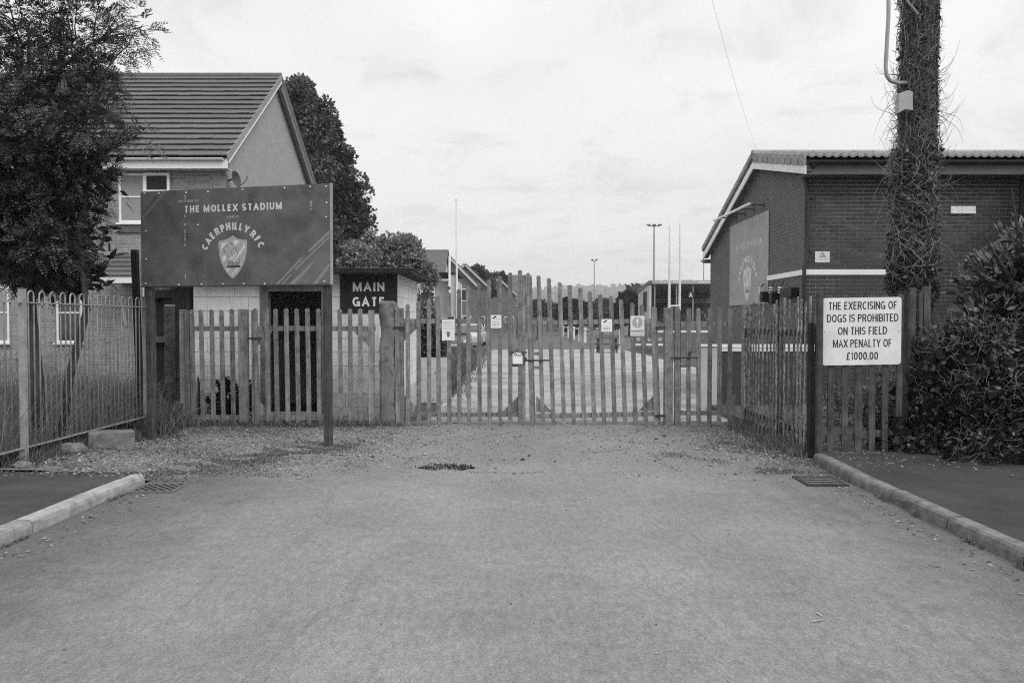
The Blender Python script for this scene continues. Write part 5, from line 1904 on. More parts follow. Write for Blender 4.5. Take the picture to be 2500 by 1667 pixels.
# fascia, soffit, gutter
MB().box(VX + 0.06, XR, E0[0] + 0.03, E0[0] + 0.055, 4.32, 4.56).build('fascia', 'fascia_grey', t)
MB().box(VX + 0.06, XR, E0[0] + 0.056, BY0 - 0.002, 4.32, 4.34).build('soffit', 'fascia_grey', t)
mb = MB()
gp = [(0.062 * math.cos(PI + PI * k / 8), 0.062 * math.sin(PI + PI * k / 8)) for k in range(9)]
vs = []
for xx in (VX + 0.07, XR):
    vs += [(xx, E0[0] - 0.035 + p[0], 4.56 + p[1]) for p in gp]
mb.add(vs, [(k, k + 1, k + 10, k + 9) for k in range(8)] + [tuple(range(9)), tuple(range(17, 8, -1))])
mb.build('gutter', 'gutter', t)
# downpipe
dp = [P(1988, 398, E0[0] - 0.02), P(1986, 408, E0[0] + 0.02), P(1967, 428, BY0 - 0.07), P(1965, 440, BY0 - 0.06)]
dp += [Vector((BX + 0.03, BY0 - 0.06, z)) for z in (4.0, 3.3, 2.75)] + [Vector((BX - 0.03, BY0 - 0.07, 2.66)), Vector((BX - 0.03, BY0 - 0.07, 2.45)), Vector((BX - 0.02, BY0 - 0.07, 0.05))]
MB().tube(dp, 0.036, 10).build('downpipe', 'gutter', t, smooth=True)
for z in (3.95, 2.95):
    MB().box(BX + 0.0, BX + 0.13, BY0 - 0.09, BY0 - 0.001, z - 0.018, z + 0.018).build('pipe_clip', 'gutter', t)
MB().box(xpx(2308, BY0), xpx(2330, BY0), BY0 - 0.015, BY0 - 0.003, zpx(717, BY0), zpx(711, BY0)).build('vent', 'black', t)

# notices and plate on the brick wall
x0, x1, z0, z1 = xpx(1989, BY0, 630), xpx(2025, BY0, 630), zpx(641, BY0), zpx(614, BY0)
t = thing('wall_notice', 'small white notice with a triangle beside the downpipe on the brick wall', 'sign', ((x0 + x1) / 2, BY0 - 0.01, z0))
fr = Frame((x0, BY0 - 0.004, z0), (1, 0, 0), (0, 0, 1))
w, h = x1 - x0, z1 - z0
plate(fr, rect(0, 0, w, h), 0, 0.012, 'off_white', t, 'panel')
tri = [(w * 0.5, h * 0.94), (w * 0.30, h * 0.5), (w * 0.70, h * 0.5)]
for k in range(3):
    plate(fr, stroke(tri[k], tri[(k + 1) % 3], 0.012), 0.013, 0.014, 'print_soft', t, 'triangle')
plate(fr, stroke((w * 0.40, h * 0.62), (w * 0.52, h * 0.70), 0.01), 0.013, 0.014, 'print_soft', t, 'triangle')
plate(fr, stroke((w * 0.52, h * 0.70), (w * 0.60, h * 0.58), 0.01), 0.013, 0.014, 'print_soft', t, 'triangle')
for k in range(2):
    plate(fr, rect(w * 0.2, h * (0.2 + 0.12 * k), w * 0.8, h * (0.23 + 0.12 * k)), 0.013, 0.0135, 'print_pale', t, 'text_line')
x0, x1, z0, z1 = xpx(2320, BY0, 513), xpx(2380, BY0, 513), zpx(522, BY0), zpx(504, BY0)
t = thing('wall_plate', 'narrow white metal plate high on the brick wall above the hedge', 'plate', ((x0 + x1) / 2, BY0 - 0.01, z0))
fr = Frame((x0, BY0 - 0.004, z0), (1, 0, 0), (0, 0, 1))
w, h = x1 - x0, z1 - z0
plate(fr, rect(0, 0, w, h), 0, 0.03, 'off_white', t, 'panel')
for a, b in ((0.04, 0.5), (0.96, 0.5), (0.44, 0.12), (0.44, 0.5), (0.44, 0.88)):
    MB().disc(fr.pt(w * a, h * b, 0.03), fr.n, 0.008, 0.004, 8).build('bolt', 'dark_metal', t)

# banner on the gable, the same design as the board
bn0, bn1 = PX(1784, 550, BX).y, PX(1879, 513, BX).y
zt, zb = 4.01, 2.0
t = thing('wall_banner', 'pale stadium banner with crest on the gable of the brick building', 'banner', (BX - 0.02, (bn0 + bn1) / 2, zb))
fr = Frame((BX - 0.012, bn0, zb), (0, -1, 0), (0, 0, 1))
w, h = bn0 - bn1, zt - zb
plate(fr, rect(0, 0, w, h), 0.0, 0.008, 'banner_face', t, 'panel')
text('WELCOME TO', fr, w * 0.27, h * 0.80, 0.05, 'banner_print', t, width=0.35, d=0.0095)
text('THE MOLLEX STADIUM', fr, w * 0.52, h * 0.70, 0.15, 'banner_print', t, width=w * 0.68, d=0.0095, wt=0.25)
arc_text('CAERPHILLY RFC', ARC, fr, w * 0.5, h * 0.165, 0.74, 0.15, 'banner_pale', t, 0.02, 0.0095)
crest(fr, w * 0.5, h * 0.47, h, t, ('banner_print', 'banner_pale', 'print_soft', 'banner_pale'), 0.009)

# lamp bar above the banner
t = thing('lamp_bar', 'white bar on four dark brackets above the banner', 'light fitting', (BX - 0.35, 18.8, 4.1))
ra, rb = P(1743, 539, 20.3), P(1831, 497, 17.55)
MB().tube([ra, rb], 0.03, 8).build('bar', 'white_paint', t)
for (x_, y_) in ((1865, 501), (1842, 511), (1819, 522), (1798, 530)):
    wp = PX(x_, y_, BX)
    f_ = (wp.y - rb.y) / (ra.y - rb.y)
    MB().tube([wp + Vector((-0.001, 0, 0)), rb.lerp(ra, f_) + Vector((0.02, 0, 0))], 0.016, 6).build('bracket', 'dark_metal', t)
    MB().box(BX - 0.02, BX - 0.003, wp.y - 0.04, wp.y + 0.04, wp.z - 0.05, wp.z + 0.05).build('wall_plate', 'dark_metal', t)


# boxes with cables on the gable below the band
def cable_box(label, x0, x1, y0, y1, ix, iy, mat='black'):
    pa, pb = PX(x0, y1, BX), PX(x1, y0, BX)
    t = thing('cable_box', label, 'box', (BX - 0.1, (pa.y + pb.y) / 2, min(pa.z, pb.z)), 'cable boxes on the gable')
    MB().box(BX - 0.16, BX - 0.003, pb.y, pa.y, min(pa.z, pb.z), PX(x1, y0, BX).z).build('body', mat, t, bevel=0.005)
    ip = PX(ix, iy, BX) + Vector((-0.12, 0, 0))
    for k in range(3):
        MB().tube([ip + Vector((0, 0, -0.07 + 0.05 * k)), ip + Vector((0, 0, -0.045 + 0.05 * k))], [0.05, 0.035], 10).build('insulator', 'white_pvc', t)
    MB().tube([ip + Vector((0, 0, -0.2)), ip + Vector((0, 0, 0.06)), ip + Vector((0.08, 0.03, bz0 - ip.z - 0.06))], 0.010, 5).build('cable', 'black', t)
    MB().tube([ip + Vector((0, 0, 0.04)), ip + Vector((0.06, -0.08, bz0 - ip.z - 0.06))], 0.008, 5).build('cable', 'black', t)


cable_box('black cable box nearest the downpipe on the brick gable', 1923, 1951, 702, 727, 1919, 707)
cable_box('narrow black cable box in the middle of the row on the brick gable', 1896, 1903, 712, 742, 1896, 707)
cable_box('narrow black cable box nearest the banner on the brick gable', 1872, 1879, 712, 738, 1870, 708)

# low wall in front of the club building
LWY = 14.4
t = thing('low_wall', 'low rendered wall with white coping behind the mossy fence', 'wall', (4.5, LWY, 0))
MB().box(xpx(1711, LWY), xpx(1754, LWY), LWY, LWY + 0.22, -0.03, zpx(846, LWY)).build('pale_section', 'far_render', t)
MB().box(xpx(1755, LWY), 5.62, LWY, LWY + 0.2, -0.03, zpx(858, LWY)).build('dark_section', 'brick', t)
MB().box(xpx(1710, LWY), xpx(1754.5, LWY), LWY - 0.02, LWY + 0.24, zpx(846, LWY) + 0.001, zpx(841, LWY)).build('coping', 'white_pvc', t)
MB().box(xpx(1755, LWY), 5.62, LWY - 0.015, LWY + 0.22, zpx(858, LWY) + 0.001, zpx(849, LWY)).build('coping', 'white_pvc', t)
MB().box(xpx(1755, LWY), 5.62, LWY - 0.02, LWY + 0.23, zpx(848, LWY), zpx(841, LWY)).build('coping', 'white_pvc', t)

# low block wall behind the left gate leaf
t = thing('low_wall', 'low pale block wall behind the left gate leaf', 'wall', (-1.55, 15.9, 0))
wx0, wx1, wY = xpx(1016, 15.8), xpx(1098, 15.8), 15.8
MB().box(wx0, wx1, wY + 0.012, wY + 0.15, -0.03, 0.88).build('core', 'mortar_block', t)
for r_ in range(4):
    x = wx0 - (0.22 if r_ % 2 else 0)
    while x < wx1:
        a, b = max(x, wx0), min(x + 0.44, wx1)
        if b - a > 0.03:
            MB().box(a, b - 0.008, wY, wY + 0.02, r_ * 0.222 - 0.01, r_ * 0.222 + 0.205).build('block', 'block_low', t)
        x += 0.448

# ================================================================== ivy-covered utility pole
UX, UY = 5.31, 10.5
t = thing('utility_pole', 'thick dark timber utility pole wrapped in ivy, right of the dog notice', 'pole', (UX, UY, 0.05))
MB().tube([(UX, UY, 0.0), (UX, UY, 4.0), (UX - 0.01, UY, 9.2)], [0.17, 0.16, 0.14], 18).build('shaft', 'bark', t, smooth=True)
cp = [P(2171, -420, UY - 0.2), P(2169, 40, UY - 0.2), P(2165, 110, UY - 0.2), P(2162, 165, UY - 0.2), P(2165, 186, UY - 0.2), P(2174, 198, UY - 0.2), P(2190, 203, UY - 0.16), P(2215, 203, UY - 0.1)]
MB().tube(cp, 0.026, 8).build('conduit', 'grey_metal', t, smooth=True)
MB().tube([P(2196, -20, UY - 0.24), P(2242, 36, UY - 0.22)], 0.014, 6).build('stay_rod', 'grey_metal', t)
fb = Frame(P(2194, 276, UY - 0.30), (1, 0.12, 0.04), (0.06, 0, 1))
plate(fb, [(0, 0), (0.075, 0.045), (0.19, 0.035), (0.19, 0.05), (0.17, 0.27), (0.10, 0.285), (-0.01, 0.25)], -0.08, 0.0, simple('grey_cable_box', 0.36, 0.12, scale=6, stain=0.3), t, 'box')


def vine(mb, z, ang, rad, n, step, r0, wander, up, outw=0.0, sides=4):
    pts = []
    da = rnd.uniform(-0.2, 0.2)
    dz = up
    for i in range(n):
        pts.append((UX + rad * math.cos(ang) - 0.05 * max(0.0, min(1.0, (3.9 - z) / 0.4)), UY + rad * math.sin(ang), z))
        da = da * 0.7 + rnd.uniform(-wander, wander)
        dz = dz * 0.8 + up * 0.2 + rnd.uniform(-0.3, 0.3) * wander
        ang += da * step / max(rad, 0.1)
        z += dz * step
        rad = min(max(rad + rnd.uniform(-0.02, 0.02) + outw * step, 0.15), 0.37 + outw * 9)
        if z < 1.5:
            z = 1.5
    mb.tube(pts, [r0 * (1 - 0.6 * i / n) for i in range(n)], sides, False)


t = thing('climbing_ivy', 'leafless pale ivy stems tangled all round the utility pole', 'ivy', (UX, UY, 0.1))
md, ml = MB(), MB()
for k in range(520):
    z = rnd.uniform(1.75, 6.3)
    vine(md, z, rnd.uniform(0, 2 * PI), rnd.uniform(0.15, 0.23), rnd.randint(8, 14), 0.075, rnd.uniform(0.004, 0.010), 0.9, rnd.choice((1, 1, 0.5, -0.6)))
for k in range(640):
    z = rnd.uniform(1.8, 6.2) if k % 3 else rnd.uniform(1.9, 3.9)
    vine(ml, z, rnd.uniform(PI * 0.9, PI * 2.1), rnd.uniform(0.17, 0.31 if z < 3.7 else 0.24), rnd.randint(7, 14), 0.055, rnd.uniform(0.003, 0.0075), 1.3, rnd.choice((1, 0.6, -0.5, -0.9)))
for k in range(9):
    a = rnd.uniform(PI, 2 * PI)
    md.tube([(UX + 0.2 * math.cos(a + 0.15 * math.sin(j * 0.9 + k)), UY + 0.2 * math.sin(a + 0.15 * math.sin(j * 0.9 + k)), 0.1 + j * 0.35) for j in range(20)], 0.018, 5)
for k in range(70):
    a = rnd.uniform(PI * 0.95, 2.05 * PI)
    z = rnd.uniform(1.8, 5.2)
    rr_ = rnd.uniform(0.18, 0.24)
    ph_ = rnd.uniform(0, 6)
    (ml if k % 2 else md).tube([(UX + rr_ * math.cos(a + 0.12 * math.sin(j * 0.8 + ph_)), UY + rr_ * math.sin(a + 0.12 * math.sin(j * 0.8 + ph_)), z + 0.11 * j) for j in range(14)], rnd.uniform(0.004, 0.009), 4, False)
# stray tendrils
for k in range(300):
    z = rnd.uniform(2.3, 4.9)
    left = rnd.random() < (0.8 if z < 4.6 else 0.55)
    L_ = rnd.uniform(0.15, 0.42) * (1.5 if rnd.random() < 0.25 else 1)
    sgn = -1 if left else 1
    up_ = rnd.uniform(-0.6, 0.5)
    fy = rnd.uniform(-0.5, 0.3)
    pts = []
    cv_ = rnd.choice((1.1, 0.8, -0.7, -1.0))
    wv_ = rnd.uniform(0, 6)
    for j in range(8):
        f_ = j / 7
        pts.append((UX + sgn * (0.17 + L_ * f_ * (1 - 0.3 * f_)), UY + fy * L_ * f_ - 0.05 + 0.03 * math.sin(wv_ + 5 * f_), z + up_ * L_ * f_ + cv_ * L_ * f_ * f_ * 0.6 + 0.025 * math.sin(wv_ + 7 * f_)))
    (ml if z < 4.1 else md).tube(pts, [0.0046 * (1 - 0.7 * j / 7) for j in range(8)], 3, False)
n_ = 7000
aa = rng.random(n_) * 2 * PI
zz_ = rng.uniform(1.8, 6.4, n_)
rr = rng.uniform(0.165, 0.225, n_) + (zz_ < 4.0) * rng.uniform(0, 0.06, n_)
fp = np.stack([UX + rr * np.cos(aa), UY + rr * np.sin(aa), zz_], 1)
fd = np.stack([-np.sin(aa) * rng.normal(size=n_) + 0.35 * np.cos(aa), np.cos(aa) * rng.normal(size=n_) + 0.35 * np.sin(aa), rng.normal(size=n_) * 1.2 - 0.3], 1)
leaves('fine_twigs', fp, fd, rng.uniform(0.05, 0.15, n_), 0.009, 'ivy_dark', t)
md.build('old_stems', 'ivy_dark', t)
ml.build('stems', 'ivy_stem', t)
pts = []
for k in range(3000):
    z = rnd.gauss(2.12, 0.16) if k < 750 else (rnd.uniform(2.2, 6.2) if k < 1500 else rnd.uniform(2.2, 3.9))
    a = rnd.uniform(0, 2 * PI)
    rr = rnd.uniform(0.17, 0.30) if k < 750 else (rnd.uniform(0.15, 0.22) if k < 1500 else rnd.uniform(0.16, 0.29))
    pts.append((UX + rr * math.cos(a) - 0.05 * (z < 3.7), UY + rr * math.sin(a), z))
pts = np.array(pts)
dd = unit(np.stack([pts[:, 0] - UX, pts[:, 1] - UY, np.full(len(pts), -0.08)], 1)) + rng.normal(size=pts.shape) * 0.5
leaves('leaves', pts, dd, rng.uniform(0.04, 0.085, len(pts)), rng.uniform(0.04, 0.07, len(pts)), 'leaf_ivy', t, fold=True)

# overhead wire to the roof
a, b = Vector((VX + 0.1, AP[0], AP[1] + 0.05)), P(1722, -60, 7.5)
mb = MB()
mb.tube([a.lerp(b, k / 20) + Vector((0, 0, -0.12 * math.sin(PI * k / 20))) for k in range(21)], 0.0013, 4)
tag(mb.build('overhead_wire', 'rail_metal'), 'thin overhead wire running up from the ridge of the brick building', 'wire')

# ================================================================== hedge and undergrowth on the right
t = thing('laurel_bush', 'big dark glossy laurel bush at the right edge', 'bush', (6.9, 10.0, 0.09))
kk = 9.7 / F
lob = []
for x_, y_, rx_, ry_, dy_ in ((2596, 735, 222, 205, 10.3), (2500, 930, 160, 150, 9.7), (2490, 700, 105, 110, 10.0), (2540, 610, 70, 70, 9.9), (2610, 820, 150, 180, 9.6), (2402, 775, 44, 52, 9.8)):
    c = P(x_, y_, dy_)
    lob.append(((c.x, c.y, c.z), (rx_ * kk, 1.0 if rx_ > 100 else 0.5, ry_ * kk)))
p, d = in_lobes(lob, 6800, 0.62)
ok = p[:, 2] > 0.3
p, d = p[ok], d[ok]
dd = d * 0.9 + rng.normal(size=d.shape) * 0.55 + np.array([0, -0.25, 0.12])
leaves('foliage', p, dd, rng.uniform(0.09, 0.155, len(p)), rng.uniform(0.038, 0.06, len(p)), 'leaf_laurel', t, up=0.9, fold=True)
p, d = in_lobes(lob, 1500, 0.97)
ok = (p[:, 2] > 1.7) & (d[:, 2] > 0.15)
p, d = p[ok], d[ok]
p = np.repeat(p, 4, 0) + rng.normal(size=(len(p) * 4, 3)) * 0.02
dd = np.repeat(d, 4, 0) * 0.9 + rng.normal(size=p.shape) * 0.45 + np.array([0, 0, 0.5])
leaves('young_shoots', p, dd, rng.uniform(0.07, 0.12, len(p)), rng.uniform(0.025, 0.04, len(p)), 'leaf_laurel_young', t, up=0.5, fold=True)
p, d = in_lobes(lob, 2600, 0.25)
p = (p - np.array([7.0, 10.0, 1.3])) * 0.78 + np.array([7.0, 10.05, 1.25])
leaves('inner_foliage', p, d + rng.normal(size=d.shape), rng.uniform(0.2, 0.32, len(p)), rng.uniform(0.12, 0.2, len(p)), 'leaf_dark', t)  # shade inside the bush painted as near-black leaves
mb = MB()
for k in range(9):
    b = Vector((6.9 + rnd.uniform(-0.5, 0.5), 10.0 + rnd.uniform(-0.3, 0.3), 0.0))
    c = lob[k % len(lob)][0]
    e = Vector(c) + Vector((rnd.uniform(-0.7, 0.7), rnd.uniform(-0.7, 0.3), rnd.uniform(0, 0.8)))
    mb.tube([b, b.lerp(e, 0.5) + Vector((rnd.uniform(-.1, .1), 0, 0.2)), e], [0.045, 0.03, 0.012], 6)
mb.build('stems', 'bark', t)

t = thing('ivy_thicket', 'low tangle of ivy and bare twigs between the ivy pole and the laurel', 'undergrowth', (5.6, 8.9, 0.09))
lob = [((5.15, 9.35, 0.85), (0.55, 0.4, 0.75)), ((5.7, 8.95, 0.65), (0.7, 0.5, 0.65)), ((6.4, 8.75, 0.7), (0.8, 0.5, 0.75)), ((4.75, 9.35, 0.35), (0.5, 0.3, 0.35)), ((7.2, 8.6, 0.6), (0.8, 0.5, 0.7)), ((5.4, 9.3, 1.35), (0.45, 0.35, 0.35)), ((5.9, 8.5, 0.25), (1.2, 0.35, 0.22)), ((7.0, 8.1, 0.25), (1.0, 0.4, 0.25))]
p, d = in_lobes(lob, 9500, 0.55)
ok = p[:, 2] > 0.1
p, d = p[ok], d[ok]
dd = d + rng.normal(size=d.shape) * 0.7
leaves('leaves', p, dd, rng.uniform(0.035, 0.08, len(p)), rng.uniform(0.03, 0.065, len(p)), 'leaf_ivy', t, up=0.6, fold=True)
p, d = in_lobes(lob, 2200, 0.2)
p = p * np.array([1, 1, 0.9])
leaves('inner_leaves', p, d + rng.normal(size=d.shape), rng.uniform(0.12, 0.22, len(p)), rng.uniform(0.1, 0.16, len(p)), 'leaf_dark', t)  # shade within the tangle put into darker leaves
mb = MB()
for k in range(560):
    c, r_ = lob[rnd.choice((0, 1, 1, 2, 2, 4, 5, 6))]
    a = rnd.uniform(PI, 2 * PI)
    el = rnd.uniform(-0.3, 1.0)
    q = Vector((c[0] + r_[0] * math.cos(a) * 0.98, c[1] + r_[1] * math.sin(a) * 1.02, max(0.12, c[2] + r_[2] * el * 0.8)))
    dirv = Vector((rnd.uniform(-1, 1), rnd.uniform(-0.3, 0.2), rnd.uniform(-0.8, 1))).normalized()
    pts = []
    for j in range(rnd.randint(5, 10)):
        pts.append(q.copy())
        dirv = (dirv + Vector((rnd.uniform(-0.6, 0.6), rnd.uniform(-0.25, 0.25), rnd.uniform(-0.6, 0.6)))).normalized()
        q += dirv * rnd.uniform(0.02, 0.05)
        q.z = max(q.z, 0.11)
    mb.tube(pts, rnd.uniform(0.0012, 0.0027), 3, False)
mb.build('twigs', 'twig', t)
fb_ = MB()
fb_.tube([(5.75, 8.3, 0.115), (6.0, 8.15, 0.13), (6.35, 7.95, 0.115)], 0.018, 7)
fb_.tube([(6.0, 8.15, 0.13), (6.12, 8.16, 0.17), (6.2, 8.2, 0.19)], 0.008, 5)
tag(fb_.build('fallen_branch', 'twig'), 'pale bare branch lying on the pavement below the hedge', 'branch')

# ivy at the foot of the corner fence
t = thing('ivy_plant', 'small ivy clump at the foot of the dark fence right of the dog notice', 'ivy', (4.75, 9.05, 0.09))
p, d = in_lobes([((4.72, 9.08, 0.22), (0.28, 0.14, 0.2)), ((4.45, 9.4, 0.3), (0.3, 0.14, 0.3))], 500, 0.4)
p[:, 2] = np.maximum(p[:, 2], 0.1)
leaves('leaves', p, d + rng.normal(size=d.shape) * 0.5, rng.uniform(0.04, 0.08, len(p)), rng.uniform(0.04, 0.07, len(p)), 'leaf_ivy', t, up=0.8, fold=True)

# ================================================================== trees and plants on the left


def limb(mb, a, b, r0, r1, n=6, wob=0.06, sides=6):
    a, b = Vector(a), Vector(b)
    L_ = (b - a).length
    pts = [a]
    for k in range(1, n):
        f_ = k / n
        pts.append(a.lerp(b, f_) + Vector((rnd.uniform(-1, 1), rnd.uniform(-1, 1), rnd.uniform(-0.3, 0.9))) * wob * L_ * math.sin(PI * f_))
    pts.append(b)
    mb.tube(pts, [r0 + (r1 - r0) * k / n for k in range(n + 1)], sides)
    return pts


t = thing('rowan_tree', 'dark feathery-leaved tree behind the railing at the left edge', 'tree', (-5.9, 9.9, 0.04))
TY = 9.8
LB = [(30, 40, 170, 110), (190, 90, 110, 110), (300, 60, 62, 55), (95, 190, 190, 120), (212, 215, 72, 80), (90, 300, 190, 110), (235, 300, 62, 52), (60, 420, 190, 110),
      (205, 420, 66, 70), (40, 540, 190, 100), (170, 520, 88, 72), (70, 630, 150, 75), (160, 600, 62, 42), (-110, 200, 170, 230), (-110, 480, 170, 200), (120, 680, 70, 40), (335, 330, 30, 28), (262, 175, 50, 40)]
lob = []
for x, y, rx, ry in LB:
    if x > 150 and rx > 40 and y > 150:
        x -= 22
    c = P(x, y, TY + rnd.uniform(-0.3, 0.5))
    lob.append(((c.x, c.y, c.z), (rx / 198, 0.75 if rx > 60 else 0.35, ry / 198)))
tk, br = MB(), MB()
base = Vector((-5.92, 9.95, 0.0))
fork = Vector((-5.98, 9.9, 1.7))
top = P(70, 60, 9.9)
tk.tube([base, base.lerp(fork, 0.5) + Vector((0.03, 0, 0)), fork, fork.lerp(top, 0.5), top], [0.085, 0.075, 0.07, 0.045, 0.015], 9)
b2 = G(66, 1000, 0.05)
tk.tube([(-5.75, 10.1, 0.0), (-5.62, 10.1, 0.9), (-5.36, 10.05, 1.75), P(190, 560, 10.0), P(250, 330, 10.0)], [0.06, 0.055, 0.045, 0.03, 0.012], 8)
tips = []
for (c, r_) in lob:
    s_ = fork.lerp(top, max(0.0, min(0.9, (c[2] - 1.9) / 4.5)))
    pts = limb(br, s_, c, 0.028, 0.010, 6, 0.05)
    for k in range(14):
        d = Vector((rnd.uniform(-1, 1), rnd.uniform(-1, 0.6), rnd.uniform(-0.5, 1))).normalized()
        e = Vector((c[0] + d.x * r_[0] * 0.95, c[1] + d.y * r_[1] * 0.95, c[2] + d.z * r_[2] * 0.95))
        limb(br, Vector(c).lerp(s_, rnd.uniform(0, 0.4)), e, 0.009, 0.003, 4, 0.06, 4)
limb(br, P(225, 215, 9.8), P(350, 60, 9.6), 0.014, 0.004, 6, 0.03, 5)
limb(br, P(200, 330, 9.8), P(325, 325, 9.6), 0.010, 0.003, 6, 0.05, 5)
tk.build('trunk', 'bark', t, smooth=True)
br.build('branches', 'bark', t)


def fronds(name, p, ax, L, mat, parent, pairs=6, ll=0.05, lw=0.017):
    n = len(p)
    ax = unit(ax)
    s_ = unit(np.cross(ax, unit(rng.normal(size=(n, 3)) * 0.5 + np.array([0, -0.4, 1.0]))))
    nr = np.cross(ax, s_)
    off = np.array(origin(parent))
    Q = []
    for j in range(pairs):
        f_ = (j + 1) / (pairs + 0.6)
        bp = p + ax * (L * f_)[:, None] - np.array([0, 0, 1]) * (L * f_ * f_ * 0.25)[:, None]
        for sg in (-1, 1):
            dr = unit(s_ * sg * 0.95 + ax * 0.45 + nr * rng.uniform(-0.3, 0.1, (n, 1)))
            sd_ = unit(np.cross(dr, nr + rng.normal(size=(n, 3)) * 0.3))
            l_ = ll * (0.75 + 0.5 * math.sin(PI * (0.15 + 0.75 * f_))) * rng.uniform(0.8, 1.1, (n, 1))
            Q.append(np.stack([bp, bp + dr * l_ * 0.45 + sd_ * lw / 2, bp + dr * l_, bp + dr * l_ * 0.45 - sd_ * lw / 2], 1))
    bp = p + ax * L[:, None] - np.array([0, 0, 1]) * (L * 0.25)[:, None]
    sd_ = s_
    Q.append(np.stack([bp, bp + ax * ll * 0.45 + sd_ * lw / 2, bp + ax * ll, bp + ax * ll * 0.45 - sd_ * lw / 2], 1))
    V = np.concatenate(Q, 0) - off
    return link(name, arr_mesh(name, V), mat, parent)


p, d = in_lobes(lob, 6400, 0.3)
ok = (p[:, 2] > 1.72) & (rng.random(len(p)) < np.clip(1.25 - 0.16 * (p[:, 2] - 2.2), 0.5, 1.0)) & (rng.random(len(p)) < np.clip(1.0 - 0.9 * (p[:, 0] + 5.35), 0.45, 1.0))
p, d = p[ok], d[ok]
fronds('crown', p, d * 0.7 + rng.normal(size=d.shape) * 0.5 + np.array([0, -0.2, -0.05]), rng.uniform(0.11, 0.19, len(p)), 'leaf_rowan', t)
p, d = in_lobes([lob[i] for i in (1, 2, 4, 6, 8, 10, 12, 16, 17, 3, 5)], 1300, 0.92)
fronds('outer_sprays', p, d * 0.8 + rng.normal(size=d.shape) * 0.4 + np.array([0.2, -0.2, 0.0]), rng.uniform(0.12, 0.2, len(p)), 'leaf_rowan_lit', t)  # light on the outermost fronds put into a paler leaf colour
# dense heart of the crown, its shade put into near-black leaves
heart = [l for l, b in zip(lob, LB) if b[0] < 130 and b[1] > 380]
p, d = in_lobes(heart, 2600, 0.1)
p = p + np.array([0, 0.35, 0])
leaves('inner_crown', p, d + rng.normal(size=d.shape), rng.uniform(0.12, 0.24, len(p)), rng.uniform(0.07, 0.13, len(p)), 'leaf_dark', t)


def clumps(lobes, k=7, f=0.5):
    out = []
    for c, r_ in lobes:
        out.append((c, tuple(0.66 * q for q in r_)))
        for i in range(k):
            d = Vector((rnd.gauss(0, 1), rnd.gauss(0, 1), rnd.gauss(0.25, 1))).normalized()
            g = f * rnd.uniform(0.7, 1.15)
            out.append(((c[0] + d.x * r_[0] * 0.8, c[1] + d.y * r_[1] * 0.8, c[2] + d.z * r_[2] * 0.8), tuple(g * q for q in r_)))
    return out


def leafy_tree(name, label, cat, base, lobes, n, ls, mat, r0=0.2, shell=0.5, group=None, up=0.4, inner=0.35):
    t = thing(name, label, cat, base, group)
    base = Vector(base)
    cen = Vector(np.mean([l[0] for l in lobes], 0))
    zt_ = max(l[0][2] for l in lobes)
    tk_ = MB()
    tp = Vector((cen.x, cen.y, base.z + (zt_ - base.z) * 0.82))
    tk_.tube([base, base.lerp(tp, 0.35), base.lerp(tp, 0.7), tp], [r0, r0 * 0.8, r0 * 0.5, r0 * 0.15], 8)
    tk_.build('trunk', 'bark', t, smooth=True)
    br_ = MB()
    for c, r_ in lobes:
        s_ = base.lerp(tp, max(0.25, min(0.85, (c[2] - base.z) / max(0.1, zt_ - base.z) - 0.2)))
        limb(br_, s_, c, r0 * 0.35, r0 * 0.08, 5, 0.06)
    br_.build('branches', 'bark', t)
    p, d = in_lobes(clumps(lobes), n, shell)
    dd = d + rng.normal(size=d.shape) * 0.6
    leaves('crown', p, dd, rng.uniform(ls * 0.7, ls * 1.3, len(p)), rng.uniform(ls * 0.5, ls * 0.9, len(p)), mat, t, up=up)
    if inner:
        p, d = in_lobes(lobes, int(n * 0.12), 0.0)
        p = cen + (p - np.array(cen)) * 0.8 if False else p
        c0 = np.array(cen)
        p = c0 + (p - c0) * 0.86
        leaves('inner_crown', p, d + rng.normal(size=d.shape), rng.uniform(ls * 1.5, ls * 2.4, len(p)), rng.uniform(ls * 1.2, ls * 2.0, len(p)), 'leaf_dark', t)  # crown's inner shade painted with larger near-black leaves
    return t


def lobes_px(L_, Y, depth=0.6, jit=0.5):
    out = []
    k = Y / F
    for x, y, rx, ry in L_:
        c = P(x, y, Y + rnd.uniform(-jit, jit))
        out.append(((c.x, c.y, c.z), (rx * k, max(rx, ry) * k * depth, ry * k)))
    return out


Y = 46.0
L_ = [(730, 270, 62, 62), (770, 285, 40, 45), (745, 370, 70, 75), (810, 345, 42, 45), (760, 470, 75, 75), (825, 420, 40, 40), (850, 470, 48, 48), (800, 560, 80, 70), (880, 540, 44, 52), (865, 620, 50, 45), (780, 650, 80, 60), (890, 590, 30, 30), (700, 450, 60, 120), (690, 600, 60, 100), (842, 382, 22, 22), (722, 215, 26, 20)]
leafy_tree('broad_tree', 'tall dense broad-leaved tree behind the brick house', 'tree', (P(760, 800, Y).x, Y, -0.03), lobes_px(L_, Y, 0.8, 1.2), 34000, 0.24, 'leaf_big', 0.4, 0.6)
Y = 18.2
L_ = [(880, 625, 45, 42), (930, 612, 50, 38), (985, 625, 48, 42), (1025, 650, 36, 36), (955, 650, 60, 30), (870, 650, 40, 30), (1045, 690, 24, 36), (1035, 740, 20, 40), (905, 590, 25, 20), (1000, 595, 22, 18)]
leafy_tree('elder_bush', 'pale bushy shrub growing above the hut roof', 'bush', (P(1010, 900, Y).x, Y, -0.03), lobes_px(L_, Y, 0.8, 0.3), 11000, 0.085, 'leaf_bush', 0.07, 0.5, inner=0)

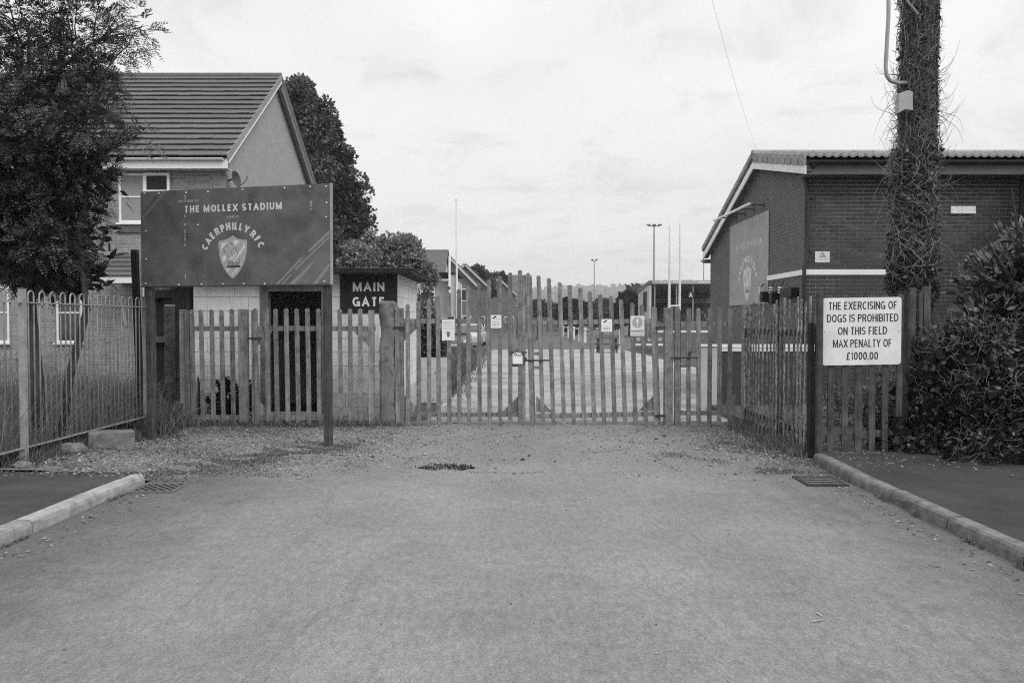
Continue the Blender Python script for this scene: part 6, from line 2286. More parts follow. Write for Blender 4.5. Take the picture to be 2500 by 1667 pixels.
Y = 11.6
leafy_tree('dry_scrub', 'pale dry scrub behind the fence below the dog notice', 'scrub', (P(2100, 1040, Y).x, Y, 0.09), lobes_px([(2050, 1000, 45, 50), (2110, 985, 50, 60), (2170, 960, 40, 70), (2140, 1030, 70, 30)], Y, 0.7, 0.4), 3200, 0.05, 'litter', 0.03, 0.4, inner=0)
# trees and shrubs farther off
Y = 21.0
leafy_tree('scrub_bush', 'dark scrub bush between the hut and the white pole', 'bush', (P(1045, 900, Y).x, Y, -0.03), lobes_px([(1040, 790, 26, 40), (1050, 840, 34, 34), (1028, 850, 20, 40), (1072, 850, 26, 22)], Y, 0.8, 0.2), 4200, 0.08, 'leaf_big', 0.05, 0.4)
far = [
    ('round dark shrub behind the tall gates, left of the far mast', 95, [(1385, 765, 24, 26), (1410, 760, 20, 22), (1395, 785, 30, 20)], 4000, 0.55, 'leaf_dark'),
    ('round dark shrub beside the grandstand', 90, [(1530, 745, 22, 24), (1550, 735, 20, 16), (1520, 770, 24, 24), (1555, 765, 16, 28)], 4000, 0.5, 'leaf_dark'),
    ('grey rounded tree in front of the hill left of the grandstand', 230, [(1552, 715, 18, 15), (1542, 735, 22, 18), (1562, 735, 16, 20)], 2600, 1.2, 'leaf_far'),
    ('low hedge-like tree between the gate peak and the far mast', 150, [(1335, 768, 30, 22), (1370, 770, 22, 18), (1440, 768, 30, 22), (1480, 760, 34, 26), (1500, 775, 30, 20)], 5200, 0.85, 'leaf_far'),
    ('tree behind the gabled terrace roofs', 105, [(1165, 672, 20, 22), (1180, 690, 22, 24), (1150, 680, 18, 18), (1195, 705, 20, 20)], 4500, 0.45, 'leaf_big'),
    ('thin-topped tree left of the dark slab-roofed house', 118, [(1215, 690, 20, 20), (1200, 710, 18, 20), (1225, 680, 12, 12)], 2600, 0.5, 'leaf_big'),
    ('small dark tree beside the slab-roofed house', 140, [(1312, 760, 22, 24), (1335, 775, 20, 14)], 2400, 0.7, 'leaf_dark'),
]
for lab, Y, L_, n, ls, mt in far:
    xm = sum(l[0] for l in L_) / len(L_)
    leafy_tree('far_tree', lab, 'tree', (P(xm, 800, Y).x, Y, -0.03), lobes_px(L_, Y, 1.0, 2.0), n, ls, mt, 0.25, 0.3, 'trees beyond the gates')

# ================================================================== houses beyond the gates


def far_house(label, x0, x1, Y0, Y1, ez, rz, along, wall, wins=(), barge=True, chim=None):
    t = thing('far_house', label, 'house', ((x0 + x1) / 2, (Y0 + Y1) / 2, -0.02), 'houses beyond the gates')
    if along == 'y':
        xm = (x0 + x1) / 2
        MB().prism([(x0, Y0, -0.05), (x1, Y0, -0.05), (x1, Y0, ez), (xm, Y0, rz), (x0, Y0, ez)], (0, Y1 - Y0, 0)).build('wall', wall, t)
        for s_, xe in ((-1, x0), (1, x1)):
            d = Vector((xe + s_ * 0.3 - xm, 0, ez - 0.25 - rz))
            nn = Vector((-d.z * s_, 0, d.x * s_)).normalized() * 0.16
            a, b = Vector((xm, Y0 - 0.3, rz + 0.03)), Vector((xm, Y0 - 0.3, rz + 0.03)) + d
            r_ = MB().prism([a, b, b + nn, a + nn], (0, Y1 - Y0 + 0.6, 0)).build('roof', 'tile_far', t)
            if barge:
                MB().prism([a - nn * 0.9 + Vector((0, -0.06, 0)), b - nn * 0.9 + Vector((0, -0.06, 0)), b + nn * 0.35 + Vector((0, -0.06, 0)), a + nn * 0.35 + Vector((0, -0.06, 0))], (0, 0.055, 0)).build('barge_board', 'print_pale', t)
    else:
        ym = (Y0 + Y1) / 2
        MB().prism([(x0, Y0, -0.05), (x0, Y1, -0.05), (x0, Y1, ez), (x0, ym, rz), (x0, Y0, ez)], (x1 - x0, 0, 0)).build('wall', wall, t)
        for s_, ye in ((-1, Y0), (1, Y1)):
            d = Vector((0, ye + s_ * 0.35 - ym, ez - 0.2 - rz))
            nn = Vector((0, -d.z * s_, d.y * s_)).normalized() * 0.18
            a = Vector((x0 - 0.25, ym, rz + 0.03))
            MB().prism([a, a + d, a + d + nn, a + nn], (x1 - x0 + 0.5, 0, 0)).build('roof', 'tile_far', t)
    for wx, wz, ww, wh in wins:
        w_ = MB().box(wx - ww / 2, wx + ww / 2, Y0 - 0.06, Y0 - 0.003, wz, wz + wh).build('window', 'white_pvc', t)
        MB().box(wx - ww / 2 + 0.09, wx - 0.04, Y0 - 0.075, Y0 - 0.061, wz + 0.09, wz + wh - 0.09).build('pane', 'glass', w_)
        MB().box(wx + 0.04, wx + ww / 2 - 0.09, Y0 - 0.075, Y0 - 0.061, wz + 0.09, wz + wh - 0.09).build('pane', 'glass', w_)
    return t


# gable fronts in a row
Y = 78.0
a, e = P(1100, 628, Y), P(1167, 700, Y)
hw = e.x - a.x
far_house('brick terrace house with the nearest white-edged gable, behind the flagpole', a.x - hw, e.x - 0.25, Y, Y + 9, e.z + 0.2, a.z, 'y', 'far_brick', [(a.x + 0.9, 3.6, 1.5, 1.2), (a.x + 1.2, 0.9, 1.6, 1.3)])
Y = 90.0
a, e = P(1138, 646, Y), P(1192, 700, Y)
hw = e.x - a.x
far_house('brick terrace house with the second white-edged gable', a.x - hw, e.x - 0.25, Y, Y + 9, e.z + 0.2, a.z, 'y', 'far_brick', [(a.x + 1.0, 3.4, 1.4, 1.2), (a.x + 1.3, 0.9, 1.6, 1.3)])
Y = 112.0
a, e = P(1220, 680, Y), P(1263, 721, Y)
hw = e.x - a.x
far_house('low brick house with pale gable edge in front of the slab-roofed house', a.x - hw, e.x - 0.25, Y, Y + 8, e.z + 0.2, a.z, 'y', 'far_brick', [(a.x + 1.3, 1.0, 1.4, 1.3)])
Y = 130.0
a, b = P(1207, 674, Y + 4.5), P(1294, 674, Y + 4.5)
far_house('long dark slab-roofed house at the end of the drive', a.x, b.x, Y, Y + 9, P(1250, 716, Y).z, a.z, 'x', 'far_brick', [(P(1281, 730, Y).x, P(1281, 748, Y).z, 1.1, 2.0), (P(1262, 730, Y).x, P(1281, 748, Y).z, 1.3, 1.5)])
Y = 66.0
a, b = P(1030, 615, Y + 4), P(1088, 615, Y + 4)
far_house('pale rendered house with tiled roof behind the shrub', a.x, b.x, Y, Y + 8, P(1060, 672, Y).z, a.z, 'x', 'far_render', [(a.x + 0.9, 3.0, 1.2, 1.1)])
Y = 44.0
t = thing('outbuilding', 'plain white rendered outbuilding behind the white pole', 'outbuilding', (P(1088, 780, Y).x, Y, -0.02))
a, b = P(1062, 790, Y), P(1117, 790, Y)
MB().box(a.x, b.x, Y, Y + 4, -0.05, zpx(686, Y)).build('wall', 'far_render', t)
MB().box(P(1098, 0, Y).x, b.x + 0.02, Y - 0.9, Y - 0.003, -0.05, zpx(672, Y)).build('wall', 'far_render', t)
MB().box(a.x - 0.1, b.x + 0.1, Y - 1.0, Y + 4.1, zpx(671, Y), zpx(667, Y)).build('roof', 'felt', t)
Y = 43
t = thing('flagpole', 'tall thin white pole rising above the left gate leaf', 'pole', (xpx(1114, Y), Y, -0.02))
MB().tube([(xpx(1116, Y), Y, -0.05), (xpx(1114, Y, 489), Y, zpx(489, Y))], [0.07, 0.035], 8).build('shaft', 'white_paint', t)
MB().disc((xpx(1114, Y, 489), Y, zpx(489, Y)), (0, 0, 1), 0.06, 0.06, 10).build('cap', 'white_paint', t)
t = thing('white_post', 'shorter white post left of the tall white pole', 'post', (xpx(1097, 41.5), 41.5, -0.02))
MB().tube([(xpx(1097, 41.5), 41.5, -0.05), (xpx(1097.5, 41.5, 625), 41.5, zpx(625, 41.5))], 0.06, 8).build('shaft', 'white_paint', t)
MB().box(xpx(1097, 41.5) - 0.07, xpx(1097, 41.5) + 0.07, 41.35, 41.43, zpx(706, 41.5), zpx(700, 41.5)).build('lamp', 'dark_metal', t)


# ================================================================== cars parked behind the left gate leaf
def car(label, x, y, rot, paint, L_=4.2, Wc=1.75, Hc=1.45):
    t = thing('parked_car', label, 'car', (x, y, 0.0), 'cars parked along the drive')
    t.rotation_euler = (0, 0, rot)

    def loc(mb, name, mat, par=t, **k):
        me = bpy.data.meshes.new(name)
        me.from_pydata(mb.v, [], mb.f)
        return link(name, me, mat, par, **k)
    prof = [(-L_ / 2, 0.25), (-L_ / 2, 0.6), (-L_ / 2 + 0.12, 0.78), (-L_ / 2 + 1.0, 0.92), (L_ / 2 - 0.5, 0.95), (L_ / 2 - 0.05, 0.88), (L_ / 2, 0.55), (L_ / 2, 0.25)]
    loc(MB().prism([(-Wc / 2, a, b) for a, b in prof], (Wc, 0, 0)), 'body', paint, bevel=0.06)
    cb = [(-L_ / 2 + 1.0, 0.93), (-L_ / 2 + 1.75, Hc - 0.06), (L_ / 2 - 1.2, Hc), (L_ / 2 - 0.35, 0.96)]
    w0, w1 = Wc / 2 - 0.04, Wc / 2 - 0.2
    vs = []
    for s_ in (-1, 1):
        for i, (a, b) in enumerate(cb):
            vs.append((s_ * (w0 if i in (0, 3) else w1), a, b))
    loc(MB().add(vs, [(0, 1, 2, 3), (7, 6, 5, 4), (0, 4, 5, 1), (1, 5, 6, 2), (2, 6, 7, 3), (3, 7, 4, 0)]), 'cabin', paint, bevel=0.05)

    def lift(i, j, f_, s_=None):
        pass
    fw = [(-w0 + 0.1, cb[0][0] + 0.06, cb[0][1] + 0.06), (w0 - 0.1, cb[0][0] + 0.06, cb[0][1] + 0.06), (w1 - 0.06, cb[1][0] - 0.03, cb[1][1] - 0.05), (-w1 + 0.06, cb[1][0] - 0.03, cb[1][1] - 0.05)]
    loc(MB().add([(p[0], p[1] - 0.03, p[2] + 0.03) for p in fw], [(0, 1, 2, 3)]), 'windscreen', 'glass')
    rw = [(-w0 + 0.1, cb[3][0] - 0.08, cb[3][1] + 0.08), (w0 - 0.1, cb[3][0] - 0.08, cb[3][1] + 0.08), (w1 - 0.06, cb[2][0] + 0.06, cb[2][1] - 0.06), (-w1 + 0.06, cb[2][0] + 0.06, cb[2][1] - 0.06)]
    loc(MB().add([(p[0], p[1] + 0.03, p[2] + 0.03) for p in rw], [(0, 1, 2, 3)]), 'rear_window', 'glass')
    for s_ in (-1, 1):
        for a0, a1 in ((0.08, 0.5), (0.54, 0.94)):
            lo0, lo1 = cb[0][0] + 0.25 + (cb[3][0] - cb[0][0] - 0.45) * a0, cb[0][0] + 0.25 + (cb[3][0] - cb[0][0] - 0.45) * a1
            hi0, hi1 = cb[1][0] + 0.05 + (cb[2][0] - cb[1][0] - 0.1) * a0, cb[1][0] + 0.05 + (cb[2][0] - cb[1][0] - 0.1) * a1
            loc(MB().add([(s_ * (w0 + 0.005), lo0, 0.99), (s_ * (w0 + 0.005), lo1, 0.99), (s_ * (w1 + 0.03), hi1, Hc - 0.1), (s_ * (w1 + 0.03), hi0, Hc - 0.1)], [(0, 1, 2, 3)]), 'side_window', 'glass')
        for yy in (-L_ / 2 + 0.8, L_ / 2 - 0.8):
            wh = loc(MB().disc((s_ * (Wc / 2 - 0.19), yy, 0.31), (s_, 0, 0), 0.31, 0.2, 18), 'wheel', 'tyre')
            loc(MB().disc((s_ * (Wc / 2 + 0.012), yy, 0.31), (s_, 0, 0), 0.19, 0.01, 14), 'rim', 'grey_metal', wh)
        loc(MB().box(s_ * 0.62 - 0.17, s_ * 0.62 + 0.17, -L_ / 2 - 0.012, -L_ / 2 + 0.05, 0.56, 0.70), 'headlight', 'white_paint', bevel=0.01)
    loc(MB().box(-0.26, 0.26, -L_ / 2 - 0.018, -L_ / 2 + 0.02, 0.40, 0.51), 'number_plate', 'off_white')


car('grey car parked facing the gates behind the left leaf', -2.95, 41.0, 0.06, 'car_paint')
car('pale car parked farther along the drive behind the left leaf', -2.7, 52.0, -0.05, 'car_white')

# ================================================================== rugby ground
t = thing('rugby_posts', 'tall white rugby posts with crossbar in front of the grandstand', 'goal posts', (14.5, 72, -0.02))
pa, pb = P(1633.5, 747, 70.0), P(1659, 746.5, 75.0)
for q, top, bx_ in ((pa, 551, 1634.5), (pb, 546, 1660.0)):
    zt_ = P(bx_, top, q.y).z
    MB().tube([(q.x, q.y, -0.05), (q.x, q.y, q.z), (q.x + 0.03, q.y, q.z + 3.5), (P(bx_, top, q.y).x, q.y, zt_)], [0.13, 0.12, 0.10, 0.05], 8).build('upright', 'white_paint', t)
MB().tube([pa, pb], 0.07, 8).build('crossbar', 'white_paint', t)


def mast(label, x, ytop, Y, heads):
    zt_ = zpx(ytop, Y)
    X = xpx(x, Y, ytop)
    t = thing('floodlight_mast', label, 'floodlight', (X, Y, -0.02), 'floodlight masts')
    MB().tube([(X, Y, -0.05), (X, Y, zt_)], [0.16, 0.08], 8).build('shaft', 'grey_metal', t)
    k = Y / F
    ws = heads[-1][0] - heads[0][0]
    MB().tube([(X + heads[0][0] * k, Y, zt_), (X + heads[-1][0] * k, Y, zt_)], 0.06, 6).build('cross_arm', 'grey_metal', t)
    for hx, hw in heads:
        MB().hexa([(X + (hx - hw / 2) * k, Y - 0.25, zt_ + 0.02), (X + (hx + hw / 2) * k, Y - 0.25, zt_ + 0.02), (X + (hx + hw / 2) * k, Y + 0.05, zt_ + 0.1), (X + (hx - hw / 2) * k, Y + 0.05, zt_ + 0.1),
                   (X + (hx - hw / 2) * k, Y - 0.15, zt_ + 4.5 * k), (X + (hx + hw / 2) * k, Y - 0.15, zt_ + 4.5 * k), (X + (hx + hw / 2) * k, Y + 0.05, zt_ + 4.5 * k), (X + (hx - hw / 2) * k, Y + 0.05, zt_ + 4.5 * k)]).build('floodlight', 'dark_metal', t)


mast('tallest floodlight mast with three lamps, left of the rugby posts', 1597, 552, 88, [(-14, 9), (0, 9), (14, 9)])
mast('floodlight mast with two lamps above the right gate leaf', 1451, 637, 150, [(-5, 5), (5, 5)])
mast('floodlight mast with two lamps against the gable of the brick building', 1718, 640, 150, [(-5, 5), (5, 5)])

# grandstand
Y = 78.0
gx0, gx1 = xpx(1597, Y), xpx(1775, Y)
t = thing('grandstand', 'dark roofed grandstand with rows of seats beside the pitch', 'grandstand', ((gx0 + gx1) / 2, Y, -0.02))
rz_ = zpx(686, Y)
fz = zpx(694, Y)
MB().hexa([(gx0 - 0.6, Y - 0.4, fz), (gx1, Y - 0.4, fz), (gx1, Y + 7, fz - 0.7), (gx0 - 0.6, Y + 7, fz - 0.7), (gx0 - 0.6, Y - 0.4, rz_ + 0.02), (gx1, Y - 0.4, rz_ + 0.02), (gx1, Y + 7, rz_ - 0.5), (gx0 - 0.6, Y + 7, rz_ - 0.5)]).build('roof', 'fascia_grey', t)
MB().box(gx0 - 0.3, gx1, Y - 0.47, Y - 0.401, fz + 0.02, rz_).build('fascia', 'print_mid', t)
for x_ in (1607, 1616, 1624, 1640, 1648, 1700, 1708, 1716, 1724, 1732):
    MB().box(xpx(x_, Y), xpx(x_ + 6, Y), Y - 0.49, Y - 0.471, fz + 0.12, rz_ - 0.1).build('fascia_print', 'off_white', t)
MB().box(gx0 - 0.2, gx1, Y + 6.6, Y + 6.8, -0.05, fz - 0.6).build('back_wall', 'dark_wood', t)
MB().box(gx0 - 0.55, gx0 - 0.35, Y - 0.3, Y + 6.6, -0.05, fz - 0.1).build('end_wall', 'far_render', t)
MB().box(gx0 - 0.60, gx0 - 0.551, Y + 1.2, Y + 3.2, 2.6, 4.6).build('end_opening', 'black', t)
for k in range(6):
    MB().box(gx0 - 0.3, gx1, Y + 0.6 + k * 0.9, Y + 1.5 + k * 0.9, -0.05, 0.9 + k * 0.36).build('terrace_step', 'far_render' if k % 2 == 0 else 'concrete', t)
    for j in range(10):
        xx = gx0 + 0.2 + j * 0.72
        MB().box(xx, xx + 0.5, Y + 0.8 + k * 0.9, Y + 1.2 + k * 0.9, 0.9 + k * 0.36, 1.3 + k * 0.36).build('seat', 'print_dark', t)
for x_ in (1597, 1650, 1690, 1735):
    MB().tube([(xpx(x_, Y), Y - 0.1, -0.05), (xpx(x_, Y), Y - 0.1, fz)], 0.07, 6).build('column', 'grey_metal', t)
for z_ in (zpx(729, Y), zpx(735, Y)):
    MB().tube([(gx0, Y + 5.0, z_), (gx1, Y + 5.0, z_)], 0.05, 5).build('rail', 'grey_metal', t)
MB().box(gx0 - 0.3, gx1, Y + 0.2, Y + 0.4, -0.05, 1.5).build('front_wall', 'fascia_grey', t)
t2 = thing('block_sign', 'small dark sign with a white letter A hanging in the grandstand', 'sign', (xpx(1685, Y - 0.2), Y - 0.2, zpx(728, Y)))
fr = Frame((xpx(1679, Y - 0.2), Y - 0.2, zpx(728, Y - 0.2)), (1, 0, 0), (0, 0, 1))
sw, sh_ = 13 * Y / F, 16 * Y / F
plate(fr, rect(0, 0, sw, sh_), -0.05, 0.0, 'black', t2, 'panel')
text('A', fr, sw * 0.5, sh_ * 0.52, sh_ * 0.72, 'white_paint', t2, bold=0.03, d=0.01)
MB().tube([fr.pt(sw / 2, sh_, -0.02), fr.pt(sw / 2, fz - fr.o.z, -0.02)], 0.02, 5).build('hanger', 'dark_metal', t2)

# white perimeter posts with a rail
t = thing('perimeter_rail', 'row of white posts with a rail along the pitch, behind the right gate leaf', 'railing', (5.7, 75, -0.02))
ys = [56, 61, 66, 72, 79, 87, 96]
for y_ in ys:
    MB().box(5.6 - 0.09, 5.6 + 0.09, y_ - 0.09, y_ + 0.09, -0.05, 1.15).build('post', 'white_paint', t)
MB().bar((5.6, 56, 1.0), (5.6, 96, 1.0), 0.06, 0.08).build('rail', 'white_paint', t)
MB().box(-20, 11.5, 118, 118.2, -0.05, 2.2).build('barrier', 'fascia_grey', t)

# boards and picnic table across the drive
Y = 41.5
for i, (x0, x1, lab) in enumerate(((1546, 1570, 'leftmost dark advertising board across the drive'), (1573, 1597, 'middle dark advertising board across the drive'), (1600, 1622, 'rightmost dark advertising board across the drive'))):
    t = thing('advertising_board', lab, 'board', (xpx((x0 + x1) / 2, Y), Y, 0.0), 'advertising boards across the drive')
    X0, X1 = xpx(x0, Y), xpx(x1, Y)
    MB().box(X0, X1, Y, Y + 0.05, 0.02, 0.98).build('panel', 'board_face', t)
    MB().box(X0 + 0.08, X1 - 0.08, Y - 0.012, Y - 0.002, 0.34, 0.46).build('print_bar', 'off_white', t)
    cxm = (X0 + X1) / 2
    MB().disc((cxm, Y - 0.002, 0.68), (0, -1, 0), 0.11, 0.008, 14).build('print_disc', 'print_mid', t)
    MB().box(X0 + 0.02, X0 + 0.06, Y + 0.051, Y + 0.10, 0.0, 1.1).build('leg', 'grey_metal', t)
    MB().box(X1 - 0.06, X1 - 0.02, Y + 0.051, Y + 0.10, 0.0, 1.1).build('leg', 'grey_metal', t)
t = thing('barrier_rail', 'white topped grey barrier behind the advertising boards', 'barrier', (8.0, 43, 0))
MB().box(xpx(1560, 43), xpx(1745, 43), 43, 43.1, -0.02, 1.0).build('panel', 'fascia_grey', t)
MB().box(xpx(1560, 43), xpx(1745, 43), 42.97, 43.13, 1.001, 1.12).build('top_rail', 'white_paint', t)
for k in range(5):
    MB().box(8.0 + k * 0.95, 8.1 + k * 0.95, 43.1, 43.2, -0.02, 1.12).build('post', 'grey_metal', t)

t = thing('picnic_table', 'dark timber picnic table behind the right gate leaf', 'table', (xpx(1482, 41), 41.0, 0.0))
cx_ = xpx(1482, 41)
for k in range(4):
    MB().box(cx_ - 0.62, cx_ + 0.62, 40.72 + k * 0.15, 40.86 + k * 0.15, 0.72, 0.76).build('top_board', 'post_wood', t)
for yy in (40.35, 41.45):
    MB().box(cx_ - 0.62, cx_ + 0.62, yy, yy + 0.24, 0.42, 0.46).build('bench', 'post_wood', t)
for xx in (cx_ - 0.45, cx_ + 0.45):
    MB().bar((xx, 40.5, 0.0), (xx, 40.95, 0.72), 0.05, 0.09, (1, 0, 0)).build('leg', 'post_wood', t)
    MB().bar((xx, 41.55, 0.0), (xx, 41.1, 0.72), 0.05, 0.09, (1, 0, 0)).build('leg', 'post_wood', t)
    MB().box(xx - 0.03, xx + 0.03, 40.36, 41.68, 0.34, 0.42).build('brace', 'post_wood', t)
t = thing('thin_post', 'thin white post beside the picnic table', 'post', (xpx(1513, 40.5), 40.5, 0))
MB().tube([(xpx(1513, 40.5), 40.5, -0.02), (xpx(1513, 40.5), 40.5, zpx(804, 40.5))], 0.03, 6).build('shaft', 'white_paint', t)
MB().disc((xpx(1513, 40.5), 40.5, zpx(804, 40.5)), (0, 0, 1), 0.035, 0.02, 8).build('cap', 'white_paint', t)

# ================================================================== grass, weeds, gravel and leaf litter


def zone(x0, x1, y0, y1):
    return lambda: (rnd.uniform(x0, x1), rnd.uniform(y0, y1))


def g3(pts, z=None):
    return np.array([(x, y, (gz(x, y) if z is None else z)) for x, y in pts])


pts = [(rnd.uniform(-9.5, -5.17), rnd.uniform(8.0, 15.5)) for k in range(9500)]
hh = np.array([rnd.uniform(0.35, 0.95) * (0.65 + 0.35 * math.sin(x * 2.1) * math.sin(y * 1.7 + 1)) for x, y in pts])
blades('tall_grass', g3(pts, 0.04), hh, 0.013, 'grass', kind='stuff', lean=0.3)['label'] = 'tall rough grass behind the railing'
pts = [(rnd.uniform(-9.0, -5.17), rnd.uniform(8.0, 13.5)) for k in range(1500)]
blades('dry_grass', g3(pts, 0.04), np.array([rnd.uniform(0.5, 1.15) for _ in pts]), 0.008, 'grass_dry', kind='stuff', lean=0.5)['label'] = 'pale dry stalks behind the railing'
pts = [(-5.2 + rnd.gauss(0, 0.22), rnd.gauss(11.35, 0.3)) for k in range(900)]
blades('weed_clump', g3(pts, 0.02), np.array([rnd.uniform(0.15, 0.5) for _ in pts]), 0.014, 'grass', kind='stuff', lean=0.7)['label'] = 'weeds at the end of the railing beside the sign post'
# moss and weeds in a band from the kerb end to the right sign post
A2, B2 = G(345, 1168), G(830, 1088)
pts = []
for k in range(9500):
    f_ = rnd.random() ** 0.8
    c = A2.lerp(B2, f_)
    w_ = (0.42 - 0.2 * f_)
    q = (c.x + rnd.gauss(0, 0.2), c.y + rnd.gauss(0.05, w_ * 0.85))
    if math.sin(q[0] * 7 + 2 * math.sin(q[1] * 5)) * math.sin(q[1] * 8 + q[0] * 3) > -0.25 and (q[0] > -3.6 or q[1] > 7.98):
        pts.append(q)
blades('low_weeds', g3(pts), np.array([rnd.uniform(0.008, 0.035) for _ in pts]), 0.013, 'moss', kind='stuff', lean=0.9)['label'] = 'band of low weeds between the kerb end and the sign post'
# patchy weeds on the verge
pts = []
while len(pts) < 5200:
    x, y = rnd.uniform(-5.0, -1.6), rnd.uniform(8.1, 12.1)
    v_ = math.sin(x * 2.3 + 1) * math.sin(y * 2.9 + x) + 0.5 * math.sin(x * 6.1) * math.sin(y * 5.3) + 0.35 * (y - 10) / 2 - 0.2 * (x + 3)
    if rnd.random() < 0.25 + 0.5 * v_:
        pts.append((x, y))
blades('verge_weeds', g3(pts), np.array([rnd.uniform(0.01, 0.035) for _ in pts]), 0.012, 'moss', kind='stuff', lean=0.9)['label'] = 'sparse weeds on the gravel verge'
# weeds at the feet of the fences
pts = [(rnd.uniform(-5.0, -1.7), 12.2 + rnd.gauss(0.0, 0.10)) for k in range(2600)] + [(3.45 + rnd.gauss(0.0, 0.10), rnd.uniform(9.2, 12.2)) for k in range(2600)] + [(rnd.uniform(3.5, 4.8), 9.15 + rnd.gauss(0, 0.1)) for k in range(500)]
blades('fence_weeds', g3(pts), np.array([rnd.uniform(0.03, 0.15) for _ in pts]), 0.011, 'moss', kind='stuff', lean=0.6)['label'] = 'weeds growing along the feet of the fences'
# dirt and weeds in the corner before the mossy fence, tufts along the kerbs
pts = []
while len(pts) < 3000:
    x, y = rnd.uniform(1.4, 3.45), rnd.uniform(8.3, 11.6)
    v_ = math.sin(x * 3.1 + 2) * math.sin(y * 3.3 + x) + 0.6 * math.sin(x * 7.3) * math.sin(y * 6.1) + 0.9 * (x - 2.9) - 0.25 * abs(y - 9.0)
    if rnd.random() < 0.2 + 0.6 * v_:
        pts.append((x, y))
for k in range(500):
    c = (rnd.choice((-3.58, 3.31)), rnd.uniform(4.2, 8.4))
    if math.sin(c[1] * 9) + math.sin(c[1] * 4.3 + c[0]) > 0.7:
        pts += [(c[0] + rnd.gauss(0, 0.012), c[1] + rnd.gauss(0, 0.03)) for j in range(5)]
blades('corner_weeds', g3(pts), np.array([rnd.uniform(0.008, 0.03) for _ in pts]), 0.012, 'moss', kind='stuff', lean=0.9)['label'] = 'thin weeds in the dirt by the mossy fence and along the kerbs'
# pothole rim and cracks
pts = []
for k in range(900):
    a = rnd.uniform(R(5), R(175))
    rr = rnd.gauss(0.95, 0.2)
    pts.append((PH.x + 0.25 * rr * math.cos(a), PH.y - 0.06 + 0.26 * rr * math.sin(a)))
blades('pothole_grass', g3(pts), np.array([rnd.uniform(0.006, 0.02) for _ in pts]), 0.013, 'leaf_dark', kind='stuff', lean=0.7)['label'] = 'dark grass round the rim of the pothole'
pts = []
for line in ([(1380, 1072), (1410, 1055), (1450, 1068), (1500, 1080)], [(1448, 1102), (1490, 1104), (1535, 1098)], [(985, 1135), (1000, 1122), (1060, 1120), (1130, 1122)], [(1140, 1152), (1260, 1156), (1330, 1150)], [(1600, 1110), (1612, 1130), (1660, 1150)]):
    L3 = [G(*q) for q in line]
    for k in range(130):
        i = rnd.randrange(len(L3) - 1)
        c = L3[i].lerp(L3[i + 1], rnd.random())
        pts.append((c.x + rnd.gauss(0, 0.02), c.y + rnd.gauss(0, 0.03)))
blades('crack_moss', g3(pts), np.array([rnd.uniform(0.004, 0.016) for _ in pts]), 0.010, 'moss', kind='stuff', lean=1.0)['label'] = 'moss in the cracks of the forecourt'
pts = [(-1.25 - abs(rnd.gauss(0, 1.1)), rnd.uniform(16.6, 36)) for k in range(6500)]
blades('drive_weeds', g3(pts, -0.03), np.array([rnd.uniform(0.3, 0.85) * (0.6 + 0.4 * math.sin(x * 3 + y)) for x, y in pts]), 0.02, 'grass', kind='stuff', lean=0.45)['label'] = 'tall weeds along the left edge of the drive'
# grass beside the drive
pts = [(rnd.uniform(-6.5, -1.1) + rnd.gauss(0, 0.1), rnd.uniform(16, 44)) for k in range(7000)]
blades('drive_grass', g3(pts, -0.03), np.array([rnd.uniform(0.08, 0.3) for _ in pts]), 0.03, 'grass_dry', kind='stuff', lean=0.4)['label'] = 'rough grass left of the drive'


def chips(name, label, pts, s0, s1, mat, flat=0.5):
    """small faceted stones: squashed octahedra"""
    P0 = np.array(pts)
    n = len(P0)
    s_ = rng.uniform(s0, s1, (n, 1)) * rng.lognormal(0, 0.35, (n, 1))
    ang = rng.random(n) * 2 * PI
    ux = np.stack([np.cos(ang), np.sin(ang), np.zeros(n)], 1)
    uy = np.stack([-np.sin(ang), np.cos(ang), np.zeros(n)], 1)
    uz = np.array([0, 0, 1.0])
    asp = rng.uniform(0.6, 1.0, (n, 1))
    c = P0 + uz * s_ * flat * 0.4
    v = [c + ux * s_, c + uy * s_ * asp, c - ux * s_ * 0.9, c - uy * s_ * asp * 0.9, c + uz * s_ * flat + ux * s_ * 0.15, c - uz * s_ * flat]
    V = np.stack(v, 1).reshape(-1, 3)
    base_ = (np.arange(n) * 6)[:, None]
    tri = np.array([[0, 1, 4], [1, 2, 4], [2, 3, 4], [3, 0, 4], [1, 0, 5], [2, 1, 5], [3, 2, 5], [0, 3, 5]]).reshape(1, -1)
    idx = (base_ + tri).reshape(-1)
    me = bpy.data.meshes.new(name)
    me.vertices.add(n * 6)
    me.vertices.foreach_set('co', V.reshape(-1).astype(np.float32))
    me.loops.add(len(idx))
    me.loops.foreach_set('vertex_index', idx.astype(np.int32))
    me.polygons.add(len(idx) // 3)
    me.polygons.foreach_set('loop_start', np.arange(0, len(idx), 3, dtype=np.int32))
    me.update(calc_edges=True)
    me.validate()
    o = link(name, me, mat, kind='stuff')
    o['label'] = label
    return o


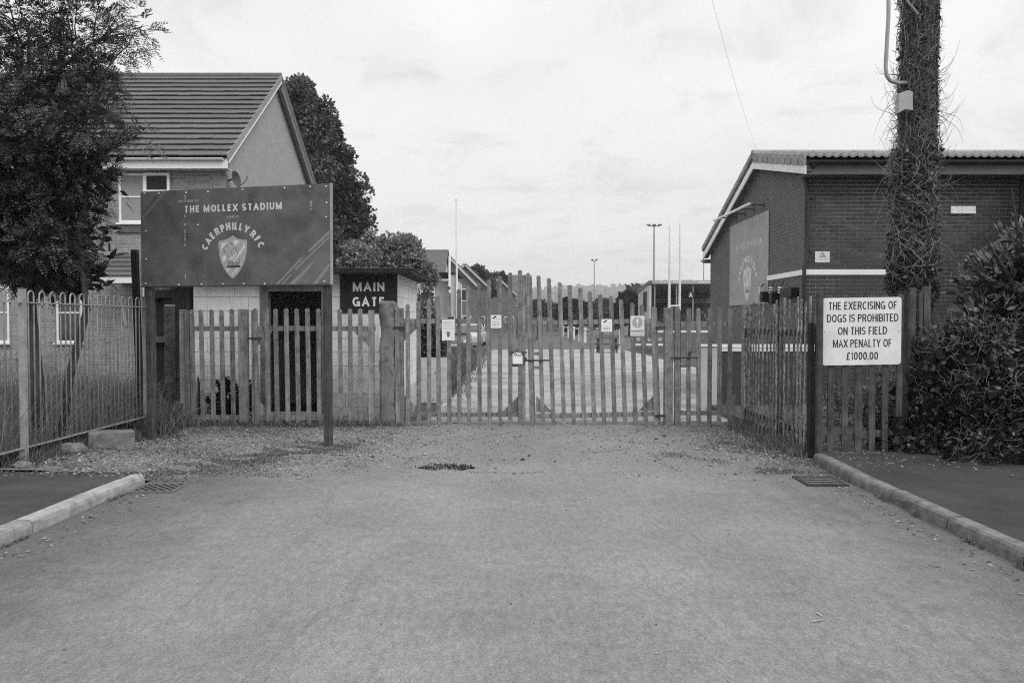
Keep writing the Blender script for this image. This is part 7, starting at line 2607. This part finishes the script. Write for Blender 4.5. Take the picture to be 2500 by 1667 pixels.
pts = []
while len(pts) < 9000:
    x, y = rnd.uniform(-5.0, 3.4), rnd.uniform(7.6, 12.4)
    w_ = min(1, max(0, (y - 8.4 + 0.25 * abs(x)) / 2.0)) * (0.25 + 0.75 * min(1, abs(x - 0.4) / 2.2))
    if x < -3.6 and y < 8.0:
        continue
    if rnd.random() < w_:
        pts.append((x, y, gz(x, y) + 0.002))
chips('gravel', 'loose stones on the forecourt', pts, 0.007, 0.016, 'gravel')
pts = []
for k in range(420):
    x, y = rnd.uniform(-3.5, 3.2), rnd.uniform(2.2, 8.4)
    pts.append((x, y, gz(x, y) + 0.001))
for k in range(260):
    s_ = rnd.choice((-1, 1))
    x, y = s_ * (3.25 - abs(rnd.gauss(0, 0.16))), rnd.uniform(3.0, 8.0)
    pts.append((x, y, gz(x, y) + 0.001))
chips('road_grit', 'scattered grit on the road', pts, 0.003, 0.007, 'gravel')


def litter(name, label, pts, s0, s1, mat='litter'):
    p = np.array(pts)
    n = len(p)
    a = rng.random(n) * 2 * PI
    d = np.stack([np.cos(a), np.sin(a), rng.normal(size=n) * 0.25], 1)
    o = leaves(name, p, d, rng.uniform(s0, s1, n), rng.uniform(s0 * 0.5, s1 * 0.6, n), mat, kind='stuff', up=3.0)
    o['label'] = label
    return o


pts = []
for k in range(1300):
    y = rnd.uniform(8.0, 11.2)
    x = -5.05 + abs(rnd.gauss(0, 0.42))
    pts.append((x, y, gz(x, y) + 0.012 + 0.02 * rnd.random()))
for k in range(350):
    pts.append((-4.4 + rnd.gauss(0, 0.5), 7.85 + rnd.gauss(0, 0.10), 0.104))
litter('leaf_litter', 'dry leaves below the railing', pts, 0.02, 0.055)
pts = []
for k in range(1100):
    y = rnd.uniform(9.0, 12.3)
    x = 3.38 - abs(rnd.gauss(0, 0.22))
    pts.append((x, y, gz(x, y) + 0.008))
for k in range(900):
    x, y = rnd.uniform(3.5, 4.9), rnd.uniform(9.0, 12.5)
    pts.append((x, y, 0.105))
for k in range(500):
    x = rnd.uniform(3.6, 7.5)
    y = 8.35 - 0.16 * (x - 4) + rnd.gauss(0.2, 0.25)
    pts.append((x, min(y, 9.0), 0.106))
for k in range(160):
    x, y = 3.2 - abs(rnd.gauss(0, 0.12)), rnd.uniform(4.5, 8.3)
    pts.append((x, y, gz(x, y) + 0.006))
for k in range(120):
    x, y = -3.5 + abs(rnd.gauss(0, 0.14)), rnd.uniform(4.5, 7.4)
    pts.append((x, y, gz(x, y) + 0.006))
litter('leaf_litter', 'dry leaves along the right-hand fence, hedge and both kerbs', pts, 0.018, 0.05)

pts = []
for k in range(1500):
    y = rnd.uniform(8.0, 11.3)
    x = -5.12 + rnd.gauss(0.02, 0.10)
    pts.append((x, y))
blades('railing_weeds', g3(pts), np.array([rnd.uniform(0.04, 0.2) for _ in pts]), 0.010, 'grass', kind='stuff', lean=0.7)['label'] = 'weeds along the foot of the tall railing'
# plant growing against the hut wall
t = thing('wall_plant', 'dark leafy plant growing against the white hut wall behind the fence', 'plant', (xpx(555, 12.75), 12.75, 0.0))
L_ = [(530, 985, 24, 30), (560, 960, 22, 35), (600, 985, 22, 40), (545, 935, 14, 16), (575, 1000, 30, 22), (612, 945, 8, 14)]
p, d = in_lobes(lobes_px(L_, 12.72, 0.5, 0.03), 620, 0.3)
p[:, 2] = np.maximum(p[:, 2], 0.02)
leaves('leaves', p, d + rng.normal(size=d.shape) * 0.7, rng.uniform(0.05, 0.11, len(p)), rng.uniform(0.04, 0.09, len(p)), 'leaf_dark', t, up=0.5, fold=True)
mb = MB()
for x_, y_, rx, ry in L_:
    mb.tube([(xpx(560, 12.75), 12.75, 0.0), P(x_, y_ + 10, 12.74), P(x_, y_ - ry, 12.74)], [0.012, 0.008, 0.004], 5)
mb.build('stems', 'bark', t)
# things seen in front of the hut wall
t = thing('leaning_slab', 'dark triangular slab leaning on the hut wall behind the fence', 'slab', (xpx(490, 12.7), 12.7, 0.0))
MB().prism([P(483, 1030, 12.72), P(498, 1030, 12.72), P(495, 985, 12.9), P(482, 920, 12.95)], (0.01, 0.03, 0)).build('panel', 'dark_wood', t)

# ================================================================== the air
hz = MB().box(-1700, 2300, -60, 2600, -2.5, 128)
ho = hz.build('haze', None, kind='stuff')
hm_ = bpy.data.materials.new('haze_air')
hm_.use_nodes = True
hm_.node_tree.nodes.clear()
pv = hm_.node_tree.nodes.new('ShaderNodeVolumePrincipled')
pv.inputs['Color'].default_value = (0.95, 0.95, 0.95, 1)
pv.inputs['Density'].default_value = 0.00045
hout = hm_.node_tree.nodes.new('ShaderNodeOutputMaterial')
hm_.node_tree.links.new(pv.outputs[0], hout.inputs['Volume'])
ho.data.materials.append(hm_)
ho['label'] = 'thin pale haze over the ground'
